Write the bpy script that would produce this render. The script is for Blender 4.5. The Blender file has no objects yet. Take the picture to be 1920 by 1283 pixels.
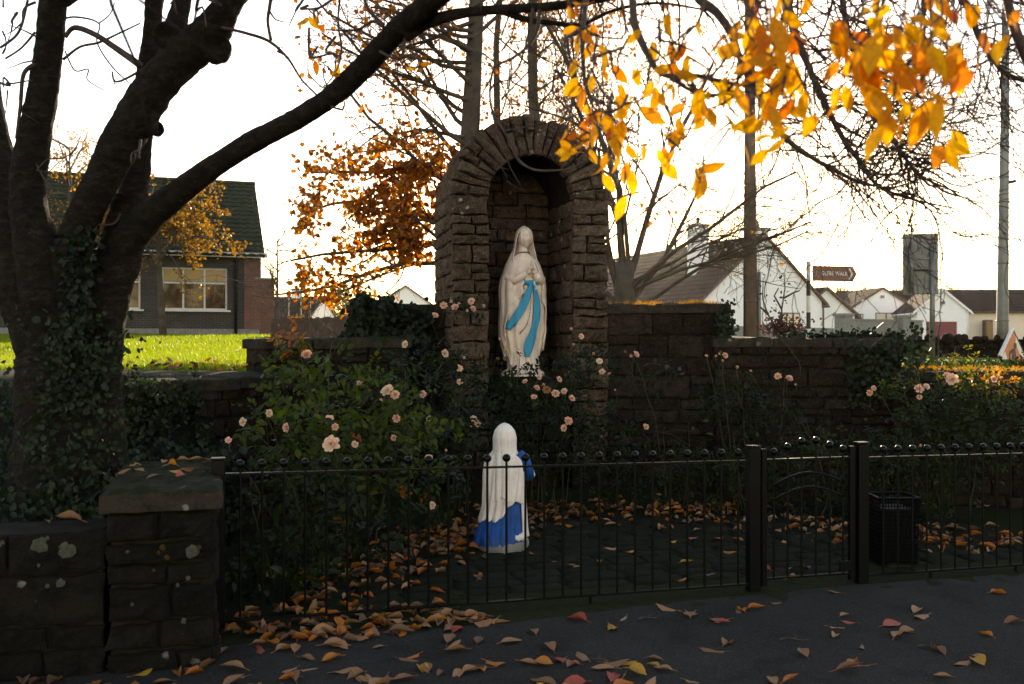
import bpy, math, random
from mathutils import Vector, Matrix, noise
import numpy as np

# ------------------------------------------------------------------ camera, sky, sun, exposure
sc = bpy.context.scene
COL = sc.collection
F = 1867.0            # focal length in photo pixels (35 mm on 36 mm / 1920 px)
EYE = 1.6             # eye height
HZ = 650.0            # photo row of the horizon
SUN_AZ = math.atan2(0.138, 1.0)
SUN_EL = math.radians(12.6)

cam = bpy.data.cameras.new('camera')
camo = bpy.data.objects.new('camera', cam); COL.objects.link(camo)
cam.sensor_width = 36; cam.lens = 35.0
cam.shift_y = (HZ - 641.5) / 1920.0
cam.clip_start = 0.05; cam.clip_end = 9000
cam.dof.use_dof = True; cam.dof.focus_distance = 9.3; cam.dof.aperture_fstop = 3.5
camo.location = (0, 0, EYE); camo.rotation_euler = (math.radians(90), 0, 0)
sc.camera = camo

world = bpy.data.worlds.new('World'); sc.world = world; world.use_nodes = True
wn = world.node_tree.nodes; wl = world.node_tree.links
sky = wn.new('ShaderNodeTexSky'); sky.sky_type = 'NISHITA'; sky.sun_disc = False
sky.sun_elevation = SUN_EL; sky.sun_rotation = SUN_AZ
sky.air_density = 1.2; sky.dust_density = 0.4; sky.ozone_density = 0.0
bg = wn['Background']; bg.inputs['Strength'].default_value = 0.15
tint = wn.new('ShaderNodeMix'); tint.data_type = 'RGBA'; tint.blend_type = 'MULTIPLY'; tint.inputs[0].default_value = 1.0
tint.inputs[7].default_value = (1.12, 0.98, 0.97, 1)          # the photograph's warm white balance
wl.new(sky.outputs['Color'], tint.inputs[6]); wl.new(tint.outputs[2], bg.inputs['Color'])

sun = bpy.data.lights.new('sun', 'SUN'); sun.energy = 5.0; sun.angle = math.radians(0.5)
sun.color = (1.0, 0.80, 0.56)
suno = bpy.data.objects.new('sun', sun); COL.objects.link(suno)
sd = Vector((math.sin(SUN_AZ) * math.cos(SUN_EL), math.cos(SUN_AZ) * math.cos(SUN_EL), math.sin(SUN_EL)))
suno.rotation_euler = sd.to_track_quat('Z', 'Y').to_euler()
suno.location = sd * 50

vs = sc.view_settings
vs.view_transform = 'Standard'; vs.look = 'None'; vs.exposure = 1.45; vs.gamma = 1.0; vs.use_curve_mapping = False
sc.cycles.use_denoising = True
sc.cycles.max_bounces = 8; sc.cycles.diffuse_bounces = 3; sc.cycles.glossy_bounces = 3
sc.cycles.transmission_bounces = 4; sc.cycles.volume_bounces = 0; sc.cycles.transparent_max_bounces = 6
sc.cycles.sample_clamp_indirect = 6.0

# ------------------------------------------------------------------ helpers
RND = random.Random(11)
def PG(px, d, z): return Vector(((px - 960) / F * d, d, z))
def P(px, py, d): return Vector(((px - 960) / F * d, d, EYE + (HZ - py) / F * d))
def lerp(a, b, t): return a + (b - a) * t
def smooth(a, b, x):
    t = max(0.0, min(1.0, (x - a) / (b - a))); return t * t * (3 - 2 * t)
def interp(tab, x):
    if x <= tab[0][0]: return tab[0][1:]
    for i in range(len(tab) - 1):
        if x <= tab[i + 1][0]:
            t = (x - tab[i][0]) / (tab[i + 1][0] - tab[i][0])
            return [lerp(a, b, t) for a, b in zip(tab[i][1:], tab[i + 1][1:])]
    return tab[-1][1:]
ORG = {}
def tag(o, label, cat, group=None):
    o['label'] = label; o['category'] = cat
    if group: o['group'] = group
    return o
def thing(name, label, cat, loc=(0, 0, 0), group=None):
    o = bpy.data.objects.new(name, None); COL.objects.link(o)
    o.location = loc; o.empty_display_size = 0.1; ORG[o.name] = Vector(loc)
    return tag(o, label, cat, group)
def place(mesh, name, parent, loc, rot=(0, 0, 0), scale=(1, 1, 1), mat=None):
    o = bpy.data.objects.new(name, mesh); COL.objects.link(o)
    po = ORG[parent.name] if parent else Vector((0, 0, 0))
    o.parent = parent; o.location = Vector(loc) - po; o.rotation_euler = rot; o.scale = scale
    ORG[o.name] = Vector(loc)
    if mat:
        if mesh.materials:
            if mesh.materials[0] != mat:
                o.material_slots[0].link = 'OBJECT'; o.material_slots[0].material = mat
        else: mesh.materials.append(mat)
    return o

class MB:
    """collects shapes in world space; build() links them as one mesh object"""
    def __init__(s): s.v = []; s.f = []
    def quad(s, a, b, c, d):
        n = len(s.v); s.v += [a, b, c, d]; s.f.append((n, n + 1, n + 2, n + 3)); return s
    def poly(s, pts):
        n = len(s.v); s.v += list(pts); s.f.append(tuple(range(n, n + len(pts)))); return s
    def box(s, c, size, rz=0.0, M=None):
        c = Vector(c); hx, hy, hz = size[0] / 2, size[1] / 2, size[2] / 2
        m = M if M else Matrix.Rotation(rz, 3, 'Z')
        n = len(s.v)
        for z in (-hz, hz):
            for x, y in ((-hx, -hy), (hx, -hy), (hx, hy), (-hx, hy)):
                s.v.append(c + m @ Vector((x, y, z)))
        for q in ((3, 2, 1, 0), (4, 5, 6, 7), (0, 1, 5, 4), (1, 2, 6, 5), (2, 3, 7, 6), (3, 0, 4, 7)):
            s.f.append(tuple(n + i for i in q))
        return s
    def bevbox(s, c, size, b, rz=0.0):
        """box with chamfered vertical and top edges"""
        c = Vector(c); hx, hy, hz = size[0] / 2, size[1] / 2, size[2] / 2
        m = Matrix.Rotation(rz, 3, 'Z')
        def ring(ix, iy, z, k):
            o = [(-ix + k, -iy), (ix - k, -iy), (ix, -iy + k), (ix, iy - k), (ix - k, iy), (-ix + k, iy), (-ix, iy - k), (-ix, -iy + k)]
            return [c + m @ Vector((x, y, z)) for x, y in o]
        n = len(s.v)
        rings = [ring(hx, hy, -hz, b), ring(hx, hy, hz - b, b), ring(hx - b, hy - b, hz, b * .6)]
        for r in rings: s.v += r
        for k in range(2):
            for i in range(8):
                j = (i + 1) % 8
                s.f.append((n + k * 8 + i, n + k * 8 + j, n + k * 8 + 8 + j, n + k * 8 + 8 + i))
        s.f.append(tuple(n + 16 + i for i in range(8))); s.f.append(tuple(n + 7 - i for i in range(8)))
        return s
    def tube(s, pts, rad, n=6, cap=True):
        pts = [Vector(p) for p in pts]
        m = len(pts)
        if not hasattr(rad, '__len__'): rad = [rad] * m
        t = (pts[1] - pts[0]).normalized()
        up = Vector((0, 0, 1)) if abs(t.z) < 0.9 else Vector((1, 0, 0))
        u = t.cross(up).normalized()
        b0 = len(s.v)
        cs = [(math.cos(2 * math.pi * k / n), math.sin(2 * math.pi * k / n)) for k in range(n)]
        for i in range(m):
            if i == 0: t = pts[1] - pts[0]
            elif i == m - 1: t = pts[-1] - pts[-2]
            else: t = pts[i + 1] - pts[i - 1]
            if t.length < 1e-9: t = Vector((0, 0, 1))
            t.normalize()
            u = u - t * u.dot(t)
            if u.length < 1e-6: u = t.orthogonal()
            u.normalize(); w = t.cross(u)
            for c, q in cs: s.v.append(pts[i] + (u * c + w * q) * rad[i])
        for i in range(m - 1):
            for k in range(n):
                j = (k + 1) % n
                a = b0 + i * n
                s.f.append((a + k, a + j, a + n + j, a + n + k))
        if cap:
            s.f.append(tuple(b0 + n - 1 - k for k in range(n)))
            s.f.append(tuple(b0 + (m - 1) * n + k for k in range(n)))
        return s
    def ball(s, c, r, nu=10, nv=6, sz=1.0):
        c = Vector(c); b0 = len(s.v)
        s.v.append(c + Vector((0, 0, -r * sz)))
        for i in range(1, nv):
            a = -math.pi / 2 + math.pi * i / nv
            for k in range(nu):
                h = 2 * math.pi * k / nu
                s.v.append(c + Vector((r * math.cos(a) * math.cos(h), r * math.cos(a) * math.sin(h), r * sz * math.sin(a))))
        s.v.append(c + Vector((0, 0, r * sz)))
        for k in range(nu): s.f.append((b0, b0 + 1 + (k + 1) % nu, b0 + 1 + k))
        for i in range(nv - 2):
            for k in range(nu):
                a = b0 + 1 + i * nu; j = (k + 1) % nu
                s.f.append((a + k, a + j, a + nu + j, a + nu + k))
        a = b0 + 1 + (nv - 2) * nu; top = len(s.v) - 1
        for k in range(nu): s.f.append((a + k, a + (k + 1) % nu, top))
        return s
    def grid(s, fn, nu, nv, closed=False):
        """fn(i, j) -> Vector, i in 0..nu-1 (wraps when closed), j in 0..nv-1"""
        b0 = len(s.v)
        for j in range(nv):
            for i in range(nu): s.v.append(fn(i, j))
        for j in range(nv - 1):
            for i in range(nu if closed else nu - 1):
                k = (i + 1) % nu
                s.f.append((b0 + j * nu + i, b0 + j * nu + k, b0 + (j + 1) * nu + k, b0 + (j + 1) * nu + i))
        return s
    def mesh(s, name, origin=(0, 0, 0), smooth=False):
        o = Vector(origin)
        me = bpy.data.meshes.new(name)
        me.from_pydata([tuple(Vector(v) - o) for v in s.v], [], s.f)
        if smooth: me.polygons.foreach_set('use_smooth', [True] * len(me.polygons))
        me.update()
        return me
    def build(s, name, mat, parent=None, smooth=False, origin=None, kind=None):
        if origin is None: origin = ORG[parent.name] if parent else Vector((0, 0, 0))
        me = s.mesh(name, origin, smooth)
        o = place(me, name, parent, origin, mat=mat)
        if kind: o['kind'] = kind
        return o

def np_mesh(name, verts, faces, mat, parent=None, smooth=False, kind=None):
    """verts (n,3) array, faces (m,k) array of equal-size polygons, given in world space"""
    verts = np.asarray(verts, dtype=np.float32); faces = np.asarray(faces, dtype=np.int32)
    og = ORG[parent.name] if parent else Vector((0, 0, 0))
    me = bpy.data.meshes.new(name)
    me.vertices.add(len(verts)); me.vertices.foreach_set('co', (verts - np.array(og, dtype=np.float32)).ravel())
    m, k = faces.shape
    me.loops.add(m * k); me.loops.foreach_set('vertex_index', faces.ravel())
    me.polygons.add(m); me.polygons.foreach_set('loop_start', np.arange(0, m * k, k, dtype=np.int32))
    try: me.polygons.foreach_set('loop_total', np.full(m, k, dtype=np.int32))
    except Exception: pass
    if smooth: me.polygons.foreach_set('use_smooth', np.ones(m, dtype=bool))
    me.update(); me.validate()
    o = place(me, name, parent, og, mat=mat)
    if kind: o['kind'] = kind
    return o

# ------------------------------------------------------------------ materials
def _mat(name):
    m = bpy.data.materials.new(name); m.use_nodes = True
    nt = m.node_tree; b = nt.nodes['Principled BSDF']
    return m, nt, b
def N(nt, typ, **kw):
    n = nt.nodes.new(typ)
    for k, v in kw.items(): setattr(n, k, v)
    return n
def ramp(nt, fac, stops):
    r = N(nt, 'ShaderNodeValToRGB'); el = r.color_ramp.elements
    while len(el) < len(stops): el.new(0.5)
    for e, (p, c) in zip(el, stops): e.position = p; e.color = (*c, 1)
    nt.links.new(fac, r.inputs['Fac']); return r.outputs['Color']
def mixc(nt, fac, a, b):
    m = N(nt, 'ShaderNodeMix', data_type='RGBA')
    if isinstance(fac, float): m.inputs[0].default_value = fac
    else: nt.links.new(fac, m.inputs[0])
    for s, v in ((6, a), (7, b)):
        if isinstance(v, tuple): m.inputs[s].default_value = (*v, 1)
        else: nt.links.new(v, m.inputs[s])
    return m.outputs[2]
def noise_tex(nt, scale, detail=4, rough=0.6, vec=None):
    n = N(nt, 'ShaderNodeTexNoise'); n.inputs['Scale'].default_value = scale
    n.inputs['Detail'].default_value = detail; n.inputs['Roughness'].default_value = rough
    if vec is None:
        g = N(nt, 'ShaderNodeNewGeometry'); vec = g.outputs['Position']
    nt.links.new(vec, n.inputs['Vector']); return n
def mapr(nt, v, a, b, c=0.0, d=1.0):
    m = N(nt, 'ShaderNodeMapRange'); m.inputs[1].default_value = a; m.inputs[2].default_value = b
    m.inputs[3].default_value = c; m.inputs[4].default_value = d
    nt.links.new(v, m.inputs[0]); return m.outputs[0]
def bump(nt, b, h, strength, dist=0.02):
    bp = N(nt, 'ShaderNodeBump'); bp.inputs['Strength'].default_value = strength; bp.inputs['Distance'].default_value = dist
    nt.links.new(h, bp.inputs['Height']); nt.links.new(bp.outputs[0], b.inputs['Normal'])
def mat_noise(name, c1, c2, scale=8.0, rough=0.8, bmp=0.3, dist=0.01, spec=0.3, c3=None):
    m, nt, b = _mat(name)
    n = noise_tex(nt, scale)
    st = [(0.3, c1), (0.7, c2)] if c3 is None else [(0.28, c1), (0.5, c2), (0.72, c3)]
    nt.links.new(ramp(nt, n.outputs['Fac'], st), b.inputs['Base Color'])
    b.inputs['Roughness'].default_value = rough; b.inputs['Specular IOR Level'].default_value = spec
    if bmp:
        n2 = noise_tex(nt, scale * 4, 5, 0.65); bump(nt, b, n2.outputs['Fac'], bmp, dist)
    return m
def mat_stone(name, tints, lichen=0.5, moss=0.5, mosscol=(0.035, 0.05, 0.012)):
    m, nt, b = _mat(name)
    oi = N(nt, 'ShaderNodeObjectInfo')
    base = ramp(nt, oi.outputs['Random'], [(i / (len(tints) - 1), t) for i, t in enumerate(tints)])
    n1 = noise_tex(nt, 9.0, 8, 0.72)
    dark = mixc(nt, mapr(nt, n1.outputs['Fac'], 0.42, 0.68), base, tuple(0.42 * x for x in tints[0]))
    n2 = noise_tex(nt, 60.0, 3, 0.6)
    sp = mixc(nt, mapr(nt, n2.outputs['Fac'], 0.52, 0.66, 0.0, 0.35), dark, tuple(min(.34, 2.1 * x) for x in tints[-1]))
    # pale lichen spots
    vo = N(nt, 'ShaderNodeTexVoronoi'); vo.inputs['Scale'].default_value = 9.0
    g = N(nt, 'ShaderNodeNewGeometry'); wob = noise_tex(nt, 25.0, 3)
    add = N(nt, 'ShaderNodeVectorMath', operation='MULTIPLY_ADD')
    nt.links.new(wob.outputs['Color'], add.inputs[0]); add.inputs[1].default_value = (0.06, 0.06, 0.06)
    nt.links.new(g.outputs['Position'], add.inputs[2]); nt.links.new(add.outputs[0], vo.inputs['Vector'])
    spot = mapr(nt, vo.outputs['Distance'], 0.16, 0.24, 1.0, 0.0)
    n3 = noise_tex(nt, 2.3, 2); gate = mapr(nt, n3.outputs['Fac'], 0.56, 0.66, 0.0, lichen)
    mu = N(nt, 'ShaderNodeMath', operation='MULTIPLY'); nt.links.new(spot, mu.inputs[0]); nt.links.new(gate, mu.inputs[1])
    li = mixc(nt, mu.outputs[0], sp, (0.42, 0.42, 0.36))
    # moss where it faces up and in damp patches
    sx = N(nt, 'ShaderNodeSeparateXYZ'); nt.links.new(g.outputs['Normal'], sx.inputs[0])
    n4 = noise_tex(nt, 3.5, 5, 0.7)
    upm = mapr(nt, sx.outputs['Z'], 0.1, 0.8, 0.0, 0.34)
    ad = N(nt, 'ShaderNodeMath', operation='ADD'); nt.links.new(upm, ad.inputs[0]); nt.links.new(n4.outputs['Fac'], ad.inputs[1])
    mg = mapr(nt, ad.outputs[0], 0.60, 0.78, 0.0, moss)
    fin = mixc(nt, mg, li, mosscol)
    nt.links.new(fin, b.inputs['Base Color'])
    b.inputs['Roughness'].default_value = 0.92; b.inputs['Specular IOR Level'].default_value = 0.12
    nb = noise_tex(nt, 26.0, 8, 0.75); bump(nt, b, nb.outputs['Fac'], 1.0, 0.035)
    return m
def mat_leaf(name, cols, trans=0.5, tscale=1.6, rough=0.5, var=0.3, spec=0.35):
    """leaf: diffuse front plus light through the blade; cols = ramp picked per leaf"""
    m, nt, b = _mat(name)
    oi = N(nt, 'ShaderNodeObjectInfo')
    n = noise_tex(nt, 9.0, 2)
    ad = N(nt, 'ShaderNodeMath', operation='MULTIPLY_ADD'); ad.inputs[1].default_value = var * 2.0
    nt.links.new(n.outputs['Fac'], ad.inputs[0])
    sub = N(nt, 'ShaderNodeMath', operation='SUBTRACT'); nt.links.new(oi.outputs['Random'], sub.inputs[0]); sub.inputs[1].default_value = var
    nt.links.new(sub.outputs[0], ad.inputs[2])
    col = ramp(nt, ad.outputs[0], [(i / max(1, len(cols) - 1), c) for i, c in enumerate(cols)])
    # fine mottling
    n2 = noise_tex(nt, 120.0, 3); mot = mapr(nt, n2.outputs['Fac'], 0.3, 0.7, 0.72, 1.12)
    mm = N(nt, 'ShaderNodeMix', data_type='RGBA', blend_type='MULTIPLY'); mm.inputs[0].default_value = 1.0
    nt.links.new(col, mm.inputs[6]); nt.links.new(mot, mm.inputs[7]); col = mm.outputs[2]
    nt.links.new(col, b.inputs['Base Color']); b.inputs['Roughness'].default_value = rough
    b.inputs['Specular IOR Level'].default_value = spec
    tr = N(nt, 'ShaderNodeBsdfTranslucent')
    hs = N(nt, 'ShaderNodeHueSaturation'); hs.inputs['Saturation'].default_value = 1.1; hs.inputs['Value'].default_value = tscale
    nt.links.new(col, hs.inputs['Color']); nt.links.new(hs.outputs[0], tr.inputs['Color'])
    ms = N(nt, 'ShaderNodeMixShader'); ms.inputs[0].default_value = trans
    nt.links.new(b.outputs[0], ms.inputs[1]); nt.links.new(tr.outputs[0], ms.inputs[2])
    nt.links.new(ms.outputs[0], nt.nodes['Material Output'].inputs['Surface'])
    return m
def mat_plain(name, c, rough=0.5, metal=0.0, spec=0.5, coat=0.0, grime=None, scale=6.0):
    m, nt, b = _mat(name)
    n = noise_tex(nt, scale, 5, 0.65)
    g = grime if grime else tuple(0.7 * x for x in c)
    nt.links.new(ramp(nt, n.outputs['Fac'], [(0.35, c), (0.75, g)]), b.inputs['Base Color'])
    b.inputs['Roughness'].default_value = rough; b.inputs['Metallic'].default_value = metal
    b.inputs['Specular IOR Level'].default_value = spec; b.inputs['Coat Weight'].default_value = coat
    return m

M = {}
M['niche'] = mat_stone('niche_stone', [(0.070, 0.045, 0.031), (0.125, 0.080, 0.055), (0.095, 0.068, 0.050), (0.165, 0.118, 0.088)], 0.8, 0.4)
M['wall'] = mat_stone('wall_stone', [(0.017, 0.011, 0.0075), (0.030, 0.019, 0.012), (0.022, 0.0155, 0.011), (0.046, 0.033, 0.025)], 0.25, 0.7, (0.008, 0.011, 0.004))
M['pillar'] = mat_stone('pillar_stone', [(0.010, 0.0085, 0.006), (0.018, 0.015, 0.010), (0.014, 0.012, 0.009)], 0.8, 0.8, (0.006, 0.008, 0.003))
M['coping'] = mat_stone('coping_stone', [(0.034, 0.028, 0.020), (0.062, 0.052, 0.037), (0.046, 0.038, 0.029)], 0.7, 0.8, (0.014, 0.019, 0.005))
M['mortar'] = mat_noise('old_mortar', (0.008, 0.0065, 0.005), (0.022, 0.018, 0.014), 9, 0.95, 0.6, .01, .08)
M['bark'] = None
def mat_bark():
    m, nt, b = _mat('cherry_bark')
    tc = N(nt, 'ShaderNodeNewGeometry'); wp = noise_tex(nt, 4.0, 3)
    ad0 = N(nt, 'ShaderNodeVectorMath', operation='MULTIPLY_ADD'); nt.links.new(wp.outputs['Color'], ad0.inputs[0]); ad0.inputs[1].default_value = (.10, .10, .10); nt.links.new(tc.outputs['Position'], ad0.inputs[2])
    mp = N(nt, 'ShaderNodeMapping'); mp.inputs['Scale'].default_value = (14, 14, 30)
    nt.links.new(ad0.outputs[0], mp.inputs[0])
    n = noise_tex(nt, 1.0, 8, 0.75, mp.outputs[0]); n2 = noise_tex(nt, 6.0, 6, 0.7); n3 = noise_tex(nt, 28.0, 6, 0.75)
    c = ramp(nt, n.outputs['Fac'], [(0.34, (0.007, 0.0055, 0.004)), (0.52, (0.022, 0.016, 0.0115)), (0.74, (0.065, 0.050, 0.039))])
    c = mixc(nt, mapr(nt, n2.outputs['Fac'], 0.52, 0.66, 0.0, 0.8), c, (0.016, 0.020, 0.007))
    c = mixc(nt, mapr(nt, n3.outputs['Fac'], 0.60, 0.72, 0.0, 0.5), c, (0.12, 0.11, 0.09))
    nt.links.new(c, b.inputs['Base Color']); b.inputs['Roughness'].default_value = 0.9; b.inputs['Specular IOR Level'].default_value = 0.15
    ad = N(nt, 'ShaderNodeMath', operation='ADD'); nt.links.new(n.outputs['Fac'], ad.inputs[0]); nt.links.new(n3.outputs['Fac'], ad.inputs[1])
    bump(nt, b, ad.outputs[0], 1.0, 0.04)
    return m
M['bark'] = mat_bark()
M['twig'] = mat_noise('twig_bark', (0.030, 0.020, 0.016), (0.075, 0.05, 0.040), 30, 0.7, 0.3)
M['bark_far'] = mat_noise('far_bark', (0.05, 0.04, 0.028), (0.11, 0.085, 0.06), 6, 0.9, 0.4)
M['cherry'] = mat_leaf('cherry_leaf', [(0.52, 0.15, 0.010), (0.60, 0.27, 0.012), (0.62, 0.33, 0.014), (0.60, 0.25, 0.012), (0.62, 0.36, 0.02), (0.50, 0.10, 0.012)], 0.72, 1.55, 0.5, 0.12)
M['leaf_tan'] = mat_leaf('fallen_tan', [(0.25, 0.135, 0.062), (0.36, 0.20, 0.09), (0.30, 0.155, 0.078), (0.20, 0.10, 0.048)], 0.2, 1.2, 0.65, 0.25)
M['leaf_orange'] = mat_leaf('fallen_orange', [(0.40, 0.13, 0.02), (0.50, 0.20, 0.03), (0.36, 0.09, 0.018)], 0.25, 1.2, 0.55, 0.2)
M['leaf_brown'] = mat_leaf('fallen_brown', [(0.20, 0.10, 0.05), (0.13, 0.07, 0.038), (0.26, 0.14, 0.07)], 0.15, 1.2, 0.7, 0.3)
M['leaf_red'] = mat_leaf('fallen_red', [(0.30, 0.05, 0.03), (0.36, 0.09, 0.06), (0.22, 0.04, 0.02)], 0.2, 1.2, 0.55, 0.2)
M['leaf_yellow'] = mat_leaf('fallen_yellow', [(0.55, 0.32, 0.03), (0.48, 0.26, 0.035)], 0.3, 1.2, 0.55, 0.2)
M['beech'] = mat_leaf('copper_leaf', [(0.09, 0.020, 0.010), (0.34, 0.09, 0.012), (0.12, 0.028, 0.010), (0.44, 0.17, 0.016), (0.15, 0.035, 0.012)], 0.5, 1.5, 0.5, 0.85)
M['birch'] = mat_leaf('birch_leaf', [(0.18, 0.10, 0.02), (0.42, 0.21, 0.03), (0.32, 0.16, 0.03)], 0.5, 1.4, 0.55, 0.6)
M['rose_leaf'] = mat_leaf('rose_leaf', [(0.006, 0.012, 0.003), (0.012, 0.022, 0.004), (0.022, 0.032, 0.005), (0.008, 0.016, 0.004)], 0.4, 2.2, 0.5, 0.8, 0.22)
M['rose_backlit'] = mat_leaf('rose_leaf_backlit', [(0.03, 0.050, 0.006), (0.06, 0.078, 0.008), (0.026, 0.042, 0.006), (0.11, 0.10, 0.010)], 0.5, 2.2, 0.5, 0.8, 0.25)  # rose leaf with the yellow-green of backlight put into its colour
M['autumn_leaf'] = mat_leaf('rose_leaf_autumn', [(0.30, 0.16, 0.02), (0.34, 0.10, 0.02), (0.26, 0.22, 0.02)], 0.5, 1.6, 0.5, 0.6)
M['ivy'] = mat_leaf('ivy_leaf', [(0.006, 0.012, 0.005), (0.011, 0.021, 0.008), (0.018, 0.030, 0.010)], 0.22, 1.6, 0.55, 0.7, 0.22)
M['stem'] = mat_noise('rose_stem', (0.03, 0.04, 0.012), (0.06, 0.045, 0.02), 20, 0.6, 0.2)
M['petal'] = mat_leaf('rose_petal', [(0.82, 0.46, 0.29), (0.86, 0.60, 0.43), (0.84, 0.50, 0.36), (0.84, 0.66, 0.49)], 0.35, 1.1, 0.5, 0.2)
M['dry_petal'] = mat_leaf('dead_rose', [(0.30, 0.15, 0.06), (0.38, 0.20, 0.08)], 0.2, 1.1, 0.7, 0.3)
M['asphalt'] = None
def mat_asphalt():
    m, nt, b = _mat('asphalt')
    n = noise_tex(nt, 1.1, 5, 0.65); n2 = noise_tex(nt, 95.0, 4, 0.75)
    c = ramp(nt, n.outputs['Fac'], [(0.3, (0.022, 0.0205, 0.0185)), (0.7, (0.038, 0.0355, 0.032))])
    c = mixc(nt, mapr(nt, n2.outputs['Fac'], 0.55, 0.72, 0.0, 0.75), c, (0.115, 0.107, 0.097))
    c = mixc(nt, mapr(nt, n2.outputs['Fac'], 0.44, 0.34, 0.0, 0.9), c, (0.012, 0.012, 0.012))
    n5 = noise_tex(nt, 2.6, 5, 0.6); c = mixc(nt, mapr(nt, n5.outputs['Fac'], 0.55, 0.70, 0.0, 0.55), c, (0.014, 0.013, 0.011))
    nt.links.new(c, b.inputs['Base Color']); b.inputs['Roughness'].default_value = 0.95; b.inputs['Specular IOR Level'].default_value = 0.06
    bump(nt, b, n2.outputs['Fac'], 1.0, 0.008); return m
M['asphalt'] = mat_asphalt()
M['moss'] = mat_noise('moss_and_soil', (0.010, 0.010, 0.006), (0.020, 0.027, 0.008), 14, 0.95, 0.9, 0.03, 0.08, (0.016, 0.014, 0.009))
M['soil'] = mat_noise('dark_soil', (0.012, 0.010, 0.008), (0.028, 0.022, 0.016), 12, 0.95, 0.9, 0.03, 0.2)
M['sett'] = mat_stone('courtyard_sett', [(0.020, 0.0185, 0.013), (0.042, 0.038, 0.027), (0.030, 0.028, 0.018)], 0.3, 0.75, (0.009, 0.012, 0.003))
def mat_lawn():
    m, nt, b = _mat('lawn_turf')
    n = noise_tex(nt, 1.5, 4); g = ramp(nt, n.outputs['Fac'], [(.3, (0.045, 0.075, 0.012)), (.7, (0.075, 0.11, 0.018))])
    gm = N(nt, 'ShaderNodeNewGeometry'); sx = N(nt, 'ShaderNodeSeparateXYZ'); nt.links.new(gm.outputs['Position'], sx.inputs[0])
    n2 = noise_tex(nt, 2.5, 4); ma = N(nt, 'ShaderNodeMath', operation='MULTIPLY_ADD'); nt.links.new(n2.outputs['Fac'], ma.inputs[0]); ma.inputs[1].default_value = 1.2; nt.links.new(sx.outputs['Y'], ma.inputs[2])
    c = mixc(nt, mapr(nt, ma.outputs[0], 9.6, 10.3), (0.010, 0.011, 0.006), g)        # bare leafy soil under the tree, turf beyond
    nt.links.new(c, b.inputs['Base Color']); b.inputs['Roughness'].default_value = .95; b.inputs['Specular IOR Level'].default_value = .1
    n3 = noise_tex(nt, 8, 5, .7); bump(nt, b, n3.outputs['Fac'], .8, .05); return m
M['lawn'] = mat_lawn()
M['grass'] = mat_leaf('grass_blade', [(0.10, 0.15, 0.012), (0.15, 0.20, 0.016), (0.20, 0.22, 0.020)], 0.55, 1.7, 0.5, 0.8)
M['iron'] = mat_plain('black_painted_iron', (0.0018, 0.0022, 0.0024), 0.32, 0.0, 0.14, 0.0, (0.004, 0.0045, 0.0045), 20)
M['plaster'] = None
def mat_statue(name, c, dirt, amount):
    m, nt, b = _mat(name)
    n = noise_tex(nt, 6.0, 6, 0.65); n2 = noise_tex(nt, 45.0, 4, 0.6)
    a = mixc(nt, mapr(nt, n.outputs['Fac'], 0.45, 0.75, 0.0, amount), c, dirt)
    a = mixc(nt, mapr(nt, n2.outputs['Fac'], 0.58, 0.75, 0.0, amount * 0.6), a, tuple(0.6 * x for x in dirt))
    nt.links.new(a, b.inputs['Base Color']); b.inputs['Roughness'].default_value = 0.6; b.inputs['Specular IOR Level'].default_value = 0.35
    bump(nt, b, n2.outputs['Fac'], 0.25, 0.004); return m
M['plaster'] = mat_statue('weathered_cream_paint', (0.88, 0.74, 0.62), (0.50, 0.36, 0.26), 0.6)
M['veil_white'] = mat_statue('worn_white_paint', (0.82, 0.74, 0.67), (0.58, 0.50, 0.42), 0.6)
M['sash'] = mat_statue('sky_blue_paint', (0.05, 0.33, 0.55), (0.04, 0.17, 0.28), 0.4)
M['royal'] = mat_statue('royal_blue_paint', (0.009, 0.07, 0.28), (0.004, 0.025, 0.10), 0.8)
M['bead'] = mat_plain('rosary_beads', (0.10, 0.07, 0.05), 0.4)
M['concrete'] = mat_noise('grey_concrete', (0.16, 0.155, 0.14), (0.26, 0.25, 0.23), 7, 0.9, 0.4)

# ------------------------------------------------------------------ ground
FA = math.radians(15.6)                       # the shrine and its railing stand turned by this angle
FX = Vector((math.cos(FA), math.sin(FA), 0)); FY = Vector((-math.sin(FA), math.cos(FA), 0))
FENCE0 = Vector((-1.62, 5.62, 0))
L3A, L3B = Vector((-2.89, 7.1, 0)), Vector((-2.02, 9.0, 0))
def h_upper(x, y):
    d = max(y, 0.1)
    left = lerp(1.36, 1.95, smooth(10, 34, d)); right = lerp(1.33, 1.62, smooth(11, 60, d))
    z = lerp(left, right, smooth(-4.0, 3.0, x * 12.0 / (d + 2)))
    z += 2.0 * smooth(70, 240, d) + 6 * smooth(300, 1400, d)
    if x < -1.4 and y < 12:
        bank = lerp(0.60, 1.36, smooth(5.4, 9.6, y))
        n = (L3B - L3A).normalized(); nx, ny = -n.y, n.x          # points left/behind the wall
        dist = (x - L3A.x) * nx + (y - L3A.y) * ny
        k = smooth(0.0, 0.5, dist) if y > 6.6 else 0.0
        z = lerp(bank, z, max(k * smooth(6.6, 7.6, y), smooth(8.5, 10, y)))
    z += 0.05 * noise.noise(Vector((x * 0.35, y * 0.35, 0))) * smooth(4, 9, d)
    return z
BND = [(-2500, 5.25), (364, 5.25), (366, 8.1), (540, 9.2), (640, 9.75), (760, 10.4), (800, 10.9), (830, 11.7), (1140, 11.9), (1160, 10.8),
       (1370, 10.65), (1690, 10.45), (1960, 9.8), (2300, 9.3), (4600, 9.0)]
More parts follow.
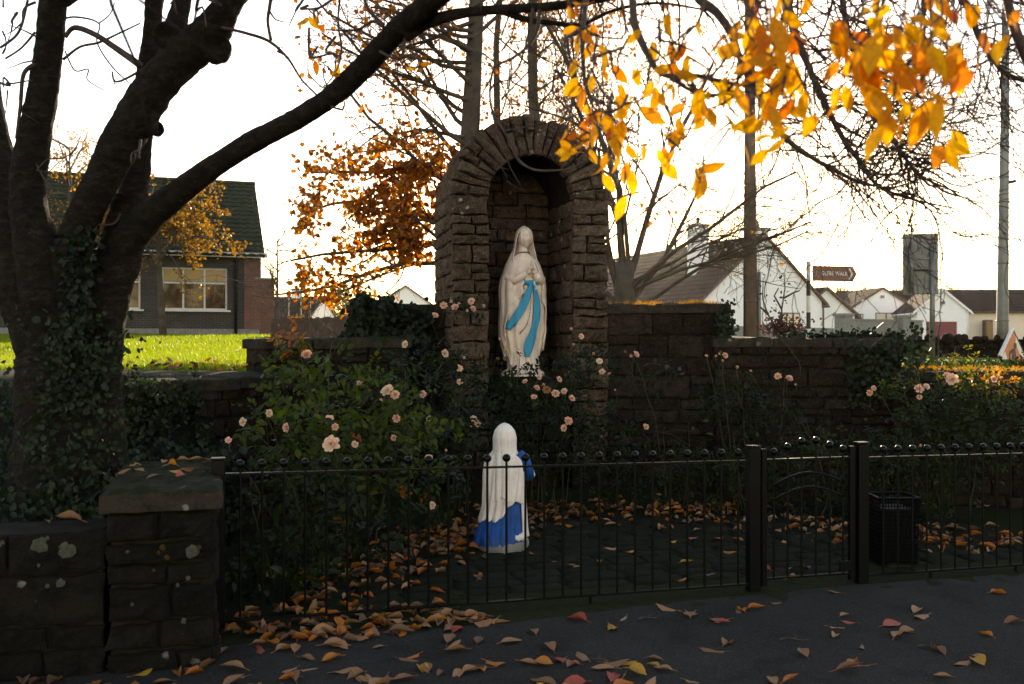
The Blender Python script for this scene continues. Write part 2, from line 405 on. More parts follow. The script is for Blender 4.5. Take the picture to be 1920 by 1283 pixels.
pxs = [-2500, -1800, -1300, -900, -600, -400, -250] + list(range(-150, 364, 24)) + [364, 366] + list(range(380, 2100, 24)) + [2200, 2400, 2800, 3400, 4600]
fr = [0, .01, .03, .06, .1, .16, .24, .33, .43, .55, .7, .9, 1.2, 1.6, 2.1, 2.8, 3.8, 5, 7, 9, 12, 16, 22, 32, 50, 80, 120, 155]
mb = MB()
def _up(i, j):
    d = interp(BND, pxs[i])[0]; d = d + fr[j] * 9
    x = (pxs[i] - 960) / F * d
    return Vector((x, d, h_upper(x, d)))
mb.grid(_up, len(pxs), len(fr))
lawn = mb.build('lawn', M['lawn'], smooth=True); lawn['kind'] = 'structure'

mb = MB().quad(Vector((-1400, -1400, -0.012)), Vector((1400, -1400, -0.012)), Vector((1400, 1400, -0.012)), Vector((-1400, 1400, -0.012)))
o = mb.build('ground', M['soil']); o['kind'] = 'structure'
# asphalt footpath up to a strip of moss below the railing
def fl(u, v, z=0.0): return FENCE0 + FX * u + FY * v + Vector((0, 0, z))
mb = MB()
e = [(-60, -.62), (-2.2, -.40), (-1.2, -.34), (-.4, -.36), (.3, -.30), (.9, -.26), (1.5, -.33), (2.1, -.22), (2.7, -.15), (3.3, -.10), (4.2, -.03), (5.2, -.06), (7, -.05), (60, -.05)]
for k in range(len(e) - 1):
    (u0, v0), (u1, v1) = e[k], e[k + 1]
    n = 8 if u1 - u0 < 3 else 1
    for i in range(n):
        a, b = u0 + (u1 - u0) * i / n, u0 + (u1 - u0) * (i + 1) / n
        w = lambda u: lerp(v0, v1, (u - u0) / (u1 - u0)) + (0.035 * noise.noise(Vector((u * 5, 3.3, 0))) if abs(u) < 6 else 0)
        mb.quad(fl(a, -40, 0.004), fl(b, -40, 0.004), fl(b, w(b), 0.004), fl(a, w(a), 0.004))
o = mb.build('footpath', M['asphalt']); o['kind'] = 'structure'
mb = MB()
def _ms(i, j):
    u = -3 + i * 0.1; v = -0.75 + j * 0.085
    return fl(u, v, -0.004 + 0.006 * smooth(-.45, -.1, v) + 0.014 * max(0, noise.noise(Vector((u * 6, v * 6, 1)))) * smooth(-.5, -.2, v))
mb.grid(_ms, 105, 14)
o = mb.build('moss_verge', M['moss'], smooth=True); o['kind'] = 'structure'
mb = MB()
def _sl(i, j):
    u = -1.2 + i * 0.12; v = 0.3 + j * 0.12
    return fl(u, v, 0.002 + 0.012 * noise.noise(Vector((u * 4, v * 4, 5))) + 0.10 * smooth(3.4, 4.6, v))
mb.grid(_sl, 75, 42)
pav = mb.build('courtyard', M['moss'], smooth=True); pav['kind'] = 'structure'; ORG['courtyard'] = Vector((0, 0, 0))

def rough_block(A, B, C, D, nrm, depth, bulge, nx=5, ny=3, seed=0.0, rock=0.5):
    """a rough stone on the quad A B C D (counter-clockwise from the front): bulging broken face, real depth"""
    A, B, C, D, nrm = Vector(A), Vector(B), Vector(C), Vector(D), Vector(nrm)
    mb = MB(); w = (B - A).length; h = (D - A).length
    def f(i, j):
        u, v = (i / nx, j / ny) if nx < 4 else (.5 - .5 * math.cos(math.pi * i / nx), .5 - .5 * math.cos(math.pi * j / ny))
        p = A * (1 - u) * (1 - v) + B * u * (1 - v) + C * u * v + D * (1 - u) * v
        eu = 1 - abs(2 * u - 1) ** 9; ev = 1 - abs(2 * v - 1) ** 9
        q = p * 9 + Vector((seed, seed * 1.7, 0))
        n = noise.noise(q) * 0.7 + noise.noise(q * 2.7) * 0.6 + noise.noise(q * 6.1) * 0.25
        hgt = bulge * eu * ev * (1 + rock * n * 2.4)
        edge = (1 - eu * ev)
        wob = Vector((noise.noise(q * 1.3 + Vector((7, 0, 0))), noise.noise(q * 1.3 + Vector((0, 9, 0))), noise.noise(q * 1.3 + Vector((0, 0, 4))))) * 0.010 * (1 + edge)
        return p + nrm * hgt + wob
    mb.grid(f, nx + 1, ny + 1)
    # sides
    idx = [i for i in range(nx + 1)] + [(nx + 1) * j + nx for j in range(1, ny + 1)] + [(nx + 1) * ny + i for i in range(nx - 1, -1, -1)] + [(nx + 1) * j for j in range(ny - 1, 0, -1)]
    b0 = len(mb.v)
    for k in idx: mb.v.append(mb.v[k] - nrm * (depth + (mb.v[k] - A).dot(nrm)))
    m = len(idx)
    for k in range(m):
        j = (k + 1) % m
        mb.f.append((idx[j], idx[k], b0 + k, b0 + j))
    mb.f.append(tuple(b0 + m - 1 - k for k in range(m)))
    return mb
def put_stone(parent, mat, A, B, C, D, nrm, depth, bulge, rnd, nx=None, ny=None, name='stone', rock=0.5):
    w = (Vector(B) - Vector(A)).length; h = (Vector(D) - Vector(A)).length
    nx = nx or max(6, min(14, int(w / 0.026))); ny = ny or max(5, min(9, int(h / 0.022)))
    mb = rough_block(A, B, C, D, nrm, depth, bulge, nx, ny, rnd.uniform(0, 90), rock)
    return mb.build(name, mat, parent, smooth=False)
def rubble(W, H, rnd, hmin=.09, hmax=.2, wmin=.16, wmax=.46):
    """coursed rubble: list of (u0, u1, v0, v1)"""
    out = []; v = 0.0
    while v < H - 0.03:
        h = rnd.uniform(hmin, hmax)
        if v + h > H - hmin * .7: h = H - v
        u = 0.0
        while u < W - 0.02:
            w = rnd.uniform(wmin, wmax)
            if u + w > W - wmin * .8: w = W - u
            if h > hmin * 1.6 and w > .2 and rnd.random() < .3:
                k = rnd.uniform(.35, .65) * h
                if rnd.random() < .5 or w < .3: out += [(u, u + w, v, v + k), (u, u + w, v + k, v + h)]
                else:
                    q = rnd.uniform(.4, .6) * w
                    out += [(u, u + q, v, v + k), (u + q, u + w, v, v + k), (u, u + w, v + k, v + h)]
            else: out.append((u, u + w, v, v + h))
            u += w
        v += h
    return out
J = 0.007
def face_stones(parent, mat, O, ux, W, z0, z1, nrm, rnd, bulge=0.015, depth=0.06, skip=None, **kw):
    """rubble stones over the upright rectangle starting at O, W along ux, between z0 and z1"""
    for (a, b, c, d) in rubble(W, z1 - z0, rnd, **kw):
        if skip and skip(O + ux * ((a + b) / 2), z0 + (c + d) / 2): continue
        j = J * rnd.uniform(.6, 1.5); t = lambda: rnd.uniform(-.008, .008)
        q = [O + ux * (uu + t()) + Vector((0, 0, z0 + vv + t())) for uu, vv in ((a + j, c + j), (b - j, c + j), (b - j, d - j), (a + j, d - j))]
        put_stone(parent, mat, *q, nrm, depth, bulge * rnd.uniform(.5, 1.4), rnd)
def stone_wall(name, label, pA, pB, ztop, thick, mat, rnd, z0=0.0, coping=True, ends=(False, False), cop_h=0.07, group=None, bulge=.014, **kw):
    """rubble wall from pA to pB (left to right seen from the courtyard), its face towards the viewer"""
    pA, pB = Vector(pA), Vector(pB); pA.z = pB.z = 0
    ux = (pB - pA).normalized(); W = (pB - pA).length; nrm = Vector((ux.y, -ux.x, 0)); bk = -nrm
    t = thing(name, label, 'stone wall', (pA + pB) / 2 + Vector((0, 0, z0)), group)
    zc = ztop - (cop_h if coping else 0)
    mb = MB(); a, b = pA + bk * .02, pB + bk * .02
    c = (a + b) / 2 + bk * (thick / 2 - .02) + Vector((0, 0, (z0 + zc) / 2 - .15))
    mb.box(c, (W - .03, thick - .04, zc - z0 + .3 - .006), math.atan2(ux.y, ux.x))
    mb.build('mortar_core', M['mortar'], t)
    face_stones(t, mat, pA, ux, W, z0, zc, nrm, rnd, bulge=bulge, **kw)
    if ends[0]: face_stones(t, mat, pA + bk * thick, -bk, thick, z0, zc, -ux, rnd, bulge=bulge, **kw)
    if ends[1]: face_stones(t, mat, pB, bk, thick, z0, zc, ux, rnd, bulge=bulge, **kw)
    if coping:
        u = -.03
        while u < W + .02:
            w = rnd.uniform(.38, .75)
            if u + w > W - .2: w = W + .03 - u
            dz = rnd.uniform(-.008, .008); fo = rnd.uniform(.02, .05)
            A = pA + ux * (u + .006) + nrm * fo + Vector((0, 0, zc + .002)); B = pA + ux * (u + w - .006) + nrm * (fo + rnd.uniform(-.01, .01)) + Vector((0, 0, zc + .002))
            up = Vector((0, 0, cop_h + dz))
            # slab: bulging top, sides down
            put_stone(t, M['coping'], A + up, B + up, B + up + bk * (thick + .06), A + up + bk * (thick + .06), Vector((0, 0, 1)), cop_h + .02, 0.012, rnd, nx=7, ny=5, name='coping_stone', rock=.9)
            u += w
    return t

R1_ = random.Random(5)
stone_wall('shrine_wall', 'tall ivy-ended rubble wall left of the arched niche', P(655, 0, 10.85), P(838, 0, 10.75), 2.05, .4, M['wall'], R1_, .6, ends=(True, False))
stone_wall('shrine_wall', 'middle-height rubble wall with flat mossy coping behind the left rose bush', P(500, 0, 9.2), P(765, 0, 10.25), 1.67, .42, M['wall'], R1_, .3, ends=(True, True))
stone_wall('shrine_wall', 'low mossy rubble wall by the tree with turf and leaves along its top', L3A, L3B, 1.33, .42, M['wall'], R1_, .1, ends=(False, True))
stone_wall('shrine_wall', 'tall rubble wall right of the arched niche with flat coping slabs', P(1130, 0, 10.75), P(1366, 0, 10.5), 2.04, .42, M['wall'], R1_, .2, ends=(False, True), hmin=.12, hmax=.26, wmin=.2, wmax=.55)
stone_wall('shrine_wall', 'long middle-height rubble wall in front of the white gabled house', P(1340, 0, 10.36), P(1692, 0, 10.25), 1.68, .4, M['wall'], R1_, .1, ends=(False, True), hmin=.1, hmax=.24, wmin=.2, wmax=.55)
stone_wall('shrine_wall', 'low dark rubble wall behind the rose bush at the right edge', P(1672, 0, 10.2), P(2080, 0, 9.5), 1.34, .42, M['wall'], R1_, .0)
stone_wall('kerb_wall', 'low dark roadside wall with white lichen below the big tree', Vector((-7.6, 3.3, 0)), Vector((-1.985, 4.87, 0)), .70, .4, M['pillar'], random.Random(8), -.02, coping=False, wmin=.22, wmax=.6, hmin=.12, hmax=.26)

# end pillar of the near wall, slab on top
rp = random.Random(21)
PA = math.radians(17)
px_, py_ = Vector((math.cos(PA), math.sin(PA), 0)), Vector((-math.sin(PA), math.cos(PA), 0))
pc = Vector((-1.50, 5.0, 0)) - px_ * .50             # front-left corner
pil = thing('wall_pillar', 'mossy stone wall end with thick flat capstones and lichen spots beside the railing', 'stone pillar', pc)
mbx = MB().box(pc + px_ * .25 + py_ * .68 + Vector((0, 0, .34)), (.46, 1.32, .88), PA); mbx.build('mortar_core', M['mortar'], pil)
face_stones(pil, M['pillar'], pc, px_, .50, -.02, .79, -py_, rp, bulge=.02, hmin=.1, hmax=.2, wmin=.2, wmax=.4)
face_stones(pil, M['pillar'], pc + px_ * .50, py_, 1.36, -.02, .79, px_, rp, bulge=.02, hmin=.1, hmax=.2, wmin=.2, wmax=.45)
u = -.05
for k, w in enumerate((.5, .44, .5)):
    A = pc - px_ * .02 + py_ * u + Vector((0, 0, .875)); B = pc + px_ * (.535 + rp.uniform(-.012, .012)) + py_ * u + Vector((0, 0, .885 + rp.uniform(-.01, .004)))
    put_stone(pil, M['coping'], A, B, B + py_ * (w - .01), A + py_ * (w - .01), Vector((0, 0, 1)), .083, .014, rp, nx=16, ny=12, name='capstone', rock=1.3)
    u += w
# wall running on from the pillar up to the low wall, deep in ivy
stone_wall('shrine_wall', 'ivy-covered stretch of low wall behind the leaf-strewn capstones', pc + px_ * .54 + py_ * 1.38, pc + px_ * .54 + py_ * 2.6, .82, .5, M['wall'], rp, -.02, coping=True)

M['lichen'] = mat_noise('pale_lichen', (0.045, 0.047, 0.034), (0.10, 0.10, 0.075), 60, .95, .8, .01, .05)
M['lichen_ochre'] = mat_noise('ochre_lichen', (0.035, 0.025, 0.006), (0.065, 0.045, 0.011), 60, .95, .8, .01, .05)
def lichen(parent, c, u, w, n, r, mat, rnd):
    mb = MB(); s0 = rnd.uniform(0, 50)
    def f(i, j):
        a = 2 * math.pi * i / 18; k = [1.0, .9, .55, .0][j]; rr = r * k * (1 + .38 * noise.noise(Vector((math.cos(a) * 1.6 + s0, math.sin(a) * 1.6, 0))) + .18 * noise.noise(Vector((math.cos(a) * 5 + s0, math.sin(a) * 5, 3))))
        return c + u * math.cos(a) * rr + w * math.sin(a) * rr + n * [.0, .002, .003, .0025][j]
    mb.grid(f, 18, 4, True); mb.build('lichen', mat, parent, smooth=True)
ZV = Vector((0, 0, 1)); rli = random.Random(2)
for (fu, z, r, mt) in ((.40, .585, .034, 'lichen'), (.43, .60, .014, 'lichen_ochre'), (.26, .61, .017, 'lichen_ochre'), (.28, .56, .015, 'lichen_ochre'), (.24, .585, .011, 'lichen_ochre'), (.22, .50, .009, 'lichen_ochre'), (.10, .60, .010, 'lichen'), (.38, .45, .012, 'lichen'), (.33, .42, .010, 'lichen'), (.12, .34, .009, 'lichen'), (.36, .24, .014, 'lichen')):
    lichen(pil, pc + px_ * fu - py_ * .028 + ZV * z, px_, ZV, -py_, r, M[mt], rli)
kw = bpy.data.objects['kerb_wall']; ka, kb = Vector((-7.6, 3.3, 0)), Vector((-1.985, 4.87, 0)); kx = (kb - ka).normalized(); kn_ = Vector((kx.y, -kx.x, 0))
for k in range(17):
    s = 5.83 - rli.uniform(.08, .75); z = lerp(.68, .40, rli.random() ** 2.2)
    lichen(kw, ka + kx * s + kn_ * .026 + ZV * z, kx, ZV, kn_, rli.uniform(.008, .034) * (1.2 if z > .6 else .7), M['lichen'], rli)

# ------------------------------------------------------------------ arched niche
NA = math.radians(14)
NC = Vector((0.205, 10.5, 0)); nX = Vector((math.cos(NA), math.sin(NA), 0)); nY = Vector((-math.sin(NA), math.cos(NA), 0)); nN = -nY
ZS = 3.17; RI = .455; RO = .855; ND = 1.15
niche = thing('stone_niche', 'tall arched stone niche with rough voussoirs sheltering the praying statue', 'shrine', NC)
def nP(u, z, v=0.0): return NC + nX * u + nY * v + Vector((0, 0, z))
# core: annular arch shell extruded back, closed behind
mb = MB()
def prof(r, n=24):
    pts = [(-r, 0.0)]; pts += [(-r * math.cos(math.pi * k / n), ZS + r * math.sin(math.pi * k / n)) for k in range(n + 1)]; pts += [(r, 0.0)]
    return pts
po, pi_ = prof(RO - .03), prof(RI + .012)
for k in range(len(po) - 1):
    a, b, c, d = po[k], po[k + 1], pi_[k + 1], pi_[k]
    mb.quad(nP(*a, .03), nP(*d, .03), nP(*c, .03), nP(*b, .03))
    mb.quad(nP(*a, .03), nP(*b, .03), nP(*b, ND), nP(*a, ND))
    mb.quad(nP(*d, .03), nP(*d, ND - .2), nP(*c, ND - .2), nP(*c, .03))
mb.poly([nP(u, z, ND) for u, z in po]); mb.poly([nP(u, z, ND - .2) for u, z in reversed(pi_)])
mb.build('mortar_core', M['mortar'], niche)
rn = random.Random(33)
def skipn(p, z): return False
# pier faces
for s in (-1, 1):
    z = 0.35
    while z < ZS - .02:
        h = rn.uniform(.10, .20)
        if z + h > ZS - .08: h = ZS - z
        u0, u1 = (-RO, -RI) if s < 0 else (RI, RO)
        cuts = [u0, u1] if rn.random() < .35 else [u0, u0 + (u1 - u0) * rn.uniform(.32, .68), u1]
        for k in range(len(cuts) - 1):
            hh = [(z, z + h)]
            if h > .16 and rn.random() < .3 and len(cuts) == 3: q = rn.uniform(.4, .6); hh = [(z, z + h * q), (z + h * q, z + h)]
            for za, zb in hh:
                j = J; ex = .012 * rn.uniform(-1, 1)
                put_stone(niche, M['niche'], nP(cuts[k] + j + ex, za + j), nP(cuts[k + 1] - j + ex, za + j), nP(cuts[k + 1] - j + ex, zb - j), nP(cuts[k] + j + ex, zb - j), nN, .08, .026 * rn.uniform(.5, 1.4), rn, rock=.8)
        z += h
# voussoirs
nv = 19; cuts = [0.0]
for k in range(nv): cuts.append(cuts[-1] + rn.uniform(.75, 1.3))
cuts = [c / cuts[-1] * math.pi for c in cuts]
for k in range(nv):
    a0, a1 = cuts[k] + .012, cuts[k + 1] - .012
    ri = RI + rn.uniform(-.004, .012); ro = RO + rn.uniform(-.05, .035)
    pt = lambda a, r: nP(-r * math.cos(a), ZS + r * math.sin(a), rn.uniform(-.01, .008))
    parts = [(ri, ro)] if rn.random() < .6 else [(ri, lerp(ri, ro, rn.uniform(.4, .65))), None]
    if parts[-1] is None: parts[-1] = (parts[0][1] + .012, ro)
    for (ra, rb) in parts:
        put_stone(niche, M['niche'], pt(a0, rb), pt(a0, ra), pt(a1, ra), pt(a1, rb), nN, .12, .026 * rn.uniform(.5, 1.4), rn, nx=6, ny=4, name='voussoir', rock=.8)
# rough stones over the back of the vault and the outer sides
for s in (-1, 1):
    O = nP(-RO + .02, 0, ND) if s < 0 else nP(RO - .02, 0, .03)
    face_stones(niche, M['niche'], O, -nY if s < 0 else nY, ND - .05, .9, ZS, nX * s, rn, bulge=.018, hmin=.12, hmax=.22, wmin=.25, wmax=.5)
for k in range(11):
    a0, a1 = math.pi * k / 11 + .01, math.pi * (k + 1) / 11 - .01; v = .06
    while v < ND - .05:
        w = rn.uniform(.3, .55)
        if v + w > ND - .25: w = ND - v
        r = RO - .03; am = (a0 + a1) / 2
        pt = lambda a, vv: nP(-r * math.cos(a), ZS + r * math.sin(a), vv)
        put_stone(niche, M['niche'], pt(a0, v + w - .01), pt(a0, v + .01), pt(a1, v + .01), pt(a1, v + w - .01), (-nX * math.cos(am) + Vector((0, 0, math.sin(am)))), .05, .03 * rn.uniform(.5, 1.6), rn, nx=4, ny=4, name='vault_stone')
        v += w
# inner back wall and inner reveals
face_stones(niche, M['niche'], nP(-RI - .01, 0, ND - .21), nX, 2 * RI + .02, 1.2, ZS + RI - .05, nN, rn, bulge=.015, hmin=.12, hmax=.18, wmin=.22, wmax=.45,
            skip=lambda p, z: z > ZS and math.hypot((p - NC).dot(nX), z - ZS) > RI + .02)
face_stones(niche, M['niche'], nP(RI + .005, 0, ND - .22), -nY, ND - .26, 1.2, ZS, -nX, rn, bulge=.015, hmin=.14, hmax=.22, wmin=.28, wmax=.5)
# statue plinth inside the niche
face_stones(niche, M['wall'], nP(-RI + .01, 0, .05), nX, 2 * RI - .02, .3, 1.24, nN, rn, bulge=.02, hmin=.12, hmax=.2, wmin=.22, wmax=.4)
mb = MB(); mb.bevbox(nP(0, .64, .48), (.72, .70, 1.28), .04, NA)
o = mb.build('niche_plinth', M['wall']); tag(o, 'plain stone plinth under the praying statue inside the niche', 'plinth')

# courtyard setts
rs = random.Random(44); cnt = 0; v = .32
while v < 3.3:
    rowh = rs.uniform(.17, .23); u = -.5 + rs.uniform(0, .2)
    while u < 6.3:
        w = rs.uniform(.27, .48); c = fl(u + w / 2, v + rowh / 2)
        px = 960 + c.x / c.y * F
        if 560 < px < 1960 and cnt < 300 and v < 3.0:
            z = .012 + rs.uniform(-.006, .006); g = .016
            q = [fl(u + g, v + g, z), fl(u + w - g, v + g, z + rs.uniform(-.004, .004)), fl(u + w - g, v + rowh - g, z + rs.uniform(-.004, .004)), fl(u + g, v + rowh - g, z)]
            mbk = rough_block(*q, Vector((0, 0, 1)), .03, .014, 4, 3, rs.uniform(0, 90), .9)
            mbk.build('sett', M['sett'], pav, smooth=True); cnt += 1
        u += w
    v += rowh

# ------------------------------------------------------------------ railing and gate
def on_fence(px):
    k = (px - 960) / F; t = math.tan(FA)
    y = (FENCE0.y - FENCE0.x * t) / (1 - k * t)
    return Vector((k * y, y, 0))
def fz(p): return lerp(.88, .838, (p.x + 1.62) / 5.2)          # top rail height along the run
ball_me = None
def fence_bar(parent, p, z0, z1, r=.0075, br=.0255, name='bar'):
    global ball_me
    o = MB().tube([Vector((p.x, p.y, z0)), Vector((p.x, p.y, z1))], r, 8).build(name, M['iron'], parent, smooth=False, origin=p)
    if ball_me is None:
        ball_me = MB().ball((0, 0, 0), 1.0, 14, 9).mesh('ball_finial', (0, 0, 0), True)
    place(ball_me, 'ball_finial', o, Vector((p.x, p.y, z1 + br * .8)), scale=(br,) * 3, mat=M['iron'])
    return o
def rail(parent, a, b, w, h, name):
    c = (a + b) / 2; L = (b - a).length
    d = (b - a).normalized(); y = Vector((-d.y, d.x, 0)).normalized(); z = d.cross(y)
    m = Matrix((d, y, z)).transposed()
    return MB().box(c, (L, w, h), M=m).build(name, M['iron'], parent)
def post(parent, p, ztop, s=.075, name='post'):
    mb = MB().bevbox((p.x, p.y, ztop / 2 - .05), (s, s, ztop + .1), .006, FA)
    mb.bevbox((p.x, p.y, ztop + .004), (s + .006, s + .006, .010), .003, FA)
    return mb.build(name, M['iron'], parent)
def fence_run(name, label, px0, px1, bars, legs, posts):
    a, b = on_fence(px0), on_fence(px1)
    t = thing(name, label, 'railing', Vector((a.x, a.y, 0)), None)
    za, zb = Vector((0, 0, fz(a))), Vector((0, 0, fz(b)))
    rail(t, a + za, b + zb, .028, .011, 'top_rail')
    lo = Vector((0, 0, .05)); rail(t, a + lo, b + lo, .034, .011, 'bottom_rail')
    for x in bars:
        p = on_fence(x); fence_bar(t, p, .045, fz(p) + .034)
    for x in legs:
        p = on_fence(x); MB().box((p.x, p.y, .0), (.014, .014, .10), FA).build('foot', M['iron'], t)
    for x, zt in posts: post(t, on_fence(x), zt)
    return t
bars1 = []
x0, x1 = on_fence(409), on_fence(1412)
n1 = 27
for k in range(n1):
    p = x0.lerp(x1, (k + 1.0) / (n1 + .9)); bars1.append(960 + p.x / p.y * F)
fence_run('railing', 'long black iron railing with ball finials left of the gate', 409, 1412, bars1, [785, 1107], [(409, .965), (1412, .945)])
x0, x1 = on_fence(1624), on_fence(2300)
bars2 = []
for k in range(18):
    p = x0 + (x1 - x0).normalized() * (.135 + .116 * k); bars2.append(960 + p.x / p.y * F)
fence_run('railing', 'black iron ball-topped railing running off at the right edge', 1615, 960 + F * ((x0 + (x1 - x0).normalized() * 2.2).x / (x0 + (x1 - x0).normalized() * 2.2).y), bars2, [1745, 1905], [(1615, .947)])
ga, gb = on_fence(1431), on_fence(1597)
gate = thing('gate', 'small black iron gate with arched middle bars and stepped ball finials', 'gate', Vector((ga.x, ga.y, 0)))
for p in (ga, gb): MB().bevbox((p.x, p.y, .48), (.04, .04, .90), .005, FA).build('stile', M['iron'], gate)
zt = Vector((0, 0, .855)); rail(gate, ga + zt, gb + zt, .026, .012, 'top_rail'); zt = Vector((0, 0, .075)); rail(gate, ga + zt, gb + zt, .03, .012, 'bottom_rail')
gpx = [1451, 1477, 1503, 1530, 1556, 1581]
for x, up in zip(gpx, (.03, .06, .094, .098, .066, .035)): fence_bar(gate, on_fence(x), .07, .86 + up - .004)
for dz, r in ((.0, .008), (-.095, .008)):
    pts = []
    for k in range(13):
        t = k / 12; p = ga.lerp(gb, .1 + .8 * t) - FY * .012
        pts.append(Vector((p.x, p.y, .69 + dz + .075 * math.sin(math.pi * t))))
    MB().tube(pts, r, 6).build('arch_bar', M['iron'], gate, smooth=True)
for k in range(14):                                    # short dividers between the arch bars
    t = (k + .5) / 14; p = ga.lerp(gb, .1 + .8 * t) - FY * .012; z = .69 + .075 * math.sin(math.pi * t)
    MB().tube([Vector((p.x, p.y, z - .095)), Vector((p.x, p.y, z))], .0035, 4).build('arch_divider', M['iron'], gate)
p = gb - FX * .06 - FY * .02
MB().bevbox((p.x, p.y, .13), (.09, .03, .07), .008, FA).build('latch_box', M['iron'], gate)

# wire litter basket behind the railing
bc = P(1672, 0, 7.35); bc.z = 0
bas = thing('litter_basket', 'black wire mesh litter basket standing behind the railing by the gate', 'litter basket', bc)
W = .27; H = .50
mb = MB()
for s in (-1, 1):
    for k in range(14):
        q = -W / 2 + W * k / 13
        for a in ((q, s * W / 2), (s * W / 2, q)):
            mb.tube([bc + Vector((a[0], a[1], .02)), bc + Vector((a[0] * 1.06, a[1] * 1.06, H))], .0035, 4)
for k in range(17):
    z = .02 + (H - .02) * k / 16; w = W / 2 * (1 + .06 * k / 16) + .002
    c = [bc + Vector((x * w, y * w, z)) for x, y in ((-1, -1), (1, -1), (1, 1), (-1, 1), (-1, -1))]
    mb.tube(c, .0035, 4)
mb.build('mesh_sides', M['iron'], bas)
mb = MB(); w = W / 2 * 1.08
mb.tube([bc + Vector((x * w, y * w, H)) for x, y in ((-1, -1), (1, -1), (1, 1), (-1, 1), (-1, -1))], .011, 6); mb.build('rim', M['iron'], bas)
MB().bevbox(bc + Vector((0, 0, .22)), (W * .9, W * .9, .40), .01).build('inner_liner', M['iron'], bas)

# ------------------------------------------------------------------ praying statue in the niche
S0 = nP(.0, 1.30, .36); SA = math.radians(22)
sX = Vector((math.cos(SA), math.sin(SA), 0)); sY = Vector((-math.sin(SA), math.cos(SA), 0))
def sP(x, y, z): return S0 + sX * x + sY * y + Vector((0, 0, z))
st = thing('praying_statue', 'cream statue of a veiled praying woman with blue sash inside the stone niche', 'statue', S0)
PROF = [(0, .185, .16, .0), (.05, .18, .155, 0), (.15, .178, .15, 0), (.28, .195, .155, -.005), (.40, .222, .165, -.008), (.55, .232, .17, -.006), (.75, .236, .172, 0), (.92, .238, .176, 0.0),
        (1.02, .228, .172, 0), (1.10, .205, .158, 0), (1.18, .178, .138, 0), (1.235, .150, .118, 0), (1.275, .112, .096, 0), (1.305, .066, .070, 0), (1.36, .047, .050, .002), (1.44, .046, .05, .003)]
def a0c(z): return interp([(0, 1.15), (.3, 1.0), (.6, .80), (.95, .62), (1.1, .55), (1.25, .45), (1.5, .4)], z)[0]
def body_m(a, z):
    fold = .0
    k = smooth(1.12, .75, z)
    # straight falling folds of the dress, gathered at the waist, swept to one knee
    ph = a * 9 + 1.2 * (1 - z) * math.sin(2.2 * z)
    fr_ = (abs(math.sin(ph)) ** .7 - .5) * .085 + (abs(math.sin(ph * .53 + 1.1)) - .5) * .07
    knee = .10 * math.exp(-((a - .28) / .28) ** 2) * math.exp(-((z - .50) / .22) ** 2)
    front = fr_ * k + knee
    # mantle with long soft folds
    pm = a * 6.5 + .8 * math.sin(3 * z) + z * 1.4
    ma = (abs(math.sin(pm)) ** .8 - .5) * .11 * smooth(1.28, .85, z) + .035 * math.sin(pm * 2.1 + z * 5) * smooth(1.2, .8, z)
    edge = a0c(z) + .09 * math.sin(z * 15 + (1 if a > 0 else 0)) * smooth(1.1, .8, z) * smooth(.1, .3, z)
    s = smooth(edge - .05, edge + .06, abs(a))
    hem = smooth(.10 + .12 * math.sin(a * 3 + 1), .17 + .12 * math.sin(a * 3 + 1), z)
    lip = .07 * math.exp(-((abs(a) - edge - .07) / .09) ** 2) * smooth(.15, .3, z) * smooth(1.2, 1.0, z)
    shrink = lerp(.90, .86, smooth(.9, 1.05, z)) if z < 1.2 else lerp(.86, 1, smooth(1.2, 1.3, z))
    return lerp(shrink + front, 1.0 + ma * hem + lip, s * lerp(.25, 1, hem) if z < .4 else s)
def body_pt(a, z):
    rx, ry, cx = interp(PROF, z); m = body_m(a, z)
    return cx + rx * math.sin(a) * m, -ry * math.cos(a) * m
NA_, NZ_ = 112, 84
mb = MB()
def _b(i, j):
    a = -math.pi + 2 * math.pi * i / NA_; z = 1.44 * j / (NZ_ - 1)
    x, y = body_pt(a, z); return sP(x, y, z)
mb.grid(_b, NA_, NZ_, True)
body = mb.build('robed_figure', M['plaster'], st, smooth=True)
# mantle: a real outer layer with a zig-zag edge, open down the front
def mantle_pt(i, j, nu, nv):
    q = i / (nu - 1) * 2 - 1; sg = 1 if q >= 0 else -1; t = j / (nv - 1)
    hem = .20 + .07 * math.sin(abs(q) * 7 + (1.5 if sg > 0 else 0)) + (.16 if sg < 0 else .0) * smooth(.55, 1, abs(q))
    z = lerp(1.235, hem, t)
    e = a0c(z) + .10 + .13 * math.sin(z * 13 + (0 if sg > 0 else 1.3)) * smooth(1.1, .8, z)
    a = sg * (e + (math.pi - e) * (1 - abs(q)))
    rx, ry, cx = interp(PROF, z)
    pm = a * 6.5 + .8 * math.sin(3 * z) + z * 1.4
    m = 1.055 + (abs(math.sin(pm)) ** .8 - .5) * .12 * smooth(1.2, .8, z) + .03 * math.sin(pm * 2.3 + z * 6) * smooth(1.15, .8, z) + .05 * smooth(.86, 1, abs(q)) * smooth(1.2, .95, z)
    return sP(cx + rx * math.sin(a) * m, -ry * math.cos(a) * m, z)
mb = MB(); mb.grid(lambda i, j: mantle_pt(i, j, 97, 64), 97, 64)
mantle = mb.build('mantle', M['plaster'], body, smooth=True); so = mantle.modifiers.new('t', 'SOLIDIFY'); so.thickness = .012; so.offset = 1
HC = Vector((.010, -.020, 1.478)); HY = math.radians(10)
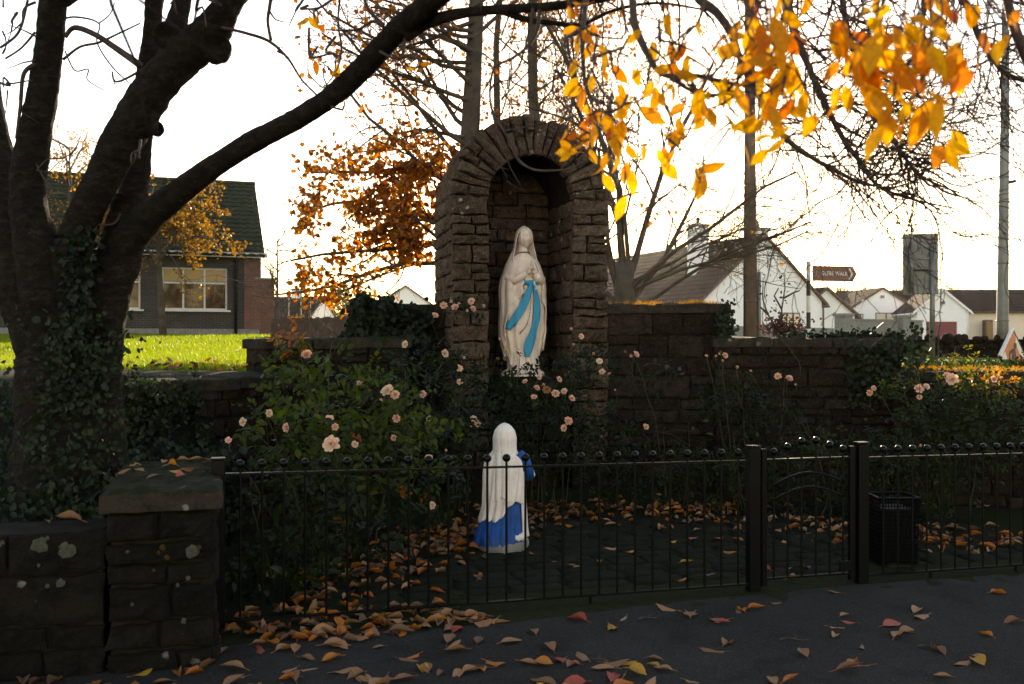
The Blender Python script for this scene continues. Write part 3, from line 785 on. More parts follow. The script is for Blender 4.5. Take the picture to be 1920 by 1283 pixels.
def head_pt(u, v):
    """u longitude from the face, v latitude"""
    rx, ry, rz = .070, .086, .112
    x, y, z = math.sin(u) * math.cos(v), -math.cos(u) * math.cos(v), math.sin(v)
    g = lambda uu, vv, su, sv: math.exp(-((u - uu) / su) ** 2 - ((v - vv) / sv) ** 2)
    d = 1 + .27 * g(0, -.18, .14, .17) + .15 * g(0, .10, .11, .3) - .30 * (g(.36, .12, .2, .13) + g(-.36, .12, .2, .13)) + .07 * (g(.36, .07, .10, .06) + g(-.36, .07, .10, .06)) + .05 * (g(.36, .30, .25, .07) + g(-.36, .30, .25, .07)) \
        + .09 * g(0, -.50, .22, .06) - .10 * g(0, -.41, .25, .04) - .06 * g(0, -.60, .25, .05) + .09 * g(0, -.85, .35, .16) + .05 * (g(.55, -.25, .25, .25) + g(-.55, -.25, .25, .25))
    if v < 0: x *= 1 - .22 * (-v / 1.57) ** 1.3
    x, y, z = x * rx * d, y * ry * d, z * rz * (1 + .02 * d)
    c, s = math.cos(HY), math.sin(HY)
    return sP(HC.x + x * c - y * s, HC.y + x * s + y * c, HC.z + z)
mb = MB(); mb.grid(lambda i, j: head_pt(-math.pi + 2 * math.pi * i / 40, -math.pi / 2 + .02 + (math.pi - .04) * j / 27), 40, 28, True)
head = mb.build('head', M['plaster'], st, smooth=True)
# veil: open in front, over the crown and down to the shoulders
def veil_pt(i, j, nu, nv):
    t = j / (nv - 1); q = i / (nu - 1) * 2 - 1
    z = lerp(1.612, 1.02, t ** .92)
    op = interp([(0, .02), (.03, .5), (.07, .95), (.12, 1.30), (.25, 1.45), (.40, 1.38), (.52, 1.1), (.66, .80), (.8, .66), (1, .58)], t)[0]
    sgn = 1 if q >= 0 else -1
    a = sgn * (op + (math.pi - op) * (1 - abs(q)))
    rx = interp([(0, .004), (.03, .045), (.08, .074), (.16, .092), (.30, .104), (.42, .118), (.52, .138), (.64, .164), (.78, .192), (1, .224)], t)[0]
    ry = interp([(0, .004), (.03, .055), (.08, .088), (.16, .106), (.30, .112), (.42, .112), (.52, .116), (.64, .130), (.78, .150), (1, .176)], t)[0]
    m = 1.0 + .06 * math.sin(a * 8 + t * 5) * smooth(.2, .7, t) + .09 * math.exp(-((abs(a) - op) / .13) ** 2) * smooth(.03, .12, t)
    x, y = rx * math.sin(a) * m, -ry * math.cos(a) * m
    k = 1 - smooth(.25, .6, t); c, s = math.cos(HY * k), math.sin(HY * k)
    x, y = x * c - y * s, x * s + y * c
    return sP(HC.x * k + x, HC.y * .4 * k + y, z + .014 * math.sin(a * 5) * smooth(.9, 1, t))
mb = MB(); mb.grid(lambda i, j: veil_pt(i, j, 61, 44), 61, 44)
veil = mb.build('veil', M['plaster'], st, smooth=True)
sol = veil.modifiers.new('thick', 'SOLIDIFY'); sol.thickness = .009; sol.offset = 0
mb = MB()
for s in (-1, 1):                                       # two wavy locks framing the face
    pts = []
    for k in range(9):
        v = .92 - 1.5 * k / 8; u = s * (.22 + .92 * min(1, k / 1.7)); u += s * .05 * math.sin(k * 2.2)
        p = head_pt(u, v) ; c_ = sP(HC.x, HC.y, HC.z); pts.append(c_ + (p - c_) * 1.03)
    mb.tube(pts, [.010, .013, .014, .014, .013, .012, .011, .009, .006], 8)
mb.build('hair', M['plaster'], head, smooth=True)
mb = MB(); mb.tube([sP(.070 * math.sin(q), -.072 * math.cos(q) - .004, 1.312 + .012 * math.cos(q)) for q in [i / 20 * 2 * math.pi for i in range(21)]], .0055, 6); mb.build('collar', M['bead'], body, smooth=True)
# wide sleeves and forearms to the joined hands
for s in (-1, 1):
    mb = MB()
    pts = [(.165 * s, -.0, 1.12), (.195 * s, -.065, 1.03), (.16 * s, -.135, 1.005), (.105 * s, -.172, 1.04), (.058 * s + .015, -.185, 1.085)]
    mb.tube([sP(*p) for p in pts], [.040, .046, .044, .042, .034], 14)
    mb.build('sleeve', M['plaster'], body, smooth=True)
    # sleeve drape
    mb = MB()
    def _d(i, j):
        t = i / 8; q = j / 8
        x, y, z = [lerp(a, b, t) for a, b in zip((.205, -.04, 1.02), (.07, -.185, 1.0))]
        return sP(s * (x + .012 * math.sin(q * 9 + t * 4)), y - .006 * math.sin(t * 14 + q * 3), z - q * (.14 + .26 * (1 - t) ** 1.2))
    mb.grid(_d, 9, 9); o = mb.build('sleeve_drape', M['plaster'], body, smooth=True)
    so = o.modifiers.new('t', 'SOLIDIFY'); so.thickness = .014
for s in (-1, 1):
    mb = MB(); xo = .012 * s + .022
    mb.tube([sP(xo + .03 * s, -.180, 1.077), sP(xo + .008 * s, -.192, 1.107), sP(xo + .002 * s, -.198, 1.142), sP(xo, -.200, 1.167)], [.019, .020, .021, .018], 10)
    for k, (dy, L) in enumerate(((-.022, .058), (-.008, .068), (.006, .064), (.019, .05))):
        b = Vector((xo, -.200 + dy * .95, 1.160))
        mb.tube([sP(b.x, b.y, b.z), sP(b.x - .003 * s, b.y - .002, b.z + L * .5), sP(b.x - .007 * s, b.y - .001, b.z + L)], [.0085, .008, .005], 6)
    mb.tube([sP(xo, -.212, 1.122), sP(xo + .003 * s, -.228, 1.142), sP(xo, -.231, 1.170)], [.009, .008, .006], 6)
    mb.build('hand', M['plaster'], st, smooth=True)
# sash: band and two tails following the front of the dress
def front_y(x, z):
    best = None
    for k in range(-44, 45):
        a = k / 44 * 1.45; bx, by = body_pt(a, z)
        if best is None or abs(bx - x) < best[0]: best = (abs(bx - x), by)
    return best[1]
def ribbon(path, name, fold=.0):
    mb = MB(); n = len(path)
    ys = [[front_y(p[0] + (q / 4 - 1) * p[2], p[1]) for q in range(9)] for p in path]
    ys = [[min(r[max(0, q - 1):q + 2]) for q in range(9)] for r in ys]
    def f(i, j):
        x, z, w = path[j]; q = i / 8 * 2 - 1
        if 0 < j < n - 1: dx, dz = path[j + 1][0] - path[j - 1][0], path[j + 1][1] - path[j - 1][1]
        elif j == 0: dx, dz = path[1][0] - x, path[1][1] - z
        else: dx, dz = x - path[-2][0], z - path[-2][1]
        L = math.hypot(dx, dz); nx_, nz_ = -dz / L, dx / L
        return sP(x + nx_ * q * w, ys[j][i] - .016 - .007 * abs(math.sin(q * 5 + j * .2)), z + nz_ * q * w)
    mb.grid(f, 9, n); o = mb.build(name, M['sash'], st, smooth=True)
    so = o.modifiers.new('t', 'SOLIDIFY'); so.thickness = .012; return o
def curve_pts(ctrl, n):
    out = []
    for k in range(n):
        t = k / (n - 1) * (len(ctrl) - 1); i = min(int(t), len(ctrl) - 2); f = t - i
        p = [ctrl[max(0, min(len(ctrl) - 1, i + q))] for q in (-1, 0, 1, 2)]
        out.append(tuple(.5 * ((2 * b) + (-a + c) * f + (2 * a - 5 * b + 4 * c - d) * f * f + (-a + 3 * b - 3 * c + d) * f ** 3) for a, b, c, d in zip(*p)))
    return out
ribbon(curve_pts([(.02, .985, .016), (-.015, .87, .030), (-.075, .72, .042), (-.165, .585, .040), (-.225, .49, .028)], 26), 'sash_tail')
ribbon(curve_pts([(.045, .985, .016), (.085, .83, .028), (.092, .65, .040), (.045, .46, .042), (-.005, .31, .050), (-.015, .19, .022)], 28), 'sash_tail')
ribbon([(-.09 + .015 * k, .985 + .004 * math.sin(k), .018) for k in range(14)], 'sash_band')
mb = MB()
for path in (curve_pts([(-.05, 1.02), (-.07, .85), (-.09, .66)], 26), curve_pts([(.0, 1.0), (.015, .80), (-.02, .56), (-.10, .44)], 40)):
    for x, z in path: mb.ball(sP(x, front_y(x, z) - .026, z), .0062, 6, 4)
mb.build('rosary', M['bead'], st, smooth=True)
mb = MB()
for k in range(9): pass
mb.grid(lambda i, j: sP(*[(.25 + .03 * noise.noise(Vector((i * .9, j, 3)))) * f * [1, .95, .72, .0][j] for f in (math.sin(i / 24 * 2 * math.pi), .9 * math.cos(i / 24 * 2 * math.pi))], [-.02, .02, .055, .06][j]), 24, 4, True)
mb.build('rock_base', M['plaster'], st, smooth=True)

# ------------------------------------------------------------------ kneeling girl statue
K0 = P(946, 0, 7.9); K0.z = .012
kn = thing('kneeling_statue', 'painted statue of a kneeling girl in white veil and blue dress behind the railing', 'statue', K0)
KA = math.radians(-6); kX = Vector((math.cos(KA), math.sin(KA), 0)); kY = Vector((-math.sin(KA), math.cos(KA), 0))
def kP(x, y, z): return K0 + kX * x + kY * y + Vector((0, 0, z * .958))       # she looks along +y, her back to the viewer
mb = MB()
def _base(i, j):
    a = 2 * math.pi * i / 40; r = [1.0, 1.02, 1.0, .96, .0][j]; z = [0, .03, .062, .072, .072][j]
    w = 1 + .03 * noise.noise(Vector((math.cos(a) * 2, math.sin(a) * 2, 2)))
    return kP(-.015 + .205 * math.cos(a) * r * w, -.02 + .27 * math.sin(a) * r * w, z)
mb.grid(_base, 40, 5, True); mb.build('plinth', M['concrete'], kn, smooth=False)
# dress (body): kneeling, skirt trailing back to the left
DR = [(.06, .175, .235, -.035, -.045), (.12, .170, .225, -.035, -.04), (.20, .158, .19, -.025, -.02), (.27, .145, .155, -.012, .0), (.36, .132, .125, .0, .02), (.48, .120, .105, .002, .03),
      (.60, .124, .095, .0, .03), (.70, .128, .088, .0, .03), (.77, .100, .075, .0, .03), (.81, .05, .055, .0, .035), (.86, .04, .045, .0, .04)]
def dress_pt(i, j, na, nz):
    a = 2 * math.pi * i / na; z = lerp(.06, .86, j / (nz - 1))
    rx, ry, cx, cy = interp(DR, z)
    k = smooth(.5, .1, z)
    ph = a * 7 + z * 5
    m = 1 + k * (.10 * (abs(math.sin(ph)) ** .7 - .5) * 2.6 + .08 * math.sin(a * 13 + z * 9)) + .14 * k * math.exp(-((a - 4.05) / .4) ** 2)
    return kP(cx + rx * math.cos(a) * m, cy + ry * math.sin(a) * m, z)
mb = MB(); mb.grid(lambda i, j: dress_pt(i, j, 90, 44), 90, 44, True)
dress = mb.build('kneeling_figure', M['royal'], kn, smooth=True)
# head under the veil
mb = MB(); mb.ball(kP(.0, .05, .915), .075, 20, 14, 1.25); mb.build('head', M['veil_white'], kn, smooth=True)
# white veil and cape, slanted hem
def cape_pt(i, j, na, nz):
    q = i / (na - 1); a = math.radians(-90) + (q * 2 - 1) * math.radians(147)   # a=-90 is her back
    hemz = .225 + .16 * smooth(-.55, .95, math.cos(a)) + .02 * math.sin(a * 5) + .22 * smooth(.0, .7, math.sin(a))
    t = j / (nz - 1); z = lerp(1.020, hemz, t ** .95)
    tb = [(.0, .17, .20), (.24, .165, .20), (.32, .152, .165), (.42, .156, .140), (.52, .152, .130), (.62, .150, .120), (.70, .142, .110), (.745, .126, .10), (.775, .098, .096), (.81, .083, .094), (.90, .087, .105), (.955, .076, .095), (.99, .053, .068), (1.01, .028, .036), (1.021, .002, .002)]
    rx, ry = interp(tb, z)
    cy = lerp(.01, .045, smooth(.4, .9, z))
    k = smooth(1.02, .66, z)
    ph = a * 8.5 + .7 * math.sin(z * 7)
    m = 1 + .24 * k * (abs(math.sin(ph)) ** .75 - .45) + .03 * math.sin(a * 19 + z * 6) * k + .06 * math.exp(-((abs(q - .5) * 2 - .93) / .08) ** 2) * smooth(1.0, .9, z)
    return kP(-.004 + rx * math.cos(a) * m - .02 * smooth(.5, .25, z), cy + ry * math.sin(a) * m, z)
mb = MB(); mb.grid(lambda i, j: cape_pt(i, j, 91, 60), 91, 60)
cape = mb.build('white_cape', M['veil_white'], kn, smooth=True); so = cape.modifiers.new('t', 'SOLIDIFY'); so.thickness = .012; so.offset = 1
# upper layer of the veil falling over the back, cut square
def vl_pt(i, j, na, nz):
    q = i / (na - 1); a = math.radians(-90) + (q * 2 - 1) * math.radians(112)
    t = j / (nz - 1); hem = .50 - .10 * smooth(.35, .1, abs(q - .5)) + .03 * math.sin(q * 16)
    z = lerp(1.024, hem, t ** .95)
    tb = [(.36, .098, .150), (.50, .104, .146), (.62, .104, .136), (.70, .104, .122), (.78, .092, .108), (.84, .091, .106), (.90, .092, .112), (.96, .079, .100), (.995, .055, .07), (1.015, .03, .038), (1.025, .002, .002)]
    rx, ry = interp(tb, z); k = .35 * smooth(1.01, .93, z) + .65 * smooth(.88, .55, z)
    ph = q * 21 + .5 * math.sin(z * 8)
    m = 1.0 + .22 * k * (abs(math.sin(ph)) ** .8 - .4) + .03 * math.sin(q * 47)  * k
    return kP(-.004 + rx * math.cos(a) * m, lerp(.012, .045, smooth(.4, .9, z)) + ry * math.sin(a) * m - .006, z)
mb = MB(); mb.grid(lambda i, j: vl_pt(i, j, 71, 50), 71, 50)
o = mb.build('veil', M['veil_white'], kn, smooth=True); so = o.modifiers.new('t', 'SOLIDIFY'); so.thickness = .010; so.offset = 1
# right arm, cuff, hand; apron
mb = MB(); mb.tube([kP(.100, .03, .765), kP(.150, .03, .71), kP(.172, .045, .64), kP(.180, .09, .585), kP(.145, .19, .62), kP(.08, .25, .69)], [.05, .054, .052, .05, .042, .034], 14)
mb.build('sleeve', M['royal'], dress, smooth=True)
mb = MB(); mb.tube([kP(.208, .085, .635), kP(.215, .11, .585), kP(.20, .13, .545)], [.012, .022, .012], 8); mb.build('cuff', M['veil_white'], dress, smooth=True)
mb = MB(); mb.tube([kP(-.07, .06, .745), kP(-.085, .11, .66), kP(-.08, .18, .62), kP(-.03, .24, .68)], [.04, .042, .04, .034], 12); mb.build('sleeve', M['royal'], dress, smooth=True)
for s in (-1, 1):
    mb = MB(); mb.tube([kP(.045 + .02 * s, .25, .69), kP(.03 + .012 * s, .27, .73), kP(.03 + .01 * s, .275, .755)], [.018, .02, .016], 8)
    for k, (dy, L) in enumerate(((-.02, .045), (-.007, .055), (.006, .052), (.018, .042))):
        b = Vector((.03 + .01 * s, .275 + dy, .75)); mb.tube([kP(b.x, b.y, b.z), kP(b.x - .004 * s, b.y + .004, b.z + L)], [.008, .005], 6)
    mb.tube([kP(.03 + .012 * s, .255, .715), kP(.03 + .012 * s, .235, .75)], [.009, .006], 6)
    mb.build('hand', M['veil_white'], kn, smooth=True)
mb = MB()
def _ap(i, j):
    t = j / 20; q = i / 9
    z = lerp(.60, .075, t); x = interp([(0, .128, 0), (.4, .140, 0), (.75, .155, 0), (.92, .165, 0), (1, .175, 0)], t)[0]
    return kP(x + .012 * math.sin(q * 8 + t * 3) - .02 * (1 - q), lerp(-.02, .16, q) - .05 * t ** 3 * (1 - q), z)
mb.grid(_ap, 10, 21); o = mb.build('apron', M['veil_white'], kn, smooth=True); so = o.modifiers.new('t', 'SOLIDIFY'); so.thickness = .014
mb = MB()
def _bd(i, j):
    a = 2 * math.pi * i / 22; t = j / 9 * math.pi
    m = 1 + .14 * math.sin(a * 5 + j) * math.sin(t)
    return kP(.118 + .072 * math.sin(t) * math.cos(a) * m, -.105 + .06 * math.sin(t) * math.sin(a) * m, .105 - .038 * math.cos(t) * m)
mb.grid(_bd, 22, 10, True); mb.build('gathered_apron', M['veil_white'], kn, smooth=True)

# ------------------------------------------------------------------ vegetation helpers
def leaf_mesh(name, L, W, fold, curl, droop, rnd, ns=7):
    """one ovate leaf with a pointed tip: base at 0, tip along +x; folded on the midrib, curled along its length"""
    prof = [(0, .0), (.10, .46), (.26, .86), (.42, 1.0), (.58, .93), (.74, .66), (.88, .30), (1.0, .0)]
    v = []; f = []
    tw = rnd.uniform(-.5, .5)
    for i, (t, w) in enumerate(prof):
        ang = -droop * (t - .2) + curl * .6 * math.sin(t * 6 + tw)
        x = L * t * (1 - .10 * abs(droop) * t); z0 = -L * droop * .45 * t * t + L * .05 * curl * math.sin(t * 7 + tw)
        for k, q in enumerate((-1, -.55, 0, .55, 1)):
            y = q * w * W / 2 * (1 - .15 * abs(curl) * abs(q)); zz = z0 + fold * abs(y) + curl * 1.6 * y * y / W * (1 if k % 2 else 1.25) + .03 * L * tw * q * t
            jag = .0 if k in (1, 2, 3) else .008 * L * math.sin(i * 2.9)
            v.append((x + jag, y, zz))
    for i in range(len(prof) - 1):
        for k in range(4): f.append((i * 5 + k, (i + 1) * 5 + k, (i + 1) * 5 + k + 1, i * 5 + k + 1))
    # stalk
    b = len(v); s = .0012
    for x, z in ((0, 0), (-.22 * L, -.03 * L)):
        for y, q in ((-s, 0), (s, 0), (0, s * 1.6)): v.append((x, y, z + q))
    for k in range(3): f.append((b + k, b + (k + 1) % 3, b + 3 + (k + 1) % 3, b + 3 + k))
    me = bpy.data.meshes.new(name); me.from_pydata(v, [], f); me.polygons.foreach_set('use_smooth', [True] * len(me.polygons)); me.update()
    return me
rl = random.Random(3)
HANG = [leaf_mesh('cherry_leaf', .108, .047, rl.uniform(.1, .5), rl.uniform(-.25, .3), rl.uniform(.1, .6), rl) for _ in range(7)]
FALL = [leaf_mesh('fallen_leaf', .105, .050, rl.uniform(.15, .6), rl.uniform(.05, .55), rl.uniform(-.35, .25), rl) for _ in range(12)]
def axes_euler(x, n):
    """rotation whose +x is x and +z is as close to n as it gets"""
    x = Vector(x).normalized(); z = Vector(n) - x * Vector(n).dot(x)
    if z.length < 1e-4: z = x.orthogonal()
    z.normalize(); y = z.cross(x)
    return Matrix((x, y, z)).transposed().to_euler()
def np_leaves(pos, d, n, L, W, fold=.25):
    """many small leaves at once: 6 vertices, two quads each"""
    pos, d, n = np.asarray(pos, float), np.asarray(d, float), np.asarray(n, float)
    d = d / np.linalg.norm(d, axis=1, keepdims=True)
    s = np.cross(n, d); s /= np.linalg.norm(s, axis=1, keepdims=True) + 1e-9
    u = np.cross(d, s)
    L = np.asarray(L)[:, None]; W = np.asarray(W)[:, None]
    b = pos; t = pos + d * L - u * L * .12
    l1 = pos + d * L * .3 + s * W * .5 + u * W * fold; l2 = pos + d * L * .7 + s * W * .42 + u * W * fold * .8 - u * L * .05
    r1 = pos + d * L * .3 - s * W * .5 + u * W * fold; r2 = pos + d * L * .7 - s * W * .42 + u * W * fold * .8 - u * L * .05
    m = len(pos); V = np.stack([b, l1, l2, t, r2, r1], 1).reshape(-1, 3)
    k = np.arange(m)[:, None] * 6
    Fq = np.concatenate([k + np.array([[0, 1, 2, 3]]), k + np.array([[0, 3, 4, 5]])], 0)
    return V, Fq
RNG = np.random.default_rng(17)
def unit(n):
    v = RNG.normal(size=(n, 3)); return v / np.linalg.norm(v, axis=1, keepdims=True)
def px_path(ctrl, n):
    """control points (px, py, depth, width in px) -> smooth world path and radii"""
    q = curve_pts(ctrl, n); pts = [P(a, b, c) for a, b, c, w in q]; rad = [max(.0008, w * .5 * c / F) for a, b, c, w in q]
    return pts, rad
def knobbly(mb, pts, rad, n=16, amp=.06, seed=0.0):
    """bark-covered limb with an uneven outline"""
    b0 = len(mb.v); mb.tube(pts, rad, n)
    for k in range(b0, len(mb.v)):
        i = min((k - b0) // n, len(pts) - 1); p = mb.v[k]; c = pts[i]
        q = p * 6 + Vector((seed, 0, 0)); m = 1 + amp * (noise.noise(q) + .7 * noise.noise(q * 3.1) + .45 * noise.noise(q * 7.3))
        mb.v[k] = c + (p - c) * m

def grow(mb, p, d, L, r, lev, rnd, tips, S):
    n = S['seg'][lev]; pts = [p.copy()]; ds = []
    for i in range(n):
        d = (d + Vector((rnd.gauss(0, 1), rnd.gauss(0, 1), rnd.gauss(0, 1))) * S['wob'][lev] + Vector((0, 0, S['up'][lev]))).normalized()
        p = p + d * (L / n); pts.append(p.copy()); ds.append(d.copy())
    mb.tube(pts, [r * (1 - S['taper'] * i / n) for i in range(n + 1)], S['sides'][lev], cap=False)
    if lev + 1 < len(S['seg']):
        kn_ = S['kids'][lev]
        for k in range(kn_):
            t = lerp(S['t0'][lev], 1.0, (k + rnd.random()) / kn_); i = min(n - 1, int(t * n)); f = t * n - i
            q = pts[i].lerp(pts[i + 1], min(1, f)); ax = ds[i].orthogonal().normalized(); ax.rotate(Matrix.Rotation(rnd.uniform(0, 6.28), 3, ds[i]))
            dd = ds[i].copy(); dd.rotate(Matrix.Rotation(rnd.gauss(S['ang'][lev], .18), 3, ax))
            grow(mb, q, dd, L * S['lr'][lev] * rnd.uniform(.65, 1.15) * (1.15 - .45 * t), max(S['rmin'], r * (1 - S['taper'] * t) * S['rr'][lev]), lev + 1, rnd, tips, S)
    if lev >= len(S['seg']) - 2: tips.append((pts, lev))
def px_of(v): return 960 + v[0] / v[1] * F, HZ - (v[2] - EYE) / v[1] * F
def crown(parent, pos, mat, L0, L1, name='crown', down=.6):
    n = len(pos); d = unit(n) + np.array([0, 0, -down]); V, Fq = np_leaves(np.array([tuple(p) for p in pos]), d, unit(n) + np.array([0, -.6, 0]), RNG.uniform(L0, L1, n), RNG.uniform(L0, L1, n) * .72, .22)
    return np_mesh(name, V, Fq, mat, parent, kind='stuff')

# ------------------------------------------------------------------ big cherry tree in the foreground
TB = P(135, 0, 6.2); TB.z = .75
tree = thing('cherry_tree', 'large dark many-stemmed cherry tree with orange leaves reaching over the shrine', 'tree', TB)
LIMBS = {
 'trunk': [[(135, 1010, 6.2, 260), (132, 930, 6.2, 220), (128, 830, 6.2, 186), (122, 720, 6.2, 172), (112, 640, 6.2, 150), (100, 560, 6.2, 120), (88, 490, 6.2, 92)],
           [(185, 960, 6.1, 120), (190, 860, 6.1, 96), (185, 760, 6.1, 84), (186, 660, 6.1, 84), (200, 560, 6.1, 84), (222, 480, 6.1, 80), (238, 415, 6.1, 72), (248, 370, 6.1, 60)]],
 'limb': [[(105, 760, 6.2, 60), (84, 670, 6.15, 92), (64, 570, 6.15, 112), (42, 480, 6.15, 104), (18, 400, 6.15, 84), (4, 310, 6.2, 56), (-14, 220, 6.3, 44), (-30, 90, 6.4, 38)],
          [(112, 720, 6.2, 60), (98, 620, 6.1, 88), (80, 510, 6.02, 90), (54, 380, 6.0, 68), (58, 290, 6.0, 62), (78, 190, 6.0, 56), (92, 90, 6.0, 50), (104, -60, 6.0, 46)],
          [(122, 720, 6.2, 48), (118, 620, 6.1, 70), (128, 500, 6.0, 67), (160, 400, 5.9, 62), (205, 310, 5.85, 66), (240, 245, 5.8, 74), (288, 168, 5.75, 74), (345, 105, 5.7, 74), (398, 58, 5.65, 67), (430, 5, 5.6, 50), (462, -60, 5.6, 45)],
          [(240, 420, 6.15, 70), (254, 340, 6.2, 50), (262, 270, 6.2, 44), (272, 170, 6.2, 40), (284, 70, 6.2, 34), (292, -50, 6.2, 30)],
          [(205, 560, 6.1, 40), (228, 470, 6.06, 62), (268, 415, 6.0, 59), (322, 372, 5.9, 50), (392, 318, 5.75, 42), (470, 268, 5.6, 40), (548, 228, 5.4, 39), (620, 182, 5.2, 40), (690, 118, 5.0, 42), (745, 58, 4.8, 45), (800, 12, 4.6, 43), (870, -50, 4.4, 40),
           (1000, -150, 4.0, 38), (1200, -190, 3.6, 35), (1420, -180, 3.3, 30), (1680, -150, 3.0, 24), (1900, -120, 2.8, 16)],
          [(345, 118, 5.72, 60), (330, 60, 5.75, 42), (342, 0, 5.8, 34), (350, -60, 5.8, 30)],
          [(760, 62, 4.75, 34), (800, 42, 4.7, 25), (860, 26, 4.5, 20), (930, 18, 4.3, 18), (1010, 14, 4.1, 17), (1090, 4, 3.9, 16), (1190, -14, 3.7, 14)],
          [(940, 20, 4.28, 14), (985, 36, 4.2, 12), (1040, 44, 4.1, 10), (1090, 46, 4.0, 8), (1150, 20, 3.9, 7), (1230, 6, 3.8, 6), (1330, 20, 3.7, 4)]],
}
k = 0
for nm in ('trunk', 'limb'):
    for c in LIMBS[nm]:
        x_, y_, d_, w_ = c[-1]
        if nm == 'limb' and y_ < 100 and w_ > 25: c = c + [(x_ + (x_ - c[-2][0]) * .8, y_ - 170, d_ - .05, w_ * .72), (x_ + (x_ - c[-2][0]) * 1.0 - 10, y_ - 360, d_ - .1, w_ * .45), (x_ + (x_ - c[-2][0]) * 1.6, y_ - 560, d_ - .1, w_ * .15)]
        mb = MB(); pts, rad = px_path(c, 22 * len(c)); knobbly(mb, pts, rad, 30, .085, k * 3.1); k += 1
        mb.build(nm, M['bark'], tree, smooth=True)
# pruning scars: raised ring of bark round a sunken face
for (x, y, d, r, ax, ay) in ((256, 222, 5.72, 26, .1, .0), (404, 82, 5.6, 24, .45, .1), (188, 632, 5.96, 19, .0, .1), (312, 68, 5.62, 22, .05, -.2), (228, 212, 5.74, 12, -.8, 0), (296, 240, 5.95, 11, .9, .0)):
    c = P(x, y, d); nrm = Vector((ax, -1, ay)).normalized(); u = nrm.orthogonal().normalized(); w = nrm.cross(u); R = r * d / F
    mb = MB()
    def _sc(i, j):
        a = 2 * math.pi * i / 20; rr = [1.25, 1.12, .92, .72, .45, .0][j] * R; h = [-.9, -.05, .18, .02, -.12, -.16][j] * R
        rr *= 1 + .10 * noise.noise(Vector((math.cos(a) * 2, math.sin(a) * 2, x)))
        return c + (u * math.cos(a) + w * math.sin(a) * 1.15) * rr + nrm * h
    mb.grid(_sc, 20, 6, True); mb.build('pruning_scar', M['bark'], tree, smooth=True)
# thin branches and twigs
tw = random.Random(91)
mbt = MB()
TWIG_TIPS = []
def twig(px, py, d, ang, L, w, turn, lev=0, dd=0.0, step=13):
    """a wandering twig drawn outwards; angles clockwise from +x as seen from the path"""
    pts = []; rad = []; n = max(3, int(L / step)); a = ang; kids = []
    for i in range(n + 1):
        t = i / n
        pts.append(P(px, py, d)); rad.append(max(1.3, w * (1 - .72 * t)) * .5 * d / F)
        if lev < 2 and i > 1 and tw.random() < (.13 if lev == 0 else .09): kids.append((px, py, d, a, t))
        a += turn / n + tw.gauss(0, .20); sgn = 1
        px += math.cos(a) * step; py += math.sin(a) * step; d += dd / n + tw.gauss(0, .008)
    mbt.tube(pts, rad, 5 if w > 5 else 4)
    TWIG_TIPS.append((px, py, d))
    for (x, y, dz, aa, t) in kids:
        s = tw.choice((-1, 1))
        twig(x, y, dz, aa + s * tw.uniform(.4, 1.0), L * tw.uniform(.25, .55) * (1 - .4 * t), max(1.6, w * (1 - .6 * t) * .6), -s * tw.uniform(.1, .8) + tw.gauss(0, .3), lev + 1, tw.uniform(-.12, .12), step)
def branch(c, n=None):
    pts, rad = px_path(c, n or 7 * len(c)); knobbly(mbt, pts, rad, 8, .05, c[0][0] * .01)
    return curve_pts(c, n or 7 * len(c))
B = []
B.append(branch([(1175, -190, 3.6, 26), (1182, -60, 3.3, 19), (1186, 0, 3.1, 16), (1191, 45, 3.0, 15), (1210, 92, 2.9, 14), (1231, 130, 2.85, 12), (1260, 144, 2.8, 11), (1300, 141, 2.75, 9), (1348, 151, 2.7, 9), (1400, 160, 2.6, 7), (1440, 140, 2.5, 6), (1490, 96, 2.4, 5)]))
B.append(branch([(1255, 144, 2.8, 9), (1300, 172, 2.8, 8), (1336, 180, 2.8, 8), (1375, 160, 2.7, 6), (1400, 125, 2.6, 5)]))
B.append(branch([(1100, -180, 3.9, 18), (1104, -40, 3.5, 12), (1098, 10, 3.4, 10), (1092, 65, 3.3, 9), (1095, 140, 3.2, 8), (1105, 178, 3.15, 6), (1131, 195, 3.1, 5), (1150, 201, 3.1, 3)]))
B.append(branch([(1300, -185, 4.00, 26), (1290, -60, 4.50, 22), (1308, -5, 4.40, 18), (1344, 24, 4.30, 17), (1372, 66, 4.20, 15), (1392, 120, 4.10, 12), (1427, 189, 4.00, 11), (1446, 224, 4.00, 11), (1476, 262, 4.00, 11), (1528, 299, 4.00, 9), (1580, 327, 4.05, 8), (1615, 344, 4.10, 6), (1660, 352, 4.10, 4), (1720, 366, 4.20, 3)]))
B.append(branch([(1430, -180, 3.90, 24), (1450, -60, 4.50, 20), (1478, 20, 4.45, 14), (1510, 110, 4.40, 12), (1545, 190, 4.40, 11), (1582, 262, 4.40, 10), (1610, 300, 4.40, 9), (1642, 344, 4.40, 7), (1700, 371, 4.40, 5), (1790, 391, 4.40, 3)]))
B.append(branch([(1560, -165, 3.80, 20), (1575, -40, 4.40, 14), (1590, 60, 4.40, 11), (1622, 150, 4.40, 10), (1660, 235, 4.40, 8), (1700, 300, 4.40, 7), (1735, 335, 4.40, 5), (1800, 362, 4.40, 3)]))
B.append(branch([(1690, -150, 3.60, 20), (1760, -50, 4.20, 16), (1812, 10, 4.10, 13), (1836, 70, 4.10, 12), (1862, 110, 4.00, 11), (1890, 140, 4.00, 10), (1950, 160, 4.00, 9)]))
B.append(branch([(1850, -125, 3.40, 16), (1880, -30, 4.00, 14), (1905, 60, 3.90, 20), (1935, 130, 3.90, 18)]))
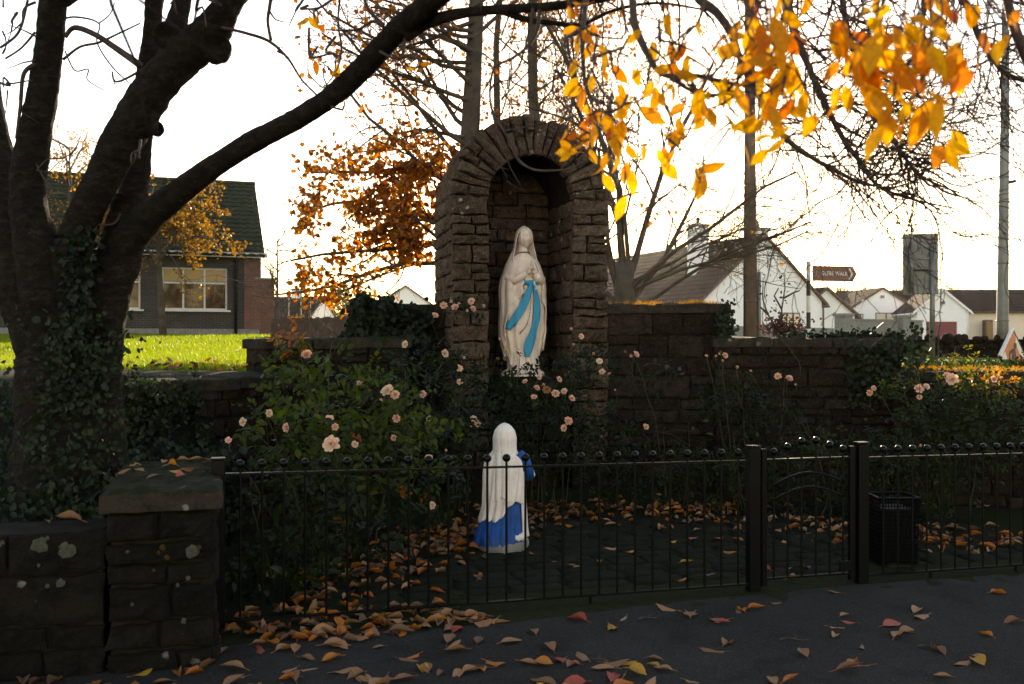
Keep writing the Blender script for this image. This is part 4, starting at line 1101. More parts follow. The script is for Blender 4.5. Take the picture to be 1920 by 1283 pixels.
B.append(branch([(1012, 14, 4.1, 9), (1006, 60, 4.0, 7), (986, 90, 3.95, 6), (960, 110, 3.9, 5), (926, 130, 3.9, 5), (919, 190, 3.85, 5), (935, 230, 3.8, 5), (960, 270, 3.8, 5), (972, 300, 3.8, 5), (1000, 318, 3.75, 4), (1035, 320, 3.7, 4), (1070, 316, 3.6, 3), (1105, 300, 3.5, 3)]))
B.append(branch([(1000, 16, 4.1, 7), (992, 60, 4.1, 5), (975, 120, 4.05, 4), (958, 150, 4.0, 4), (988, 170, 4.0, 4), (990, 200, 4.0, 3), (1030, 210, 4.0, 2)]))
# photographed single twigs on the left
for c in ([(400, 48, 5.6, 6), (460, 62, 5.5, 6), (505, 78, 5.5, 6), (540, 110, 5.5, 5), (566, 150, 5.5, 4), (600, 184, 5.45, 4)],
          [(512, -30, 5.5, 7), (506, 10, 5.5, 7), (502, 40, 5.5, 6), (508, 76, 5.5, 6)], [(505, 20, 5.5, 4), (516, 36, 5.5, 3), (532, 41, 5.5, 2)],
          [(520, 96, 5.5, 4), (540, 108, 5.5, 3), (548, 122, 5.5, 3)], [(640, -30, 5.1, 5), (634, 40, 5.1, 4), (640, 90, 5.1, 4), (632, 130, 5.1, 3), (610, 162, 5.1, 3)],
          [(605, 165, 5.2, 3), (580, 140, 5.2, 2.5), (577, 115, 5.2, 2)], [(612, 158, 5.2, 3), (606, 140, 5.2, 2.5), (611, 114, 5.2, 2)],
          [(262, 122, 5.8, 14), (225, 96, 5.9, 13), (180, 66, 5.95, 11), (140, 52, 6, 10), (122, 70, 6, 8)], [(118, 112, 6, 6), (150, 88, 6, 5), (185, 80, 6, 5), (220, 64, 6, 4), (262, 44, 5.9, 3)],
          [(104, 40, 6, 4), (140, 32, 6, 4), (185, 44, 6, 3), (182, 80, 6, 3), (210, 125, 6, 3), (245, 158, 6, 2)], [(185, 44, 6, 3), (205, 28, 6, 2.5), (215, 5, 6, 2)],
          [(122, 96, 6, 3), (140, 132, 6, 3), (165, 130, 6, 3), (164, 150, 6, 2.5), (196, 170, 6, 2)], [(62, 330, 5.95, 4), (88, 300, 5.9, 3), (120, 296, 5.9, 2.5), (146, 276, 5.9, 2)], [(66, 318, 5.95, 3), (90, 322, 5.9, 2), (110, 304, 5.9, 2)],
          [(64, 300, 5.95, 3), (86, 340, 5.9, 3), (112, 358, 5.9, 3), (150, 362, 5.9, 2)], [(760, 70, 4.75, 6), (756, 100, 4.7, 5), (762, 122, 4.7, 4), (780, 126, 4.7, 3), (820, 112, 4.7, 2)],
          [(720, 52, 4.8, 7), (700, 40, 4.8, 6), (668, 56, 4.8, 5), (610, 56, 4.8, 3)], [(720, 48, 4.8, 7), (690, 16, 4.8, 6), (676, -30, 4.8, 6)],
          [(620, 200, 5.1, 4), (642, 205, 5.1, 4), (646, 190, 5.1, 3)], [(0, 90, 5.9, 5), (35, 60, 5.9, 5), (52, 0, 5.9, 5)], [(66, 120, 5.9, 9), (44, 140, 5.9, 8), (38, 200, 5.9, 7), (30, 260, 5.9, 5)], [(66, 60, 5.9, 5), (40, 90, 5.9, 4), (10, 110, 5.9, 4)]):
    branch(c)
for k in range(9): twig(tw.uniform(0, 70), tw.uniform(-20, 180), 5.9, tw.uniform(0, 6.28), tw.uniform(50, 120), 4, tw.uniform(-1, 1), 1)
# drooping thicket upper right
for b, n0, n1, cnt in ((B[3], .35, .97, 44), (B[4], .2, .97, 80), (B[5], .2, .97, 76), (B[6], .25, .95, 40), (B[0], .3, .98, 18), (B[2], .3, .95, 9), (B[7], .3, 1, 9), (B[8], .15, .7, 8), (B[1], .2, .95, 7)):
    for k in range(cnt):
        t = lerp(n0, n1 - .12, (k + tw.random()) / cnt); q = b[min(len(b) - 1, int(t * len(b)))]
        right = b in (B[3], B[4], B[5])
        ang = tw.uniform(-1.3, 1.9) if right else tw.uniform(-1.2, 2.6)
        twig(q[0], q[1], q[2], ang, tw.uniform(130, 420) * (1 if right else .6), tw.uniform(2.4, 4.6), -ang * tw.uniform(.2, 1.2) + tw.gauss(0, .9), 0 if tw.random() < .6 else 1, tw.uniform(-.25, .2))
for k in range(64):
    x = tw.uniform(1040, 1930); twig(x, -40, tw.uniform(3.6, 5.0), tw.uniform(.6, 2.0), tw.uniform(110, 280), tw.uniform(3.5, 6.5), tw.uniform(-1.2, .6), 0, 0)
for k in range(26):
    x = tw.uniform(1700, 1900); twig(x, tw.uniform(60, 220), tw.uniform(3.8, 4.6), tw.uniform(.9, 1.9), tw.uniform(140, 260), 3.2, tw.uniform(-2.0, -.8), 1, 0)
# clusters: (px, py, depth, leaves, spread px)
CL = [(1078, 22, 2.9, 2, 14), (1112, 18, 2.9, 1, 6), (1090, 75, 3.0, 2, 12), (1108, 95, 3.0, 4, 22), (1068, 122, 3.0, 1, 8), (1120, 140, 3.0, 8, 30), (1098, 160, 3.0, 3, 20), (1148, 165, 3.0, 4, 22), (1108, 240, 2.8, 7, 26), (1078, 285, 2.75, 3, 14), (1100, 290, 2.8, 4, 22),
      (1140, 285, 2.8, 8, 30), (1175, 300, 2.8, 6, 26), (1165, 230, 2.85, 5, 26), (1200, 60, 2.9, 1, 8), (1252, 38, 2.7, 2, 8), (1228, 100, 2.8, 1, 6), (1258, 108, 2.8, 3, 16), (1276, 105, 2.8, 2, 10), (1204, 148, 2.8, 2, 12), (1228, 152, 2.8, 2, 10), (1262, 185, 2.7, 5, 24), (1310, 190, 2.6, 7, 28), (1330, 235, 2.6, 5, 22), (1288, 225, 2.7, 4, 24),
      (1248, 290, 2.7, 4, 18), (1275, 290, 2.7, 3, 16), (1305, 345, 2.7, 6, 14), (1315, 325, 2.7, 2, 10), (1172, 375, 2.9, 1, 6), (1318, 40, 2.8, 1, 6), (1346, 105, 2.7, 2, 10), (1300, 132, 2.7, 1, 8),
      (1395, 50, 2.2, 4, 24), (1380, 85, 2.2, 3, 20), (1430, 60, 2.25, 5, 26), (1448, 50, 2.2, 3, 18), (1480, 70, 2.3, 3, 16), (1425, 130, 2.25, 6, 30), (1465, 150, 2.25, 6, 26), (1452, 205, 2.3, 7, 28), (1490, 210, 2.3, 3, 20), (1518, 235, 2.4, 1, 8), (1420, 110, 2.3, 3, 20), (1400, 175, 2.4, 2, 14),
      (1435, 262, 2.5, 6, 20), (1388, 288, 2.6, 1, 4), (1470, 270, 2.6, 1, 6), (1500, 10, 2.4, 2, 14), (1460, 8, 2.3, 3, 20), (1410, 10, 2.4, 2, 20),
      (1575, 70, 2.15, 6, 26), (1610, 60, 2.15, 6, 24), (1590, 120, 2.15, 6, 26), (1625, 125, 2.15, 5, 24), (1600, 180, 2.15, 6, 24), (1670, 70, 2.1, 7, 28), (1700, 90, 2.1, 6, 26), (1735, 85, 2.15, 4, 20), (1665, 205, 2.2, 7, 26), (1640, 170, 2.2, 4, 22), (1720, 150, 2.1, 9, 30), (1740, 185, 2.1, 6, 26), (1780, 120, 2.15, 7, 28), (1795, 150, 2.15, 5, 20), (1730, 225, 2.1, 3, 12),
      (1672, 235, 2.2, 4, 18), (1762, 210, 2.2, 2, 12), (1765, 268, 2.4, 3, 14), (1790, 262, 2.4, 1, 5), (1640, 30, 2.5, 2, 10), (1655, 10, 2.5, 1, 8), (1768, 12, 2.3, 4, 24), (1800, 10, 2.3, 4, 22), (1765, 60, 2.4, 2, 8), (1848, 75, 2.3, 1, 6), (1882, 75, 2.1, 3, 14), (1915, 30, 2.3, 1, 6),
      (554, 40, 5.3, 2, 8), (582, 48, 5.3, 3, 10), (594, 52, 5.3, 1, 4), (628, 132, 5.0, 3, 8), (594, 118, 5.1, 1, 4), (782, 132, 4.6, 2, 8), (832, 130, 4.6, 1, 3), (898, 8, 4.3, 1, 4),
      (210, 165, 5.6, 2, 6), (262, 312, 5.4, 1, 4), (247, 318, 5.4, 1, 4), (326, 18, 5.3, 3, 10), (308, 16, 5.3, 1, 6), (378, 20, 5.3, 2, 8), (382, 44, 5.3, 1, 4), (402, 14, 5.3, 1, 4), (24, 75, 5.6, 1, 4), (44, 55, 5.6, 1, 4), (8, 175, 5.6, 1, 4), (178, 452, 5.9, 1, 4)]
for (px, py, dd, n, s) in CL:
    if n < 1: continue
    for q in range(1 if n < 3 else 2):
        x0, y0 = px + tw.uniform(-70, 70), py - tw.uniform(50, 130) * 2.6 / dd
        mx, my = (x0 + px) / 2 + tw.gauss(0, 16), (y0 + py) / 2 + tw.gauss(0, 10)
        branch([(x0, y0, dd + .1, 5.5), (mx, my, dd + .05, 4.5), (px + tw.gauss(0, s * .4), py - 30, dd, 3.6), (px + tw.gauss(0, s), py - 8 + tw.gauss(0, 12), dd - .02, 2.4)], 12)
# unseen crown added to shade the ground: limbs and twigs over the path
cr = random.Random(404); mbc = MB(); ctips = []
S_C = dict(seg=[6, 5, 4], wob=[.14, .18, .22], up=[.02, .0, -.02], taper=.65, sides=[6, 4, 3], kids=[8, 6], t0=[.2, .15], ang=[.7, .75], lr=[.55, .55], rr=[.5, .55], rmin=.004)
for (x, y, z, dx, dy, dz, L, r) in ((-2.7, 6.0, 3.7, -.1, -.9, .5, 4.2, .10), (-2.4, 6.1, 4.2, .5, -.9, .55, 4.6, .10), (-3.1, 6.1, 4.0, -.9, -.5, .6, 4.0, .09), (-1.5, 5.4, 3.9, .6, -.8, .45, 4.4, .09), (-.5, 4.5, 3.8, .3, -1, .3, 4.2, .08), (.6, 3.8, 3.7, .9, .1, .25, 4.2, .08), (.2, 4.0, 3.8, .9, .5, .55, 4.0, .07), (1.2, 3.4, 3.6, .6, -1, .25, 4.0, .07), (-2.4, 6.2, 4.6, .2, .1, 1, 3.5, .08), (-1.8, 5.8, 4.3, .7, .2, .8, 3.8, .08)):
    grow(mbc, Vector((x, y, z)), Vector((dx, dy, dz)).normalized(), L, r, 0, cr, ctips, S_C)
mbc.build('unseen_shade_branches', M['bark'], tree, smooth=True)
pos = []
for pts, lev in ctips:
    for q in range(9 if lev == 2 else 4):
        p = pts[cr.randrange(1, len(pts))] + Vector((cr.gauss(0, .10), cr.gauss(0, .10), cr.gauss(-.05, .10)))
        if p.y < 1.2 or px_of(p)[1] < -60: pos.append(p)
crown(tree, pos, M['cherry'], .085, .12, 'unseen_shade_leaves')
mbt.build('twigs', M['twig'], tree, smooth=True, kind='stuff')
# hanging leaves, each one its own part
lf = random.Random(15)
def hang_leaf(px, py, d, size=1.0, spread=.5):
    L = size
    x = Vector((lf.gauss(0, .55), lf.gauss(0, .45), -1 if lf.random() < .9 else .1)).normalized()
    n = Vector((lf.gauss(0, 1.3), -1 if lf.random() < .7 else 1, lf.gauss(0, .3)))
    c = P(px, py, d)
    o = place(lf.choice(HANG), 'leaf', tree, c, axes_euler(x, n), (L, L * lf.uniform(.85, 1.2), L), M['cherry'])
    return o
nl = 0
for (px, py, d, n, s) in CL:
    for k in range(n):
        if nl < 300: hang_leaf(px + lf.gauss(0, s * .95), py - 34 * 2.4 / d * .5 + lf.gauss(0, s * .85), d + lf.uniform(-.15, .3), lf.uniform(.42, .86)); nl += 1

# ------------------------------------------------------------------ trees behind the shrine
S_B = dict(seg=[6, 5, 4, 3], wob=[.17, .2, .24, .25], up=[-.01, -.01, -.01, .0], taper=.62, sides=[6, 5, 3, 3], kids=[8, 6, 4], t0=[.15, .15, .15], ang=[.7, .75, .7], lr=[.55, .52, .55], rr=[.45, .45, .55], rmin=.0035)
rb = random.Random(61)
b1 = P(886, 0, 14.6); b1.z = 1.35
t1 = thing('copper_beech', 'copper tree with dense orange-brown leaves left of the niche', 'tree', b1)
mb = MB(); pts = [b1 + Vector((0, 0, -.1)), b1 + Vector((.03, 0, 1.5)), b1 + Vector((-.05, .1, 3.2)), b1 + Vector((.05, .1, 5.2)), b1 + Vector((0, 0, 7.4)), b1 + Vector((.05, 0, 9.5))]
knobbly(mb, pts, [.22, .18, .15, .11, .07, .03], 10, .08); mb.build('trunk', M['bark_far'], t1, smooth=True)
mb = MB(); tips = []
for k in range(30):
    z = lerp(1.55, 8.2, k / 29); i = 0
    dirn = Vector((-1.0 if rb.random() < .72 else .8, rb.uniform(-.5, .6), lerp(-.06, 1.3, (k / 29) ** .7))).normalized()
    grow(mb, b1 + Vector((0, 0, z)), dirn, lerp(3.0, 2.6, k / 29) * rb.uniform(.75, 1.12), lerp(.045, .022, k / 29), 0, rb, tips, S_B)
for k in range(10):
    z = rb.uniform(1.3, 5.2); grow(mb, b1 + Vector((0, 0, z)), Vector((-1.0, rb.uniform(-.9, .9), rb.uniform(-.2, .6))).normalized(), rb.uniform(1.1, 1.8), .035, 0, rb, tips, S_B)
mb.build('branches', M['bark_far'], t1, smooth=True)
pos = []
for pts, lev in tips:
    for q in range(5 if lev == 3 else 3):
        p = pts[rb.randrange(1, len(pts))]
        x, y = px_of(p)
        dens = smooth(215, 330, y) * smooth(905, 800, x) + .16
        if y < 260: dens *= .5
        if y > 612 - .25 * max(0, 760 - x) or x < 555: continue
        if noise.noise(p * 1.5) < -.12: continue
        if rb.random() < dens * .62: pos.append(p + Vector((rb.gauss(0, .05), rb.gauss(0, .05), rb.gauss(0, .05))))
crown(t1, pos, M['beech'], .07, .115)

b2 = P(1008, 0, 18.5); b2.z = 1.4
S_T = dict(S_B); S_T.update(kids=[9, 7, 5], up=[.07, .04, .02, 0], wob=[.22, .26, .28, .28], ang=[.6, .7, .75])
for (pxx, dd, w, seed, lab) in ((1008, 18.5, .135, 62, 'tall bare tree whose thick trunk rises behind the niche arch'), (940, 20.5, .10, 63, 'tall thin bare tree left of the thick trunk behind the niche')):
    rb = random.Random(seed); b = P(pxx, 0, dd); b.z = 1.4
    t2 = thing('bare_tree', lab, 'tree', b)
    mb = MB(); top = 13.0
    pts = [b + Vector((.12 * math.sin(k * 1.3), 0, top * k / 8 - .1)) for k in range(9)]
    knobbly(mb, pts, [w * (1 - .75 * k / 8) for k in range(9)], 12, .06); mb.build('trunk', M['bark_far'], t2, smooth=True)
    mb = MB(); tips = []
    for k in range(30):
        z = lerp(3.0, 12.5, k / 29); a = rb.uniform(0, 6.28)
        grow(mb, b + Vector((0, 0, z)), Vector((math.cos(a), .6 * math.sin(a), rb.uniform(.5, 1.5))).normalized(), rb.uniform(2.0, 3.6) * (1.1 - .4 * k / 29), .020, 0, rb, tips, S_T)
    mb.build('branches', M['bark_far'], t2, smooth=True)
    pos = [pts[-1] for pts, lev in tips if rb.random() < .16]; crown(t2, pos, M['beech'], .07, .11, 'last_leaves')
rb = random.Random(72)
b3 = P(1166, 0, 14.2); b3.z = 1.3
t3 = thing('bare_tree', 'spreading bare tree with the low sun behind it, right of the niche', 'tree', b3)
mb = MB(); knobbly(mb, [b3 + Vector((0, 0, -.1)), b3 + Vector((.0, 0, .45)), b3 + Vector((.03, 0, .95)), b3 + Vector((.05, 0, 1.5))], [.20, .16, .15, .13], 12, .08); mb.build('trunk', M['bark_far'], t3, smooth=True)
mb = MB(); tips = []
S_R = dict(S_B); S_R.update(kids=[11, 8, 5], rmin=.0045, wob=[.12, .2, .25, .28], t0=[.3, .2, .15], ang=[.6, .75, .8], lr=[.5, .52, .55])
for (dx, dz, L, r) in ((-.12, 1, 3.6, .10), (.10, 1, 4.0, .11), (.28, 1, 3.8, .095), (.5, 1, 3.4, .08), (.75, .9, 3.0, .07), (1, .8, 2.9, .06), (1, .55, 2.7, .055), (1, .42, 2.5, .05), (1, .3, 1.9, .04), (-.4, 1, 3.0, .075), (-.8, .9, 2.4, .06), (0, .9, 3.0, .08), (.25, .8, 3.0, .07)):
    S_ = dict(S_R); S_['kids'] = [11, 8, 5] if dz > .7 else [6, 5, 3]
    grow(mb, b3 + Vector((.03, 0, rb.uniform(.75, 1.45))), Vector((dx, rb.uniform(-.5, .5), dz)).normalized(), L, r * .58, 0, rb, tips, S_)
mb.build('branches', M['bark_far'], t3, smooth=True)
pos = [pts[-1] for pts, lev in tips if rb.random() < .02]; crown(t3, pos, M['birch'], .045, .075, 'last_leaves')

def small_tree(name, label, base, h, spread, seed, mat, nleaf, droop=0., L=(.03, .06), nb=16, r=.08, kids=[6, 5, 3], trunk_h=.35, barkm='bark_far', lean=0.0):
    rb = random.Random(seed); t = thing(name, label, 'tree', base)
    mb = MB(); knobbly(mb, [base + Vector((lean * k, 0, h * .9 * k / 4 - .05)) for k in range(5)], [r * (1 - .8 * k / 4) for k in range(5)], 8, .1, seed); mb.build('trunk', M[barkm], t, smooth=True)
    mb = MB(); tips = []; S = dict(S_B); S.update(kids=kids, up=[-droop * .3, -droop, -droop, -droop], rmin=.004)
    for k in range(nb):
        f = k / (nb - 1); z = h * lerp(trunk_h, .88, f); a = rb.uniform(0, 6.28)
        grow(mb, base + Vector((lean * 4 * z / h * .9, 0, z)), Vector((math.cos(a), math.sin(a) * .7, rb.uniform(.2, 1.0))).normalized(), spread * rb.uniform(.7, 1.1) * (1.1 - .45 * f), r * .35, 0, rb, tips, S)
    mb.build('branches', M[barkm], t, smooth=True)
    pos = []
    for pts, lev in tips:
        for q in range(nleaf):
            if rb.random() < .8: pos.append(pts[rb.randrange(1, len(pts))] + Vector((rb.gauss(0, .05), rb.gauss(0, .05), rb.gauss(0, .05))))
    if pos: crown(t, pos, M[mat], L[0], L[1])
    return t
def gp(px, d):
    v = P(px, 0, d); v.z = h_upper(v.x, v.y); return v
small_tree('weeping_birch', 'small weeping birch with golden leaves in front of the school window', gp(306, 29), 4.6, 2.3, 5, 'birch', 3, .16, (.07, .12), 16, .12, [6, 5, 3], .45, lean=-.06)
small_tree('weeping_birch', 'leggy birch with thin brown leaves against the school roof behind the big trunk', gp(130, 30), 6.4, 2.0, 6, 'birch', 1, .16, (.06, .1), 16, .10, [6, 5, 3], .35)
small_tree('young_tree', 'small bare young tree standing to the right of the brick school', gp(520, 31), 3.4, 1.15, 9, 'birch', 0, -.05, nb=13, r=.07, kids=[4, 3, 2])

# ------------------------------------------------------------------ ivy, roses, fallen leaves, grass
def ivy(label, pts, n, size=(.035, .07), jit=.07, nrm=(0, -1, .2), group=None, mat='ivy', name='ivy'):
    """leaf mass round a set of world anchor points"""
    anc = np.array([tuple(p) for p in pts]); k = RNG.integers(0, len(anc), n)
    p = anc[k] + RNG.normal(size=(n, 3)) * jit
    nn = unit(n) * .75 + np.array(nrm); d = unit(n) * .7 + np.array([0, 0, -.8])
    V, Fq = np_leaves(p, d, nn, RNG.uniform(*size, n), RNG.uniform(*size, n) * .95, .15)
    o = np_mesh(name, V, Fq, M[mat]); return tag(o, label, 'ivy' if name == 'ivy' else 'plant', group)
def seg_pts(a, b, n): return [Vector(a).lerp(Vector(b), (i + .5) / n) for i in range(n)]
ri = random.Random(81)
ivy('dark ivy clump smothering the left end of the tall wall by the niche', [PG(ri.gauss(712, 30), 10.55, z) + Vector((0, ri.uniform(-.1, .3), 0)) for z in [ri.uniform(1.45, 2.08) for _ in range(60)]], 2600, (.04, .08), .06)
ivy('ivy trailing over the corner where the middle right wall steps down', [PG(ri.uniform(1610, 1740), 10.1, z) + Vector((0, ri.uniform(-.05, .2), 0)) for z in [ri.uniform(1.1, 1.72) for _ in range(40)]], 900, (.03, .06), .07)
ivy('ivy and moss fringe lying along the top of the middle right wall', [PG(x, 10.45, 1.70) for x in range(1470, 1690, 8)], 700, (.03, .055), .045, (0, -.2, 1))
ivy('small ivy tuft hanging on the right end of the tall wall', [PG(1362 + ri.gauss(0, 6), 10.42, z) + Vector((0, 0, 0)) for z in [ri.uniform(1.6, 2.05) for _ in range(20)]], 260, (.03, .055), .035)
ivy('ivy climbing the shaded lower trunk of the cherry tree', [PG(ri.gauss(150, 52), 5.78, z) + Vector((0, ri.uniform(-.06, .08), 0)) for z in [ri.uniform(.7, 1.75) for _ in range(90)]], 1000, (.014, .05), .07)
ivy('ivy between the two stems of the cherry tree', [P(ri.gauss(152, 9), y, 5.86) for y in range(430, 760, 8)], 620, (.025, .05), .045)
ivy('dark ivy bank spilling over the roadside wall beside the capstones', [Vector((ri.uniform(-4.2, -2.2), ri.uniform(5.1, 7.0), 0)) for _ in range(1)] + [Vector((x, y, h_upper(x, y) + .05)) for x, y in [(ri.uniform(-4.6, -2.15), ri.uniform(5.25, 7.4)) for _ in range(160)]], 6500, (.022, .05), .10, (0, -.3, 1))
ivy('ivy curtain over the low wall below the turf by the tree', [L3A.lerp(L3B, ri.uniform(-.05, .42)) + Vector((.06, -.08, ri.uniform(.25, 1.32))) for _ in range(120)], 3200, (.022, .048), .07)
ivy('ivy over the low wall stretch behind the capstones', [pc + px_ * (.3 + ri.uniform(-.3, .34)) + py_ * ri.uniform(1.3, 2.6) + Vector((0, 0, ri.uniform(.3, .92))) for _ in range(70)], 1900, (.03, .06), .06)

def petals(name, rnd, dry=False):
    mb = MB()
    for (cnt, r, tilt, w) in ((7, .050, .25, .040), (6, .040, .65, .034), (5, .028, 1.05, .026), (4, .016, 1.35, .018)):
        o = rnd.uniform(0, 6)
        for k in range(cnt):
            a = o + 2 * math.pi * k / cnt + rnd.gauss(0, .12); t = tilt + rnd.gauss(0, .14); ww = w * rnd.uniform(.85, 1.15)
            u = Vector((math.cos(a), math.sin(a), 0)); s = Vector((-math.sin(a), math.cos(a), 0))
            def f(i, j):
                q = j / 3; e = (i - 1) * [.35, .95, 1.0, .45][j]
                return u * (r * q * math.cos(t)) + Vector((0, 0, 1)) * (r * q * math.sin(t) + .006 * math.sin(q * 5 + k) * (1 - abs(e)) + .010 * e * e) + s * e * ww * .5
            mb.grid(f, 3, 4)
    mb.tube([Vector((0, 0, -.035)), Vector((0, 0, -.004)), Vector((0, 0, .004))], [.003, .009, .004], 6)
    return mb.mesh(name, (0, 0, 0), True)
rf = random.Random(29)
ROSE = [petals('rose_bloom', rf) for _ in range(4)]
def rose_bush(label, blobs, stems, flowers, seed, big=0, leafL=(.046, .082)):
    rnd = random.Random(seed)
    c0 = P(blobs[0][0], 0, blobs[0][2]); c0.z = .02
    t = thing('rose_bush', label, 'rose bush', c0)
    for (bx, bd, tx, ty, td) in stems:
        mb = MB(); a = P(bx, 0, bd); a.z = .0; b = P(tx, ty, td)
        mid = a.lerp(b, .5) + Vector((rnd.gauss(0, .10), rnd.gauss(0, .08), .12))
        pts = [(a * (1 - q) ** 2 + mid * 2 * q * (1 - q) + b * q * q) for q in [i / 9 for i in range(10)]]
        pts = [p + Vector((rnd.gauss(0, .008), rnd.gauss(0, .008), 0)) for p in pts]
        mb.tube(pts, [.006 * (1 - .6 * i / 9) for i in range(10)], 5)
        for k in range(3):
            q = rnd.uniform(.3, .95); p = pts[int(q * 9)]
            e = p + Vector((rnd.gauss(0, .16), rnd.gauss(0, .12), rnd.uniform(.02, .22)))
            mb.tube([p, p.lerp(e, .5) + Vector((0, 0, .03)), e], [.003, .0026, .002], 4)
        mb.build('stem', M['stem'], t, smooth=True)
    groups = {}
    for (px, py, d, rx, ry, rz, n, mt) in blobs:
        c = np.array(P(px, py, d)); m = n
        r = RNG.uniform(.25, 1, m) ** .45
        ctr = c + unit(m) * r[:, None] * np.array([rx, ry, rz]) * (1 + .22 * RNG.normal(size=(m, 1)))
        ctr[:, 2] = np.maximum(ctr[:, 2], .03)
        cpx = 960 + ctr[:, 0] / ctr[:, 1] * F; ok = ~((cpx > 875) & (cpx < 1015) & (ctr[:, 1] < 8.5)); ctr = ctr[ok]; m = len(ctr)
        d0 = unit(m) * .8 + np.array([0, -.25, .05]); nn = unit(m) * .6 + np.array([0, -.45, .75])
        d0 /= np.linalg.norm(d0, axis=1, keepdims=True); s0 = np.cross(nn, d0); s0 /= np.linalg.norm(s0, axis=1, keepdims=True)
        L = RNG.uniform(*leafL, m)
        for (fo, si, sc_) in ((1.1, 0, 1.0), (.62, .55, .85), (.62, -.55, .85), (.12, .5, .7), (.12, -.5, .7)):
            pos = ctr + d0 * (fo * L)[:, None] + s0 * (si * L * .5)[:, None]
            dr = d0 + s0 * si * 1.6
            groups.setdefault(mt, []).append(np_leaves(pos, dr, nn + .25 * unit(m), L * sc_, L * sc_ * .62, .18))
    for mt, lst in groups.items():
        V = np.concatenate([v for v, _ in lst]); off = 0; FF = []
        for v, f in lst: FF.append(f + off); off += len(v)
        np_mesh('foliage', V, np.concatenate(FF), M[mt], t, kind='stuff')
    for (px, py, size, d) in flowers:
        d -= .28; p = P(px, py, d); R_ = 1.22 * size * d / F / .105
        fdir = Vector((rnd.gauss(0, .5), -1, rnd.uniform(.0, .9))).normalized()
        bl_ = place(rnd.choice(ROSE), 'bloom', t, p, fdir.to_track_quat('Z', 'Y').to_euler(), (R_ * .62, R_ * .62, R_ * 1.5) if size <= 9 else (R_, R_ * rnd.uniform(.85, 1.1), R_ * rnd.uniform(.7, 1.35)), M['dry_petal'] if rnd.random() < .14 else M['petal'])
        e = p - fdir * .05 - Vector((0, 0, rnd.uniform(.1, .25))) + Vector((rnd.gauss(0, .05), .03, 0))
        mb = MB(); mb.tube([p - fdir * .02 * R_, p - fdir * .05 - Vector((0, 0, .04)), e], [.0025, .0028, .003], 4)
        mb.build('stalk', M['stem'], t, smooth=True)
    for k in range(big):
        bl = blobs[k % min(3, len(blobs))]
        th = rnd.uniform(0, 6.28); rr = rnd.random() ** .5
        p = P(bl[0], bl[1], bl[2]) + Vector((bl[3] * rr * math.cos(th), -bl[4] * rnd.uniform(.5, 1.05), bl[5] * rr * math.sin(th)))
        if p.z < .05: continue
        L = rnd.uniform(.5, .8)
        place(rnd.choice(HANG), 'leaf', t, p, axes_euler((rnd.gauss(0, 1), rnd.gauss(0, .5), rnd.gauss(-.3, .6)), (rnd.gauss(0, .5), -.7, .7)), (L, L * 1.25, L), M['rose_backlit'] if rnd.random() < .6 else M['rose_leaf'])
    return t
rose_bush('large rose bush with yellow-green leaves and peach blooms left of the kneeling statue',
    [(640, 770, 7.6, .62, .5, .42, 171, 'rose_backlit'), (700, 850, 7.3, .60, .5, .40, 143, 'rose_backlit'), (560, 840, 7.0, .42, .4, .36, 82, 'rose_backlit'), (720, 900, 7.7, .72, .5, .5, 193, 'rose_leaf'), (590, 980, 6.7, .55, .4, .5, 171, 'rose_leaf'), (780, 770, 8.6, .6, .5, .5, 154, 'rose_leaf'), (560, 690, 8.4, .30, .3, .30, 46, 'rose_backlit'), (545, 635, 8.5, .20, .15, .16, 15, 'autumn_leaf'), (640, 900, 7.4, .6, .4, .4, 19, 'autumn_leaf'), (500, 1060, 6.2, .4, .3, .3, 71, 'rose_leaf')],
    [(600, 7.4, 545, 610, 8.4), (620, 7.4, 560, 680, 8.2), (640, 7.4, 690, 720, 7.8), (650, 7.4, 740, 730, 7.7), (600, 7.2, 500, 780, 7.0), (590, 7.2, 460, 790, 6.9), (660, 7.4, 620, 800, 6.8), (680, 7.6, 760, 690, 8.6), (700, 7.8, 830, 680, 9.0), (640, 7.3, 620, 640, 8.3), (560, 6.9, 430, 840, 6.4), (520, 6.5, 470, 900, 6.2), (560, 6.6, 530, 880, 6.2), (740, 7.6, 800, 800, 7.6)],
    [(575, 666, 19, 8.3), (760, 646, 13, 9.2), (674, 719, 12, 7.9), (669, 724, 9, 7.9), (694, 733, 9, 7.8), (727, 734, 23, 7.4), (741, 741, 17, 7.4), (715, 751, 8, 7.5), (793, 740, 13, 8.2), (504, 775, 13, 7.0), (456, 791, 14, 6.9), (538, 802, 16, 6.9), (617, 786, 15, 7.0), (628, 801, 13, 7.0), (623, 818, 8, 6.7), (622, 834, 29, 6.55), (666, 833, 13, 6.9), (743, 785, 14, 7.6), (805, 786, 11, 7.9), (739, 821, 12, 7.5), (804, 860, 15, 7.4), (812, 948, 16, 7.2), (428, 826, 12, 6.6), (690, 800, 9, 7.5), (836, 845, 8, 7.6)], 1, 90)
